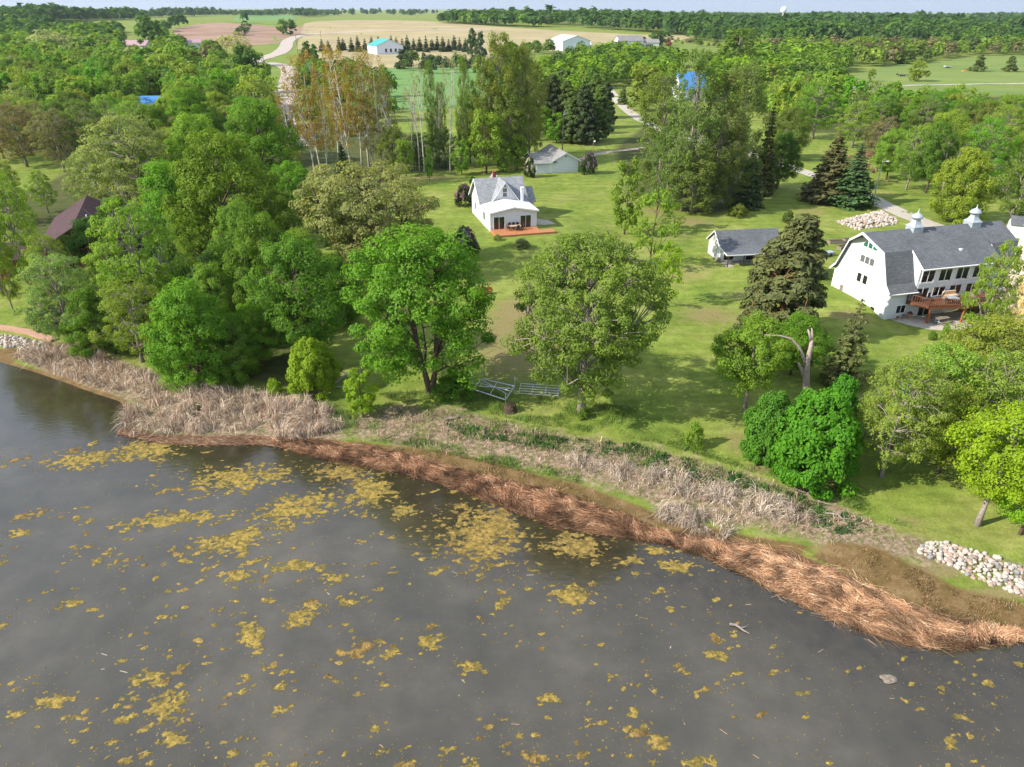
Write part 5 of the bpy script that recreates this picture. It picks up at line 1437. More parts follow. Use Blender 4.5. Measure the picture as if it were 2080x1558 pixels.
for (px, py, L, a, lab) in [(925, 852, 2.0, .3, 'grey driftwood branch on the bank below the forked maple'), (1650, 1010, 3.2, -.9, 'long bare branch lying on the litter below the vivid bush'), (1700, 1050, 1.8, -.5, 'short bare branch beside the weeds on the right bank'), (1500, 1290, 1.3, -.7, 'pale bundle of floating reeds off the curved straw bank')]:
    p = gp(px, py); mb = MB(); u_ = np.array([math.cos(a), math.sin(a), 0])
    pts = [np.array([0, 0, .12]) + u_ * L * (k / 4 - .5) + rg.normal(0, .07, 3) for k in range(5)]
    mb.tube(pts, [.09, .08, .065, .05, .02], 6); mb.tube([pts[2], pts[2] + u_ * .3 + np.array([-u_[1], u_[0], .3]) * L * .25], [.04, .01], 5)
    o = mb.build('driftwood', M['grey_bark'], label=lab, cat='branch'); o.location = (p[0], p[1], max(p[2], 0.0))
p = gz(1805, 1380, 0.0)
mk = MB().lathe([(.5, -.1), (.55, .04), (.34, .13), (.05, .15)], 11); mk.v = [(x * (1 + .35 * math.sin(3 * math.atan2(y, x) + 1) * .6 + random.uniform(-.14, .14)), y * (1 + random.uniform(-.2, .2)), z + random.uniform(-.03, .04)) for x, y, z in mk.v]
o = mk.build('muck_lump', M['grey_wood'], label='pale mud lump breaking the water off the curved straw bank', cat='mud lump'); o.location = tuple(p); o.scale = (1, .62, 1)
# raised garden beds behind the shed
for i, (px, py, L, W, rz, lab) in enumerate([(1698, 494, 2.6, 1.1, .1, 'left wooden raised bed behind the barn house gable'), (1728, 491, 2.4, 1.1, .1, 'right wooden raised bed behind the barn house gable'), (1712, 505, 2.0, .9, .5, 'third wooden raised bed, nearest the barn house gable')]):
    p = gp(px, py); t = thing('raised_bed', lab, 'garden bed', tuple(p), rz)
    for (x0, x1, y0, y1) in ((-L/2, L/2, -W/2, -W/2+.06), (-L/2, L/2, W/2-.06, W/2), (-L/2, -L/2+.06, -W/2+.06, W/2-.06), (L/2-.06, L/2, -W/2+.06, W/2-.06)):
        MB().box(x0, x1, y0, y1, -.1, .5).build('board', M['grey_wood'], t)
    MB().box(-L/2+.06, L/2-.06, -W/2+.06, W/2-.06, -.1, .38).build('soil', M['soil'], t)
p = gp(1682, 520); t = thing('yard_cart', 'small grey garden cart beside the shaggy pine', 'cart', tuple(p), .4)
MB().box(-.8, .8, -.5, .5, .35, .7).build('tub', M['galvanised'], t)
for y in (-.55, .5):
    w_ = MB().lathe([(.28, 0), (.28, .06)], 12).build('wheel', M['dark_metal'], t); w_.location = (0, y, .28); w_.rotation_euler = (math.radians(-90), 0, 0)
# meadow things
def trailer(px, py, L, lab, mat='dark_metal', rz=0.0):
    p = gp(px, py); t = thing('trailer', lab, 'trailer', tuple(p), rz)
    MB().box(-L/2, L/2, -1.1, 1.1, .7, .95).build('bed', M[mat], t); MB().tube([(L/2, 0, .8), (L/2 + 1.5, 0, .5)], .08, 6).build('drawbar', M[mat], t)
    MB().box(-L/2, -L/2+.1, -1.1, 1.1, .95, 1.5).build('headboard', M[mat], t)
    for x in (-.5, .5):
        for y in (-1.2, 1.05):
            w_ = MB().lathe([(.4, 0), (.4, .2)], 12).build('wheel', M['dark_metal'], t); w_.location = (x, y + .2, .4); w_.rotation_euler = (math.radians(90), 0, 0)
trailer(1833, 155, 6.5, 'long black flatbed trailer parked at the meadow edge')
trailer(1925, 138, 5.0, 'grey hay wagon on the upper meadow', 'steel', .2)
p = gp(1960, 145); t = thing('sand_box', 'flat orange and yellow play boat on the meadow', 'play boat', tuple(p))
MB().prism([(-2.2, 0, 0), (-1.3, -.7, 0), (1.6, -.7, 0), (2.3, 0, 0), (1.6, .7, 0), (-1.3, .7, 0)], (0, 0, .5)).build('hull', M['orange_paint'], t); MB().tube([(-.2, 0, .5), (-.2, 0, 2.0)], .08, 6).build('mast', M['dark_metal'], t)

# ------------------------------------------------------------------ trees: prototypes (shared meshes), then individuals
def unit(v):
    return v / (np.linalg.norm(v, axis=-1, keepdims=True) + 1e-9)

def leaf_quads(C, Nn, S, elong, r):
    n = len(C)
    t = unit(np.cross(Nn, r.normal(0, 1, (n, 3))))
    b = np.cross(Nn, t)
    a = t * (S * elong * 0.5)[:, None]; w = b * (S * 0.5)[:, None]
    k = Nn * (S * 0.18)[:, None]
    V = np.stack([C - a - k, C - w * 1.0 + a * .1, C + a - k, C + w * 1.0 + a * .1], 1).reshape(-1, 3)
    return V, np.arange(4 * n).reshape(n, 4)

def prof(kind, t):
    t = np.clip(t, 0, 1)
    if kind == 'round': return np.sin(np.pi * np.clip(t * 0.90 + 0.07, 0, 1)) ** 0.55
    if kind == 'broad': return np.sin(np.pi * np.clip(t * 0.80 + 0.16, 0, 1)) ** 0.45 * (1 - 0.25 * t)
    if kind == 'flat': return 0.45 + 0.55 * np.sin(np.pi * np.clip(t * 0.72 + 0.08, 0, 1))
    if kind == 'mound': return np.sqrt(np.clip(1 - (t * 0.97) ** 2.2, 0, 1)) * (0.85 + 0.15 * np.sin(np.pi * t))
    if kind == 'column': return 0.35 + 0.65 * np.sin(np.pi * np.clip(t * 0.88 + 0.08, 0, 1)) ** 0.7
    if kind == 'cone': return (1 - t) ** 0.75 * 0.92 + 0.08
    if kind == 'vase': return 0.30 + 0.7 * np.clip(t * 1.35, 0, 1) * np.sqrt(np.clip(1.02 - t ** 3, 0, 1))
    return np.ones_like(t)

def broadleaf(name, seed, H, R, zb, nclump, nleaf, leaf, shape='round', clump_r=0.2, flat=0.75, trunks=1, bark='bark', elong=1.5, steep=0.5,
              limb=7, lean=0.0, shell=0.45, trunk_r=None, leafmat='leaf', upbias=0.35, bare=0.0, slot=None):
    r = np.random.default_rng(seed)
    mb = MB()
    tr = trunk_r or 0.022 * H
    axes = []
    for k in range(trunks):
        a0 = r.uniform(0, 6.28) if trunks == 1 else (k * 2 * np.pi / trunks + 2.7)
        ld = lean if trunks == 1 else max(lean, 0.16)
        pts = []
        for j in range(7):
            t = j / 6
            wob = 0.03 * H * np.array([math.sin(t * 4 + seed), math.cos(t * 3.1 + seed * 2), 0]) * t
            off = np.array([math.cos(a0), math.sin(a0), 0]) * ld * H * (t ** 0.9 if trunks > 1 else t ** 1.5)
            if trunks > 1: off *= (1 - 0.45 * t)
            pts.append(np.array([0, 0, 0]) + np.array([0, 0, t * H * 0.86]) + off + wob)
        pts[0] = pts[0] + np.array([0, 0, -0.25])
        axes.append(pts)
        rad = [tr * (1.28 if j == 0 else 1.0) * (1 - 0.9 * (j / 6) ** 0.9) * (1 if trunks == 1 else 0.8) + 0.02 for j in range(7)]
        mb.tube(pts, rad, 7)
    # clump centres
    cs = []; rs = []
    tries = 0
    while len(cs) < nclump and tries < nclump * 30:
        tries += 1
        t = r.random() ** 0.9
        ang = r.uniform(0, 2 * np.pi)
        lump = 0.72 + 0.58 * vnoise(np.array([ang * 1.1 + seed]), np.array([t * 3.3]), seed)[0]
        rr_ = R * prof(shape, np.array(t)) * lump * math.sqrt(r.uniform(shell ** 2, 1.0))
        z = zb + t * (H - zb)
        ax = axes[r.integers(len(axes))]
        tt = min(z / (0.86 * H), 1) * 6; j = min(int(tt), 5)
        cen = ax[j] * (1 - (tt - j)) + ax[j + 1] * (tt - j)
        p = np.array([cen[0] * 0.8 + rr_ * math.cos(ang), cen[1] * 0.8 + rr_ * math.sin(ang), z])
        cr = R * clump_r * r.uniform(0.65, 1.35)
        if slot is not None and t < 0.62 and abs((ang - slot + np.pi) % (2 * np.pi) - np.pi) < 0.42 and r.random() < 0.85: continue
        if cs:
            dd = np.linalg.norm(np.array(cs) - p, axis=1)
            if (dd < 0.55 * (np.array(rs) + cr)).any() and r.random() < 0.9: continue
        cs.append(p); rs.append(cr)
    cs = np.array(cs); rs = np.array(rs)
    # limbs
    order = r.permutation(len(cs))[:limb]
    nodes = []
    for ax in axes:
        for j in range(2, 6): nodes.append((ax[j], 0.05))
    for k in order:
        tip = cs[k]
        ax = axes[int(np.argmin([np.linalg.norm(a[3] - tip) for a in axes]))]
        hd = math.hypot(tip[0], tip[1])
        z0 = min(max(zb * 0.75, tip[2] - hd * steep - 0.12 * H), 0.72 * H)
        tt = z0 / (0.86 * H) * 6; j = min(int(tt), 5)
        s0 = ax[j] * (1 - (tt - j)) + ax[j + 1] * (tt - j)
        m1 = s0 * 0.66 + tip * 0.34 + np.array([r.normal(0, .03 * R), r.normal(0, .03 * R), 0.03 * H])
        m2 = s0 * 0.33 + tip * 0.67 + np.array([r.normal(0, .04 * R), r.normal(0, .04 * R), 0.035 * H])
        b0 = tr * 0.42
        mb.tube([s0, m1, m2, tip], [b0, b0 * .7, b0 * .45, b0 * .15], 5, False)
        nodes += [(m1, b0 * .6), (m2, b0 * .4), ((m2 + tip) / 2, b0 * .3)]
    NP = np.array([q[0] for q in nodes])
    for k in range(len(cs)):
        tip = cs[k]
        cost = np.linalg.norm(NP - tip, axis=1) + 1.5 * np.clip(NP[:, 2] - tip[2], 0, None)
        j = int(np.argmin(cost)); s0 = NP[j]
        b0 = max(0.012 * R * 0.6, 0.02)
        mid = (s0 + tip) / 2 + np.array([0, 0, 0.06 * np.linalg.norm(tip - s0)])
        mb.tube([s0, mid, tip], [b0 * 1.3, b0, b0 * .4], 4, False)
        if bare > 0 or r.random() < 0.4:
            for q in range(2):
                e = tip + r.normal(0, 1, 3) * rs[k] * 0.9 + np.array([0, 0, rs[k] * .4])
                mb.tube([mid, tip, e], [b0 * .6, b0 * .5, b0 * .2], 3, False)
    trunk = mb.mesh(name + '_trunk', M[bark], True)
    # leaves
    n = nclump * nleaf
    ci = r.integers(0, len(cs), n)
    dirs = unit(r.normal(0, 1, (n, 3)))
    rad = r.uniform(0.25, 1.0, n) ** 0.5
    sq = np.stack([np.ones(n), np.ones(n), np.full(n, flat)], -1)
    C = cs[ci] + dirs * (rs[ci] * rad)[:, None] * sq
    C[:, 2] -= 0.12 * rs[ci] * rad ** 2
    cen = np.array([0, 0, zb + 0.45 * (H - zb)])
    Nn = unit(0.75 * dirs + upbias * np.array([0, 0, 1.0]) + 0.35 * unit(C - cen) + r.normal(0, 0.32, (n, 3)))
    S = leaf * r.uniform(0.6, 1.35, n)
    V, F = leaf_quads(C, Nn, S, elong, r)
    crown = mesh_np(name + '_crown', V, F, M[leafmat])
    cl = r.random(len(cs))[ci]
    face_attr(crown, 'rnd', np.clip(0.35 * cl + 0.45 * r.random(n) + 0.1 + 0.1 * (C[:, 2] - zb) / (H - zb), 0, 1))
    return dict(trunk=trunk, crown=crown, H=H, R=R)

def spruce(name, seed, H, R, nlev, nb, per, leaf, droop=0.28, bark='bark', gap=0.0):
    r = np.random.default_rng(seed)
    mb = MB(); mb.tube([(0, 0, -0.2), (0.02 * R, 0, H * .5), (0, 0, H)], [0.016 * H + .05, 0.009 * H + .03, 0.01], 6)
    Cs, Ns, Ss, Rn = [], [], [], []
    for l in range(nlev):
        t = (l + r.uniform(-.3, .3)) / nlev
        t = min(max(t, 0.0), 0.99)
        z = H * (0.05 + 0.95 * t)
        Lr = R * ((1 - t) ** 0.85) * r.uniform(0.82, 1.12) + 0.12
        n_b = max(4, int(nb * (0.5 + 0.5 * (1 - t))))
        a0 = r.uniform(0, 6.28)
        for b in range(n_b):
            if r.random() < gap: continue
            a = a0 + b * 2 * np.pi / n_b + r.normal(0, 0.16)
            L = Lr * r.uniform(0.72, 1.12)
            k = max(5, int(per * L / R))
            s = r.uniform(0.12, 1.0, k) ** 0.8
            lat = r.normal(0, 0.13, k) * L * (0.35 + s * 0.7)
            dz = -droop * L * s + 0.18 * L * s ** 3 + r.normal(0, 0.035, k) * L - np.abs(r.normal(0, 0.05, k)) * L
            x = s * L; 
            Cs.append(np.stack([x * math.cos(a) - lat * math.sin(a), x * math.sin(a) + lat * math.cos(a), z + dz], -1))
            Ns.append(unit(np.stack([0.45 * math.cos(a) + r.normal(0, .35, k), 0.45 * math.sin(a) + r.normal(0, .35, k), 0.8 + r.normal(0, .3, k)], -1)))
            Ss.append(leaf * r.uniform(0.6, 1.3, k) * (0.6 + 0.4 * L / R)); Rn.append(0.25 * r.random() + 0.35 * s + 0.3 * r.random(k))
            mb.tube([(0, 0, z), (L * .8 * math.cos(a), L * .8 * math.sin(a), z - droop * L * .6)], [0.03 + .004 * L, 0.012], 3, False)
    C = np.concatenate(Cs); V, F = leaf_quads(C, np.concatenate(Ns), np.concatenate(Ss), 2.0, r)
    crown = mesh_np(name + '_crown', V, F, M['needle']); face_attr(crown, 'rnd', np.clip(np.concatenate(Rn), 0, 1))
    return dict(trunk=mb.mesh(name + '_trunk', M[bark], True), crown=crown, H=H, R=R)

PROTO = {}
def proto(kind, items): PROTO[kind] = items
proto('maple', [broadleaf('maple', s, 16, 6.3, 3.0, 120, 230, 0.21, 'round', 0.21, trunk_r=0.3) for s in (1, 2, 3)])
proto('lifted', [broadleaf('lifted', s, 15, 6.0, 5.2, 110, 230, 0.21, 'round', 0.22, trunk_r=0.36, bark='grey_bark') for s in (6, 7)])
proto('dense', [broadleaf('dense', s, 14, 6.0, 1.2, 120, 220, 0.22, 'mound', 0.22, trunk_r=0.28) for s in (11, 12)])
proto('twin', [broadleaf('twin', 21, 18, 7.0, 3.6, 150, 250, 0.20, 'broad', 0.19, slot=-1.57-0.44, trunks=2, bark='bark', limb=12, trunk_r=0.42, shell=0.4)])
proto('oak', [broadleaf('oak', 31, 17.5, 7.6, 3.4, 270, 165, 0.175, 'round', 0.13, 0.6, bark='grey_bark', limb=16, trunk_r=0.42, shell=0.35, steep=0.25)])
proto('airy', [broadleaf('airy', s, 14, 6.0, 2.5, 130, 100, 0.19, 'round', 0.17, 0.55, bark='grey_bark', limb=12, bare=1, shell=0.4) for s in (41, 42, 43)])
proto('layered', [broadleaf('layered', s, 10, 8.0, 3.0, 150, 150, 0.20, 'flat', 0.15, 0.42, bark='bark', limb=14, shell=0.25, upbias=0.8) for s in (51, 52)])
proto('bush', [broadleaf('bush', s, 8.5, 5.0, 0.2, 120, 185, 0.27, 'mound', 0.2, 0.9, shell=0.6, trunk_r=0.14) for s in (61,)])
proto('shrub', [broadleaf('shrub', s, 3.0, 1.7, 0.15, 40, 75, 0.16, 'mound', 0.28, 0.95, trunk_r=0.05, limb=5) for s in (71, 72)])
proto('sapling', [broadleaf('sapling', s, 7, 2.2, 1.2, 50, 65, 0.2, 'column', 0.25, 0.9, trunk_r=0.1) for s in (81, 82)])
proto('sprig', [broadleaf('sprig', s, 7, 2.6, 1.4, 46, 34, 0.2, 'round', 0.22, 0.7, trunk_r=0.09, bare=1) for s in (85, 86)])
proto('poplar', [broadleaf('poplar', s, 21, 4.2, 2.0, 140, 105, 0.21, 'column', 0.21, 1.2, bark='grey_bark', limb=16, steep=1.7, elong=1.3, trunk_r=0.3, shell=0.3) for s in (91, 92, 93)])
proto('aspen', [broadleaf('aspen', s, 21, 3.8, 7.0, 60, 42, 0.21, 'column', 0.2, 1.3, bark='white_bark', limb=9, steep=1.9, trunk_r=0.2, lean=0.07, bare=1, shell=0.25) for s in (101, 102, 103)])
proto('bare_aspen', [broadleaf('bare_aspen', s, 20, 2.4, 10.0, 34, 8, 0.22, 'column', 0.24, 1.3, bark='white_bark', limb=10, steep=2.0, trunk_r=0.17, lean=0.04, bare=1) for s in (111, 112)])
proto('spruce', [spruce('spruce', s, 14, 3.6, 30, 13, 34, 0.42) for s in (121, 122)])
proto('young_spruce', [spruce('young_spruce', 131, 12.5, 3.4, 19, 10, 42, 0.36, 0.10, gap=0.18)])
proto('pine', [broadleaf('pine', s, 17, 5.6, 1.6, 165, 95, 0.34, 'cone', 0.17, 0.6, bark='pine_bark', limb=20, steep=0.15, elong=2.6, leafmat='needle', shell=0.4, upbias=0.5, trunk_r=0.28) for s in (141, 142)])
# lighter versions for trees more than about 230 m away
proto('far_round', [broadleaf('far_round', s, 13, 5.2, 1.5, 34, 52, 0.62, 'round', 0.30, 0.85, trunk_r=0.22, limb=4) for s in (201, 202, 203, 204)])
proto('far_airy', [broadleaf('far_airy', s, 13, 5.2, 2.0, 40, 26, 0.5, 'round', 0.26, 0.7, bark='grey_bark', trunk_r=0.2, limb=6, bare=1) for s in (211, 212)])
proto('far_column', [broadleaf('far_column', s, 17, 3.6, 1.5, 34, 42, 0.6, 'column', 0.32, 1.2, bark='grey_bark', trunk_r=0.22, steep=1.6) for s in (221, 222)])
proto('far_spruce', [spruce('far_spruce', s, 13, 2.9, 18, 9, 24, 0.7, 0.22) for s in (231, 232)])
proto('far_pine', [broadleaf('far_pine', s, 12, 4.2, 0.8, 34, 44, 0.65, 'cone', 0.30, 0.8, bark='pine_bark', leafmat='needle', elong=1.8, trunk_r=0.2) for s in (241, 242)])

# dead snag and bare grey tree
def snag_mesh(name, H, R, seed, nb, mat):
    r = np.random.default_rng(seed); mb = MB()
    stems = []
    for k in range(3):
        a = r.uniform(0, 6.28); tip = np.array([R * .35 * math.cos(a), R * .35 * math.sin(a), H * r.uniform(.75, 1)])
        pts = [np.array([0, 0, -.2]), np.array([0, 0, H * .22]), tip * .55 + np.array([0, 0, H * .05]), tip]
        mb.tube(pts, [.16, .13, .08, .015], 5); stems.append(pts)
    for k in range(nb):
        s = stems[r.integers(3)]; j = r.integers(1, 3); t = r.random(); p = s[j] * (1 - t) + s[j + 1] * t
        a = r.uniform(0, 6.28); L = H * r.uniform(.12, .3)
        e = p + np.array([L * .55 * math.cos(a), L * .55 * math.sin(a), L * .85])
        m = (p + e) / 2 + r.normal(0, .04, 3) * L
        mb.tube([p, m, e], [.045, .03, .008], 3, False)
        e2 = m + np.array([L * .4 * math.cos(a + 1), L * .4 * math.sin(a + 1), L * .5]); mb.tube([m, e2], [.02, .006], 3, False)
    return mb.mesh(name, M[mat], True)

LIME = (0.150, 0.265, 0.016); BRIGHT = (0.090, 0.205, 0.018); GREEN = (0.078, 0.165, 0.020); DEEP = (0.045, 0.112, 0.020); SAGE = (0.155, 0.215, 0.085)
OLIVE = (0.095, 0.155, 0.030); YELLOW = (0.150, 0.230, 0.035); ORANGE = (0.185, 0.140, 0.028); BUD = (0.135, 0.135, 0.072); SPR = (0.042, 0.080, 0.038)
PINE = (0.072, 0.122, 0.036); POP = (0.098, 0.150, 0.044); FRESH = (0.130, 0.225, 0.032); VIVID = (0.058, 0.190, 0.012); SILVER = (0.24, 0.28, 0.17); PINK = (0.26, 0.14, 0.155)
CNAME = {LIME: 'lime green', BRIGHT: 'bright green', GREEN: 'mid green', DEEP: 'dark green', SAGE: 'sage green', OLIVE: 'olive green', YELLOW: 'yellow green', ORANGE: 'amber leaved',
         BUD: 'brownish budding', SPR: 'blackish green', PINE: 'dark pine green', POP: 'dull green', FRESH: 'fresh green', VIVID: 'vivid green', SILVER: 'silvery', PINK: 'pink blossoming'}
N_TREES = 0
def put_tree(name, kind, loc, h, R, color, label, rz=None, variant=None, group=None, cat='tree', tilt=(0, 0)):
    global N_TREES
    r = random
    items = PROTO[kind]; it = items[(variant if variant is not None else r.randrange(len(items))) % len(items)]
    root = thing(name, label, cat, loc, r.uniform(0, 6.28) if rz is None else rz, group)
    root.rotation_euler = (tilt[0], tilt[1], root.rotation_euler[2])
    sx = R / (it['R'] * 1.1); sz = h / it['H']
    root.scale = (sx, sx, sz)
    t = link('trunk', it['trunk'], root)
    c = link('crown', it['crown'], root)
    jit = [1 + r.uniform(-.10, .10) for _ in range(3)]
    c.color = (color[0] * jit[0] * 1.62, color[1] * jit[1] * 1.48, color[2] * jit[2] * 1.1, 1)
    N_TREES += 1
    return root

def px_tree(name, kind, px, base_py, top_py, halfw, color, label, rz=None, variant=None, cpx=None, group=None, cat='tree', tilt=(0, 0)):
    p = gp(px, base_py)
    top = at_y(px if cpx is None else cpx, top_py, p[1])
    zc = p[1] * cP - (0.5 * (p[2] + top[2]) - CAM_H) * sP
    R = halfw * zc / FPX
    x = p[0]
    if cpx is not None:                         # crown centre offset from the trunk foot: stand the tree half way
        x = p[0] * 0.6 + 0.4 * ((cpx - PCX) / FPX * zc)
    return put_tree(name, kind, (x, p[1], hz(x, p[1]) - 0.05), max(top[2] - p[2], 1.0), R, color, label, rz, variant, group, cat, tilt)

def top_tree(name, kind, px, top_py, h, R, color, label, **kw):
    """tree whose foot is hidden: its top pixel and real height fix its distance"""
    Y = np.concatenate([np.linspace(45, 200, 500), np.geomspace(201, 3000, 900)])
    d = ray_dir(px, top_py); X = d[0] / d[1] * Y; Zt = CAM_H + d[2] / d[1] * Y
    g = height(X, Y) + h - Zt
    k = int(np.argmax(g > 0))
    return put_tree(name, kind, (X[k], Y[k], hz(X[k], Y[k]) - 0.05), h, R, color, label, **kw)

# --- shoreline trees, left to right
px_tree('broadleaf_tree', 'airy', 30, 640, 430, 38, FRESH, 'slim leaning tree with fresh green leaves on the lawn by the log house')
px_tree('broadleaf_tree', 'airy', 8, 600, 290, 60, FRESH, 'loose green tree at the left edge above the log house roof')
px_tree('broadleaf_tree', 'airy', 72, 612, 350, 55, YELLOW, 'yellow green tree hiding the left half of the log house roof')
px_tree('broadleaf_tree', 'maple', 215, 560, 440, 60, DEEP, 'dark shaded tree growing against the right side of the log house')
px_tree('broadleaf_tree', 'airy', 150, 705, 515, 78, SAGE, 'pale sage tree with bare inner twigs in front of the log house')
px_tree('broadleaf_tree', 'dense', 205, 715, 585, 62, GREEN, 'bushy green tree at the end of the left stone wall')
px_tree('broadleaf_tree', 'airy', 320, 690, 405, 92, YELLOW, 'tall yellow green tree with see-through layered sprays in the shore wood', variant=1)
px_tree('broadleaf_tree', 'airy', 290, 735, 570, 75, YELLOW, 'yellowish leaning tree overhanging the left cattails', variant=2)
px_tree('broadleaf_tree', 'dense', 410, 780, 575, 92, BRIGHT, 'broad bright green tree touching the ground behind the cattails')
px_tree('broadleaf_tree', 'dense', 485, 770, 640, 55, GREEN, 'low green tree beside the broad bright one at the cattails')
px_tree('broadleaf_tree', 'maple', 560, 700, 440, 85, GREEN, 'tall green tree with a pale pointed top in the shore wood', variant=0)
px_tree('broadleaf_tree', 'maple', 630, 735, 480, 92, GREEN, 'large round green tree just left of the twin-trunked maple', variant=1)
px_tree('broadleaf_tree', 'bush', 640, 792, 690, 55, LIME, 'bushy lime green tree at the wood edge above the shore')
px_tree('broadleaf_tree', 'sapling', 738, 848, 752, 38, LIME, 'small lime green sapling alone on the bank')
px_tree('maple_tree', 'twin', 885, 800, 470, 150, BRIGHT, 'great maple with forked twin trunk on the bank, left of the metal boat lift', rz=0.44, cpx=850)
px_tree('shade_tree', 'oak', 1172, 838, 478, 165, (0.108, 0.205, 0.038), 'big round shade tree with pale grey trunk in mid lawn near the bank', rz=0.6, cpx=1205)
px_tree('shrub', 'shrub', 925, 802, 755, 45, GREEN, 'leafy green shrub at the foot of the forked maple', cat='shrub')
px_tree('shrub', 'shrub', 1185, 848, 828, 14, GREEN, 'tiny green shrub at the foot of the big round shade tree', cat='shrub')
px_tree('shrub', 'shrub', 560, 800, 770, 16, LIME, 'small lime shrub above the middle of the cattails', cat='shrub')
px_tree('shrub', 'shrub', 1408, 908, 858, 20, FRESH, 'fresh green shrub on the shaded lawn left of the vivid bush', cat='shrub')
px_tree('shrub', 'shrub', 95, 668, 606, 34, (0.05, 0.10, 0.06), 'rounded blue green juniper on the lawn beside the log house', cat='shrub')
px_tree('broadleaf_tree', 'layered', 760, 560, 345, 150, SAGE, 'wide flat-topped sage green tree left of the farmhouse', variant=0)
px_tree('broadleaf_tree', 'maple', 480, 560, 275, 110, (0.10, 0.165, 0.016), 'huge domed green tree in the middle of the shore wood', variant=2)
px_tree('broadleaf_tree', 'maple', 375, 520, 330, 85, BRIGHT, 'round bright tree left of the huge domed one', variant=0)
px_tree('broadleaf_tree', 'airy', 300, 450, 235, 100, SAGE, 'pale sage spreading tree behind the log house', variant=0)
px_tree('broadleaf_tree', 'maple', 545, 430, 205, 80, GREEN, 'tall green tree standing left of the leaning aspens', variant=1)
px_tree('broadleaf_tree', 'maple', 420, 420, 235, 75, FRESH, 'fresh green round tree behind the huge domed one', variant=2)
px_tree('broadleaf_tree', 'dense', 465, 640, 500, 75, DEEP, 'dark shaded tree in the heart of the shore wood')
px_tree('broadleaf_tree', 'dense', 350, 620, 480, 60, DEEP, 'dark tree behind the see-through yellow green one')
px_tree('broadleaf_tree', 'dense', 680, 650, 520, 70, GREEN, 'green tree behind the round one left of the forked maple')
px_tree('broadleaf_tree', 'dense', 260, 500, 400, 60, GREEN, 'green tree right of the log house ridge')
for (a, b_, t_, w_, c_, k_, lab) in [(28,455,318,46,YELLOW,'airy','yellow green tree behind the log house at the left edge'), (98,432,345,30,FRESH,'airy','small fresh green tree above the log house ridge'), (215,440,300,60,SAGE,'airy','sage tree right of the log house lawn'),
        (262,410,262,60,GREEN,'maple','green tree at the top right of the log house lawn'), (55,338,212,56,BUD,'airy','brownish budding tree with leaning stems at the top of the log house lawn'), (132,350,222,50,BUD,'airy','second brownish budding tree at the top of the log house lawn'),
        (190,340,205,52,OLIVE,'airy','olive tree at the top right of the log house lawn'), (8,322,198,48,FRESH,'airy','fresh green tree at the left frame edge above the log house lawn'), (330,372,215,62,GREEN,'maple','dark topped green tree behind the spreading sage one'),
        (395,385,250,56,FRESH,'maple','fresh green tree left of the tall one by the aspens'), (600,470,330,60,BRIGHT,'maple','bright tree in shade right of the huge domed one'), (565,500,380,62,GREEN,'maple','green tree below the leaning aspens'),
        (700,520,420,60,OLIVE,'airy','olive tree at the left of the flat-topped sage one'), (250,640,500,62,FRESH,'maple','fresh green tree in the shore wood right of the log house'), (520,640,410,62,(0.09,0.19,0.03),'maple','pale topped tree in the middle of the shore wood')]:
    px_tree('broadleaf_tree', k_, a, b_, t_, w_, c_, lab)
for (a, b_, t_, w_, c_, k_, lab) in [(128,645,478,48,FRESH,'airy','fresh green tree right in front of the log house gable'), (345,700,560,62,FRESH,'maple','light green tree between the yellowish leaning one and the broad bright one'), (455,700,540,62,(0.10,0.205,0.03),'maple','light tree rising behind the broad bright one'),
        (530,745,620,58,BRIGHT,'maple','bright tree at the wood edge left of the lime bushy one'), (420,560,430,66,FRESH,'maple','fresh tree under the huge domed crown'), (620,600,470,60,FRESH,'maple','fresh tree between the huge domed one and the flat-topped one'), (180,640,540,46,SAGE,'airy','small sage tree beside the one in front of the log house')]:
    px_tree('broadleaf_tree', k_, a, b_, t_, w_, c_, lab)
# --- right shore
px_tree('pine_tree', 'pine', 1580, 690, 440, 108, (0.085, 0.112, 0.048), 'large shaggy pine with orange limbs between shed and barn house', rz=1.0, variant=0)
px_tree('spruce_tree', 'young_spruce', 1712, 778, 600, 52, (0.085, 0.105, 0.045), 'olive young spruce with open tiers in front of the barn house gable')
px_tree('broadleaf_tree', 'lifted', 1512, 838, 648, 80, (0.12, 0.22, 0.025), 'light green tree with slanting trunk left of the broken snag', variant=1)
px_tree('broadleaf_tree', 'maple', 1605, 760, 640, 62, BRIGHT, 'green tree behind the curved limb of the broken snag', variant=2)
px_tree('leafy_bush', 'bush', 1640, 962, 800, 98, VIVID, 'huge vivid green round bush at the lawn edge', cat='bush')
px_tree('leafy_bush', 'bush', 1550, 925, 800, 62, (0.06, 0.20, 0.02), 'smaller vivid green bush on the left flank of the huge one', cat='bush')
px_tree('leafy_bush', 'bush', 1690, 905, 770, 48, (0.06, 0.19, 0.018), 'upright green bush behind the right shoulder of the huge one', cat='bush')
wb = px_tree('blossom_tree', 'airy', 2064, 742, 528, 46, (0.42, 0.41, 0.36), 'white blossoming tree in front of the cream silo', variant=0)
px_tree('broadleaf_tree', 'airy', 1790, 968, 735, 95, (0.155, 0.225, 0.05), 'pale yellowish tree with bare branches right of the vivid bush', variant=0)
px_tree('broadleaf_tree', 'maple', 1870, 905, 700, 90, (0.15, 0.235, 0.05), 'pale green tree with tangled limbs below the barn house patio', variant=1)
px_tree('broadleaf_tree', 'maple', 1905, 960, 790, 70, (0.15, 0.24, 0.035), 'yellow green tree left of the lime maple', variant=1)
px_tree('broadleaf_tree', 'airy', 1985, 940, 720, 95, (0.15, 0.235, 0.04), 'loose yellow green tree behind the lime maple', variant=0)
px_tree('broadleaf_tree', 'maple', 1990, 830, 650, 100, YELLOW, 'yellow green spreading tree above the lime maple', variant=2)
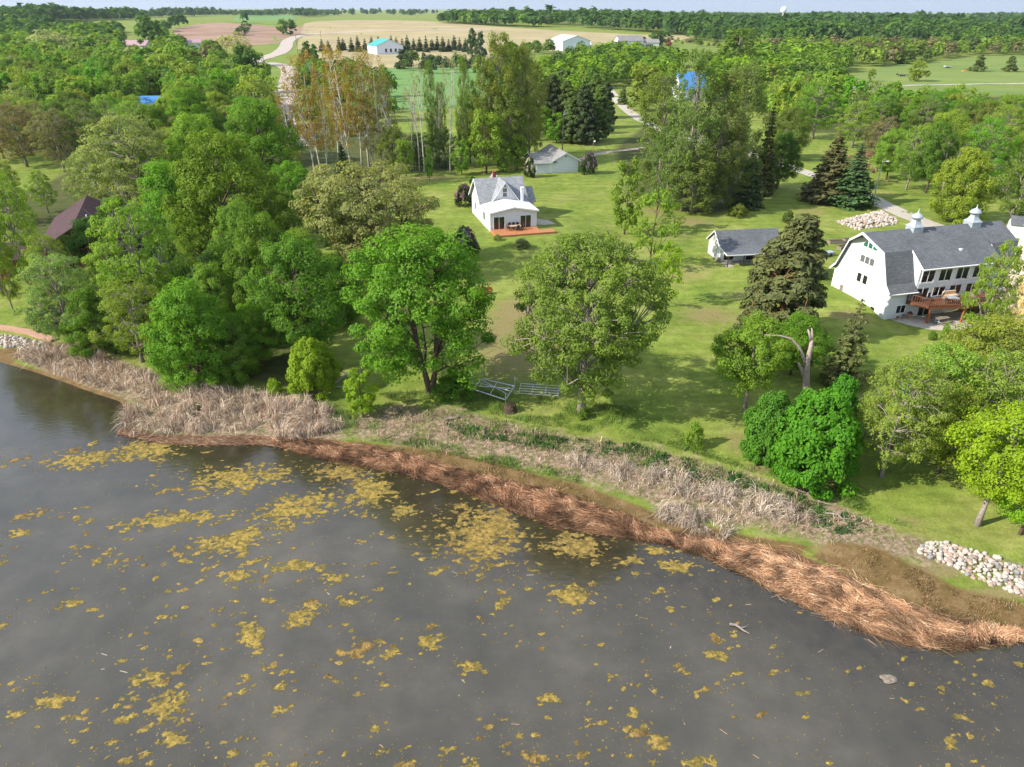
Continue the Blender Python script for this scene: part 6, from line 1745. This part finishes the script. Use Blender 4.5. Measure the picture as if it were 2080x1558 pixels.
px_tree('maple_tree', 'lifted', 1985, 1066, 835, 112, (0.165, 0.28, 0.014), 'lime green maple with thick leaning trunk beside the right stone bank', variant=0, tilt=(0.05, 0.06))
px_tree('maple_tree', 'maple', 2072, 1085, 880, 85, (0.16, 0.275, 0.014), 'lime green maple cut by the right frame edge near the stone bank', variant=1)
px_tree('broadleaf_tree', 'maple', 2085, 930, 690, 75, LIME, 'tall lime green tree at the right edge in front of the silo', variant=2)
px_tree('broadleaf_tree', 'airy', 1985, 705, 492, 62, FRESH, 'upright airy tree growing in front of the barn house deck', variant=1)
px_tree('shrub', 'sprig', 1745, 930, 790, 30, YELLOW, 'thin yellow green sapling wedged between vivid bush and pale tree', cat='shrub')
px_tree('shrub', 'shrub', 1893, 690, 672, 9, GREEN, 'small round shrub at the patio edge under the wooden deck', cat='shrub')
px_tree('shrub', 'shrub', 1917, 688, 655, 9, FRESH, 'slender shrub beside the patio right of the round one', cat='shrub')
# --- middle yard
px_tree('yard_tree', 'sapling', 1268, 476, 325, 38, FRESH, 'feathery light green tree on the lawn right of the farmhouse', variant=0)
px_tree('yard_tree', 'sprig', 1320, 545, 385, 52, FRESH, 'loose feathery tree behind the top of the big shade tree')
px_tree('yard_tree', 'sprig', 1352, 625, 490, 35, LIME, 'thin lime yellow tree on the lawn right of the big shade tree')
px_tree('yard_tree', 'sapling', 988, 352, 228, 38, FRESH, 'fresh green tree between farmhouse and garage', variant=1)
px_tree('yard_tree', 'sapling', 938, 354, 285, 22, FRESH, 'small light green tree on the lawn behind the farmhouse chimney', variant=0)
px_tree('yard_tree', 'sapling', 1050, 345, 275, 22, YELLOW, 'yellow green bushy tree at the left corner of the garage', variant=1)
px_tree('yard_tree', 'sapling', 1095, 285, 215, 28, GREEN, 'green tree behind the garage roof', variant=1)
px_tree('yard_tree', 'sapling', 1130, 290, 230, 25, BRIGHT, 'bright green tree beside the utility pole', variant=0)
px_tree('yard_tree', 'sapling', 1022, 350, 290, 20, FRESH, 'little tree immediately behind the farmhouse gable', variant=0)
px_tree('spruce_tree', 'spruce', 700, 372, 286, 28, SPR, 'small dark spruce at the foot of the amber aspens')
px_tree('yard_tree', 'sapling', 825, 358, 285, 22, FRESH, 'light green young tree at the lawn edge right of the dark spruce', variant=1)
px_tree('yard_tree', 'sapling', 873, 366, 300, 10, BRIGHT, 'narrow spire-shaped sapling on the lawn edge', variant=0)
# big dull poplars
for (a, b, t, w, lab) in [(1335,400,150,52,'leftmost dull green poplar of the grove beside the garage drive'), (1385,428,108,60,'tallest dull green poplar of the grove, topmost crown'),
                          (1440,425,150,58,'dull green poplar behind the bare grey snag in the grove'), (1490,400,125,50,'dull green poplar on the right side of the grove'),
                          (1405,432,300,62,'low bushy poplar sprouting at the front foot of the grove'), (1350,420,260,45,'half height poplar at the front left of the grove'),
                          (1475,420,270,45,'half height poplar at the front right of the grove')]:
    px_tree('poplar_tree', 'poplar', a, b, t, w, POP, lab, group='poplar grove by the drive')
px_tree('spruce_tree', 'spruce', 1545, 395, 205, 34, (0.06, 0.075, 0.03), 'tall brownish spruce on the right flank of the poplar grove')
px_tree('spruce_tree', 'spruce', 1515, 420, 300, 40, SPR, 'dark spruce tucked under the right side of the poplar grove')
px_tree('yard_tree', 'maple', 1577, 384, 270, 42, DEEP, 'dark round lawn tree with clear trunk beside the drive', variant=0)
px_tree('spruce_tree', 'spruce', 1680, 408, 262, 64, (0.078, 0.095, 0.056), 'big grey green spruce beside the gravel drive, left one of the pair')
px_tree('spruce_tree', 'spruce', 1725, 418, 290, 56, (0.052, 0.092, 0.05), 'bluish spruce beside the gravel drive, right one of the pair')
px_tree('blossom_tree', 'sprig', 1738, 375, 305, 28, PINK, 'pink blossoming tree peeping out behind the pair of spruces')
px_tree('yard_tree', 'dense', 1935, 452, 300, 62, (0.145, 0.225, 0.03), 'full light green tree behind the right cupola of the barn house')
px_tree('yard_tree', 'airy', 2045, 465, 285, 60, OLIVE, 'tall thin-leaved tree with leaning trunk near the small white shed', tilt=(0, 0.12))
for i, (a, b, t, w, c, lab) in enumerate([(1650,282,165,55,BRIGHT,'bright tree with dark forked trunk on the lawn above the spruce pair'), (1800,365,260,36,FRESH,'fresh green tree beside the lamp post'),
        (1840,385,255,40,FRESH,'round green tree right of the lamp post, nearest the drive'), (1880,392,250,45,GREEN,'green tree with bent trunk behind the drive'), (1780,348,235,42,BUD,'brownish budding tree behind the lamp post'),
        (1600,325,215,42,OLIVE,'olive tree where the drive passes the poplars'), (1975,400,240,52,BRIGHT,'bright green tree above the barn house roof'), (2065,400,255,45,FRESH,'fresh green tree at the right edge above the small shed'),
        (1730,300,205,48,FRESH,'fresh green tree above the pink blossoms'), (1905,350,225,50,YELLOW,'yellow green tree in the grove above the drive'), (2010,350,215,52,FRESH,'fresh green tree in the grove above the small shed')]):
    px_tree('grove_tree', 'maple' if i % 2 else 'airy', a, b, t, w, c, lab)
# poplars and pines behind the garage
for (a, b, t, w, lab) in [(1012,335,72,44,'tall yellow green poplar behind the farmhouse, tallest of its clump'), (1052,330,90,42,'yellow green poplar right of the tallest one'), (980,335,120,32,'slim yellow green poplar left of the tallest one'),
                          (1075,318,130,38,'shorter yellow green poplar at the right of its clump'), (1030,340,180,45,'low leafy poplar in front of its clump')]:
    px_tree('poplar_tree', 'poplar', a, b, t, w, (0.115, 0.155, 0.03), lab, group='poplar clump behind the farmhouse')
for i, (a, b, t, w) in enumerate([(1118,275,150,38), (1152,262,165,36), (1185,292,170,40), (1215,285,175,34), (1228,260,165,26), (1160,290,200,36), (1095,255,170,32), (1205,240,150,30)]):
    px_tree('pine_tree', 'pine', a, b, t, w, PINE if i % 2 else (0.04, 0.07, 0.03), '%s of the dark pines behind the garage, counted from the left' % ['third', 'fourth', 'sixth', 'eighth', 'ninth', 'fifth', 'first', 'seventh'][i] if i != 6 else 'first of the dark pines behind the garage, counted from the left', group='dark pines behind the garage')
# aspens
for i, (a, b, t, w, c, tl, lab) in enumerate([(612,392,185,26,ORANGE,-0.10,'aspen leaning far left with a thin amber crown'), (644,386,118,34,ORANGE,-0.06,'white-trunked amber aspen leaning left, front row'), (656,378,105,34,ORANGE,0.0,'straight white-trunked amber aspen, front row'),
        (668,388,135,26,ORANGE,0.02,'slim white-trunked amber aspen, nearest of the front row'), (690,345,98,36,ORANGE,0.0,'amber aspen with forked pale trunk'), (715,352,96,36,ORANGE,0.06,'amber aspen with a pale trunk curving right'),
        (750,340,96,36,ORANGE,0.0,'broad amber aspen at the middle of the row'), (775,345,108,30,ORANGE,0.0,'amber aspen at the right of the tall ones'), (735,335,130,34,(0.20,0.15,0.03),0.0,'brownish aspen half hidden behind the amber ones'),
        (790,340,150,30,(0.16,0.14,0.03),0.0,'dull olive aspen right of the amber ones'), (700,350,190,40,(0.19,0.15,0.03),0.0,'low amber aspen filling the row above the dark spruce'), (760,345,220,40,(0.15,0.14,0.03),0.0,'low olive amber aspen right of the dark spruce')]):
    px_tree('aspen_tree', 'aspen', a, b, t, w, c, lab, group='amber aspens by the side road', tilt=(0, tl), variant=i)
for i, (a, b, t, w, lab) in enumerate([(852,350,150,12,'nearly leafless aspen with pale twin stem'), (862,352,120,14,'nearly leafless aspen, tallest of the bare ones'), (800,345,160,16,'nearly leafless grey aspen beside the olive one'),
        (915,348,105,16,'bare white aspen spreading at the top, rightmost'), (893,330,180,9,'bare white stem left of the rightmost bare aspen'), (838,345,170,16,'crooked bare aspen with grey top')]):
    px_tree('aspen_tree', 'bare_aspen', a, b, t, w * 1.4, (0.15, 0.16, 0.05), lab, group='leafless aspens in the row', variant=i)
for (a, b, t, w, c, lab) in [(880,325,125,16,(0.10,0.16,0.03),'narrow green poplar among the bare aspens, left one'), (898,318,170,16,(0.09,0.15,0.03),'short narrow green poplar among the bare aspens'), (945,335,115,18,(0.11,0.17,0.03),'narrow green poplar right of the bare aspens'),
                          (955,330,190,26,(0.09,0.15,0.03),'bushy green poplar at the right end of the aspen row'), (800,350,260,36,OLIVE,'olive undergrowth tree beneath the bare aspens'), (850,335,270,34,OLIVE,'low olive tree at the foot of the bare aspens'),(905,340,262,30,DEEP,'dark low tree at the foot of the rightmost bare aspen')]:
    px_tree('poplar_tree', 'poplar', a, b, t, w, c, lab)
# dead trees
p = gp(1420, 418)
top = at_y(1420, 232, p[1])
link('dead_tree', snag_mesh('dead_tree', top[2] - p[2], 4.5, 5, 70, 'grey_bark'), label='bare grey dead tree standing in the poplar grove', cat='tree').location = (p[0], p[1] - 1.5, p[2])
p = gp(1910, 400)
link('dead_tree', snag_mesh('dead_tree', 11, 4.0, 8, 60, 'grey_bark'), label='bare grey twiggy tree left of the full light green one', cat='tree').location = tuple(p)
# broken snag with a fallen curved limb
p = gp(1640, 850); rt = thing('broken_tree', 'broken pale snag with snapped forks and one curved fallen limb', 'tree', tuple(p))
def at_px(px, py): 
    q = at_y(px, py, p[1]); return (q[0] - p[0], q[1] - p[1], q[2] - p[2])
MB().tube([(0, 0, -.3), at_px(1637, 765), at_px(1640, 735), at_px(1647, 705), at_px(1649, 690)], [.38, .34, .26, .2, .17], 8).build('trunk', M['pale_wood'], rt, True)
MB().tube([at_px(1648, 695), at_px(1645, 680), at_px(1641, 669)], [.15, .12, .06], 6).build('broken_fork', M['pale_wood'], rt, True)
MB().tube([at_px(1648, 697), at_px(1650, 680), at_px(1649, 666)], [.15, .12, .04], 6).build('broken_fork', M['pale_wood'], rt, True)
MB().tube([at_px(1637, 748), at_px(1630, 720), at_px(1622, 703), at_px(1607, 688), at_px(1585, 682), at_px(1552, 680)], [.2, .16, .13, .1, .07, .03], 6).build('fallen_limb', M['pale_wood'], rt, True)
MB().tube([at_px(1634, 768), at_px(1628, 750), at_px(1621, 736)], [.2, .16, .1], 6).build('broken_limb', M['pale_wood'], rt, True)

# lilacs: shrub body with its flower heads
def lilac(px, base_py, top_py, halfw, fcol, label, body=(0.035, 0.065, 0.02), dens=1.0):
    root = px_tree('lilac_bush', 'shrub', px, base_py, top_py, halfw, body, label, cat='bush')
    it = PROTO['shrub'][0]
    r = np.random.default_rng(int(px)); n = int(2600 * dens)
    a = r.uniform(0, 6.28, n); t = r.uniform(0.35, 1.0, n); k = vnoise(a * 2.2, t * 4, 3) > 0.38
    a, t = a[k], t[k]; n = len(a)
    rad = 1.62 * prof('mound', t) * r.uniform(.85, 1.1, n)
    C = np.stack([rad * np.cos(a), rad * np.sin(a), 0.2 + t * 2.85], -1)
    V, F = leaf_quads(C, unit(C - np.array([0, 0, 1.2]) + r.normal(0, .5, (n, 3))), r.uniform(.1, .2, n), 1.8, r)
    me = mesh_np('flowers', V, F, M['leaf']); face_attr(me, 'rnd', r.random(n))
    o = link('flowers', me, root, kind='stuff'); o.color = (*fcol, 1)
lilac(945, 526, 462, 31, (0.26, 0.14, 0.32), 'purple lilac bush on the lawn left of the cedar deck')
lilac(944, 418, 375, 22, (0.30, 0.17, 0.27), 'mauve lilac bush against the left wall of the farmhouse')
lilac(1076, 360, 320, 14, (0.62, 0.58, 0.55), 'white lilac bush at the left end of the garage')
lilac(1195, 353, 310, 20, (0.33, 0.22, 0.36), 'pale purple lilac bush at the right corner of the garage')
px_tree('shrub', 'shrub', 1060, 503, 484, 19, (0.12, 0.15, 0.085), 'grey green low shrub in front of the cedar deck', cat='shrub')
px_tree('shrub', 'shrub', 1010, 488, 478, 10, SAGE, 'tiny pale shrub at the left corner of the cedar deck', cat='shrub')
px_tree('shrub', 'shrub', 960, 372, 358, 8, DEEP, 'little dark bush behind the left gable of the farmhouse', cat='shrub')
px_tree('shrub', 'shrub', 1500, 440, 415, 22, OLIVE, 'yellowish low shrub at the front foot of the poplar grove', cat='shrub')
px_tree('shrub', 'shrub', 1600, 452, 428, 14, PINE, 'small pointed shrub on the lawn behind the shaggy pine', cat='shrub')
px_tree('shrub', 'shrub', 1640, 560, 505, 40, PINE, 'dark shrub between shaggy pine and the raised garden beds', cat='shrub')

# --- spruce row and other far individuals
NUM = 'first second third fourth fifth sixth seventh eighth ninth tenth eleventh twelfth thirteenth fourteenth fifteenth sixteenth seventeenth eighteenth nineteenth twentieth twenty-first twenty-second twenty-third twenty-fourth'.split()
xs = [655, 668, 690, 698, 715, 728, 742, 756, 770, 782, 796, 806, 818, 828, 841, 853, 866, 878, 889, 900, 912, 923, 934, 946]
for i, x in enumerate(xs):
    py = 104 + 2 * math.sin(i * 1.7)
    px_tree('spruce_tree', 'far_spruce', x, py, 74 + 4 * math.sin(i * 2.3) + (4 if i < 3 else 0), 9 + 1.5 * math.sin(i * 3.1), (0.030, 0.058, 0.027), '%s spruce from the left in the long row by the teal roofed house' % NUM[i], group='spruce row', variant=i)
for i, (a, b, t, w, c, k, lab) in enumerate([(625,140,82,18,DEEP,'far_pine','dark pine clump tree at the left end of the spruce row'), (640,128,88,14,DEEP,'far_pine','second dark pine at the left end of the spruce row'), (960,112,58,16,SPR,'far_pine','tall dark pine at the right end of the spruce row'), (975,116,62,14,SPR,'far_pine','slightly lower dark pine closing the spruce row'),
        (820,140,98,18,SPR,'far_pine','dark pine in front of the teal roofed house'), (862,138,105,10,PINE,'far_pine','small pine on the dry yard'), (1490,158,52,34,(0.09,0.15,0.025),'far_column','tall green poplar rising alone above the right woods'),
        (490,135,66,34,SILVER,'far_airy','silvery willow left of the curving road'), (465,130,70,24,SILVER,'far_airy','second silvery willow left of the curving road'), (512,190,92,32,DEEP,'far_round','dark spreading tree at the road junction'), (535,190,108,24,GREEN,'far_round','green tree at the side road bend'),
        (500,64,42,12,DEEP,'far_round','dark round tree on the edge of the plowed field'), (492,72,56,16,DEEP,'far_round','dark tree clump below the plowed field'), (590,72,40,16,DEEP,'far_round','dark round tree where the county road bends'), (575,70,38,12,GREEN,'far_round','green tree beside the county road bend'),
        (315,110,34,30,DEEP,'far_round','big dark tree right of the rose roofed shed'), (105,130,62,48,SILVER,'far_airy','large silvery willow in the left woods'), (45,140,90,34,(0.12,0.24,0.02),'far_round','bright lime tree at the left edge of the woods'), (230,165,110,26,(0.11,0.23,0.02),'far_round','bright lime tree near the rose roofed shed'),
        (370,175,90,34,FRESH,'far_round','light green domed tree below the white farm shed'), (1345,92,65,20,DEEP,'far_round','dark tree group behind the ranch house'), (1330,92,66,16,DEEP,'far_round','dark tree touching the ranch house roof'), (1358,95,80,7,(0.16,0.03,0.04),'far_round','small crimson tree right of the ranch house'),
        (1985,145,108,16,PINE,'far_pine','small pine on the green meadow'), (2050,146,112,14,PINE,'far_pine','small pine near the right edge of the meadow'), (1880,128,98,14,PINE,'far_pine','pine at the upper corner of the meadow'), (1840,130,100,20,PINE,'far_pine','broad pine at the top of the meadow'),
        (1860,165,123,22,YELLOW,'far_round','pale rounded tree on the meadow edge'), (1768,166,140,9,FRESH,'far_round','lone little green tree by the black trailer'), (1265,212,165,12,PINE,'far_spruce','dark narrow conifer left of the drive'), (1310,225,130,48,(0.12,0.17,0.03),'far_round','rounded yellowish tree left of the tallest dull poplar'),
        (1290,250,330,30,FRESH,'far_round','')][:31]):
    px_tree({'far_spruce': 'spruce_tree', 'far_pine': 'pine_tree', 'far_column': 'poplar_tree'}.get(k, 'broadleaf_tree'), k, a, b, t, w, c, lab)

# --- woods: individuals for the largest, the rest one mass
ZONES = [  # base polygon in pixels, spacing m, species, height range, phrase
    dict(p=[(-40,96),(140,100),(340,112),(440,135),(520,205),(560,265),(600,335),(520,345),(330,300),(200,290),(60,265),(-40,250)], sp=8.6, h=(9, 16), phrase='in the wood left of the side road', pal=[FRESH, GREEN, OLIVE, BRIGHT, YELLOW, DEEP, SAGE, BUD], w=[.30,.20,.12,.16,.10,.04,.05,.03], kinds=['round','round','airy']),
    dict(p=[(-40,255),(60,268),(200,292),(330,302),(420,322),(330,345),(200,318),(60,312),(-40,312)], sp=9, h=(10, 14), phrase='at the edge of the log house lawn', pal=[FRESH, BUD, OLIVE, YELLOW], w=[.3,.3,.2,.2], kinds=['airy', 'round']),
    dict(p=[(-40,330),(60,300),(190,300),(200,330),(160,400),(60,400),(-40,400)], sp=15, h=(9, 13), phrase='in the grove above the log house lawn', pal=[FRESH, BUD, OLIVE], w=[.5,.25,.25], kinds=['airy']),
    dict(p=[(1180,118),(1260,112),(1330,122),(1400,140),(1440,150),(1420,180),(1310,185),(1230,180),(1140,200),(1090,210),(1100,150)], sp=8.5, h=(7, 12), phrase='in the thicket below the white pole barn', pal=[FRESH, LIME, GREEN, PINE], w=[.35,.25,.25,.15], kinds=['round']),
    dict(p=[(1430,150),(1560,118),(1720,120),(1715,148),(1690,172),(1700,195),(1680,215),(1560,210),(1500,230),(1440,200)], sp=8.5, h=(8, 13), phrase='in the wood between tall poplar and meadow', pal=[FRESH, GREEN, LIME, PINE], w=[.35,.3,.2,.15], kinds=['round']),
    dict(p=[(1530,225),(1640,215),(1730,236),(1850,254),(2000,258),(2120,258),(2120,330),(2000,320),(1900,300),(1780,275),(1700,245),(1590,255)], sp=8.8, h=(9, 14), phrase='in the grove right of the drive', pal=[FRESH, BRIGHT, OLIVE, YELLOW, BUD], w=[.35,.25,.2,.15,.05], kinds=['round','airy']),
    dict(p=[(1000,150),(1090,140),(1100,205),(1020,220)], sp=9, h=(8, 12), phrase='behind the tall poplars', pal=[GREEN, PINE, FRESH], w=[.4,.3,.3], kinds=['round']),
    dict(p=[(600,150),(690,150),(780,160),(800,240),(700,290),(620,280),(600,210)], sp=12, h=(7, 11), phrase='behind the aspens', pal=[BRIGHT, FRESH, DEEP], w=[.45,.35,.2], kinds=['round']),
    dict(p=[(800,132),(860,130),(960,132),(1000,140),(960,150),(890,152),(800,145)], sp=14, h=(6, 9), phrase='round the green hayfield', pal=[PINE, SPR, GREEN], w=[.5,.3,.2], kinds=['pine']),
    dict(p=[(1480,100),(1560,96),(1700,100),(1800,98),(1960,100),(2120,98),(2120,110),(1960,116),(1860,128),(1760,140),(1700,122),(1560,118),(1490,125)], sp=12, h=(7, 12), phrase='in scrub above the meadow', pal=[YELLOW, BUD, OLIVE, FRESH, PINE], w=[.3,.25,.2,.15,.1], kinds=['airy','round']),
]
cand = []
zr = np.random.default_rng(4242)
for zi, z in enumerate(ZONES):
    poly = np.array(px_poly(z['p'])); lo, hi = poly.min(0), poly.max(0)
    sp = z['sp']
    gx = np.arange(lo[0], hi[0], sp); gy = np.arange(lo[1], hi[1], sp)
    X, Y = np.meshgrid(gx, gy); X = X.ravel() + zr.uniform(-.42, .42, X.size) * sp; Y = Y.ravel() + zr.uniform(-.42, .42, Y.size) * sp
    ok = in_poly(X, Y, poly); X, Y = X[ok], Y[ok]
    Zg = height(X, Y)
    for x, y, zz in zip(X, Y, Zg):
        h = zr.uniform(*z['h']); c = z['pal'][zr.choice(len(z['pal']), p=z['w'])]
        k = z['kinds'][zr.integers(len(z['kinds']))]
        if c in (PINE, SPR): k = 'pine'
        if c in (BUD, SAGE): k = 'airy'
        cand.append((h / y, zi, x, y, zz, h, c, k))
NO_TREE = [px_poly(q) for q in ([(248,84),(322,84),(322,146),(248,146)], [(376,80),(440,80),(430,138),(376,138)], [(288,205),(345,205),(348,292),(284,292)], [(1370,140),(1425,140),(1440,235),(1370,235)],
                                [(520,110),(610,110),(615,200),(600,310),(560,310),(545,200)], [(1230,175),(1300,175),(1330,300),(1250,300)], [(1640,178),(1720,178),(1720,182),(1640,184)], [(0,318),(190,318),(190,375),(0,375)])]
def blocked(x, y):
    return any(bool(in_poly(np.array([x]), np.array([y]), q)[0]) for q in NO_TREE)
cand = [c for c in cand if not blocked(c[2], c[3])]
cand.sort(reverse=True)
n_ind = max(0, min(len(cand), 430 - N_TREES))
KNAME = {'round': 'round crowned', 'airy': 'thin crowned', 'pine': 'bushy'}
ind = cand[:n_ind]; rest = cand[n_ind:]
groups = {}
for c in ind:
    groups.setdefault((c[1], c[6], c[7]), []).append(c)
def ordinal(n):
    return '%d%s' % (n, 'th' if 10 <= n % 100 <= 20 else {1: 'st', 2: 'nd', 3: 'rd'}.get(n % 10, 'th'))
for (zi, c, k), L in groups.items():
    L.sort(key=lambda q: q[2] / q[3])
    for i, q in enumerate(L):
        nm = {'pine': 'pine_tree'}.get(k, 'broadleaf_tree')
        noun = 'pine' if k == 'pine' else 'tree'
        lab = '%s %s %s, %s from left, %s' % (CNAME[c], KNAME[k], noun, ordinal(i + 1), ZONES[zi]['phrase']) if len(L) > 1 else 'the only %s %s %s, %s' % (CNAME[c], KNAME[k], noun, ZONES[zi]['phrase'])
        near_ = q[3] < 235
        kind = {'round': 'maple' if near_ else 'far_round', 'airy': 'airy' if near_ else 'far_airy', 'pine': 'pine' if near_ else 'far_pine'}[k]
        put_tree(nm, kind, (q[2], q[3], q[4] - .05), q[5], q[5] * random.uniform(.36, .48) * (0.8 if k == 'pine' else 1), c, lab, group='trees ' + ZONES[zi]['phrase'])

# distant woods: one mass of small crowns
FAR = [  # base polygon in pixels, spacing, height, palette
    ([(-60,62),(150,66),(330,66),(345,95),(420,112),(440,135),(340,112),(140,100),(-60,96)], 10, (10, 16), [GREEN, DEEP, FRESH, DEEP], .9),
    ([(-60,36),(200,38),(400,40),(500,46),(370,56),(340,66),(150,66),(-60,62)], 14, (12, 18), [DEEP, (0.055, 0.13, 0.02), DEEP], .9),
    ([(560,46),(700,40),(830,40),(950,44),(1060,52),(1200,56),(1340,62),(1480,66),(1560,72),(1700,72),(1850,70),(2140,80),(2140,96),(1960,94),(1880,86),(1700,90),(1560,94),(1450,86),(1300,72),(1100,60),(900,48),(700,42),(620,50)], 13, (10, 16), [DEEP, GREEN, (0.06, 0.12, 0.03), DEEP], .72),
    ([(-100,29.5),(600,29.5),(1000,31),(1500,32),(2180,33),(2180,72),(1850,70),(1560,70),(1200,56),(950,43),(700,39),(560,44),(480,36),(-100,36)], 24, (12, 19), [DEEP, DEEP, (0.05, 0.12, 0.02)], .82),
    ([(-150,26.2),(1000,26.4),(2230,26.6),(2230,33),(1000,31),(-150,30)], 60, (14, 22), [DEEP, DEEP, (0.03, 0.075, 0.03)], .9),
    ([(1000,100),(1120,98),(1120,112),(1000,116)], 10, (5, 9), [OLIVE, GREEN], .7),
    ([(1180,80),(1270,76),(1420,78),(1500,92),(1480,110),(1400,92),(1290,88)], 12, (4, 8), [YELLOW, OLIVE, BUD], .6),
]
VV, FF, CC, RR = [], [], [], []; voff = 0
fr2 = np.random.default_rng(999)
def add_mass(X, Y, Zg, Hh, Cc, nq):
    """n trees, nq facets each, domed crowns"""
    global voff
    n = len(X)
    if n == 0: return
    R = Hh * fr2.uniform(.34, .48, n)
    d = unit(fr2.normal(0, 1, (n, nq, 3))); d[..., 2] = np.abs(d[..., 2]) * 1.1 - 0.15; d = unit(d)
    rad = fr2.uniform(.72, 1.08, (n, nq, 1))
    C = np.stack([X, Y, Zg + Hh * .42], -1)[:, None] + d * rad * np.stack([R, R, Hh * .58], -1)[:, None]
    lump = vnoise(d[..., 0] * 2.2 + X[:, None], d[..., 1] * 2.2 + d[..., 2] * 2.7 + Y[:, None], 5)
    C = C + d * ((lump - .5) * .5)[..., None] * R[:, None, None]
    Nn = unit(d * 1.2 + np.array([0, 0, .35]) + fr2.normal(0, .28, d.shape))
    S = (R[:, None] * fr2.uniform(.4, .8, (n, nq))) * (60 / nq) ** .5
    V, F = leaf_quads(C.reshape(-1, 3), Nn.reshape(-1, 3), S.ravel(), 1.3, fr2)
    VV.append(V); FF.append(F + voff); voff += len(V)
    CC.append(np.repeat(Cc * np.array([1.3, 1.22, 1.0]) * fr2.uniform(.8, 1.2, (n, 1)), nq, 0)); RR.append(fr2.uniform(.1, .9, n * nq))
if rest:
    a = np.array([(q[2], q[3], q[4], q[5]) for q in rest]); cc = np.array([q[6] for q in rest])
    m1_ = a[:, 1] < 480
    add_mass(a[m1_, 0], a[m1_, 1], a[m1_, 2], a[m1_, 3], cc[m1_], 230); add_mass(a[~m1_, 0], a[~m1_, 1], a[~m1_, 2], a[~m1_, 3], cc[~m1_], 110)
for poly_px, sp, hr, pl, dens in FAR:
    poly = np.array(px_poly(poly_px)); lo, hi = poly.min(0), poly.max(0)
    hi = np.minimum(hi, 16000); lo = np.maximum(lo, -16000)
    # spacing grows with distance so that the mass stays affordable
    y = lo[1]; Xs, Ys = [], []
    while y < hi[1]:
        s = sp * max(1.0, y / 2200.0)
        row = np.arange(lo[0], hi[0], s); Xs.append(row + fr2.uniform(-.45, .45, len(row)) * s); Ys.append(y + fr2.uniform(-.45, .45, len(row)) * s); y += s
    X = np.concatenate(Xs); Y = np.concatenate(Ys)
    ok = in_poly(X, Y, poly) & (fbm(X / (90 + .09 * Y), Y / (60 + .10 * Y), 33, 3) < 0.30 + dens * .34) & (np.abs(X) < 0.95 * Y + 60)
    X, Y = X[ok], Y[ok]
    for q in NO_TREE:
        k = ~in_poly(X, Y, q); X, Y = X[k], Y[k]
    Zg = height(X, Y); Hh = fr2.uniform(hr[0], hr[1], len(X)) * np.maximum(1, (Y / 5000) ** .5) * (0.55 + 1.0 * fbm(X / (40 + .05 * Y), Y / (40 + .05 * Y), 57, 2))
    Cc = np.array(pl)[fr2.integers(0, len(pl), len(X))]
    nearm = Y < 900
    for m_, nq in ((nearm, 80), (~nearm & (Y < 2500), 34), (Y >= 2500, 14)):
        add_mass(X[m_], Y[m_], Zg[m_], Hh[m_], Cc[m_], nq)
me = mesh_np('forest', np.concatenate(VV), np.concatenate(FF), M['forest_leaf'])
face_color(me, 'col', np.concatenate(CC)); face_attr(me, 'rnd', np.concatenate(RR))
link('forest', me, kind='stuff', label='dense green woods stretching to the horizon')
print('TREES', N_TREES, 'cand', len(cand), 'ind', n_ind, 'rest', len(rest), 'forest quads', sum(len(f) for f in FF))

# ------------------------------------------------------------------ air: faint haze over the whole landscape
hm, hnt, hout = new_mat('haze')
pv = hnt.nodes.new('ShaderNodeVolumePrincipled')
pv.inputs['Color'].default_value = (0.80, 0.88, 1.0, 1)
pv.inputs['Density'].default_value = 0.000045
pv.inputs['Anisotropy'].default_value = 0.2
hnt.links.new(pv.outputs['Volume'], hout.inputs['Volume'])
MB().box(-20000, 20000, -800, 15500, -6, 190).build('haze', hm, kind='stuff', label='thin blue haze lying over the distant land')
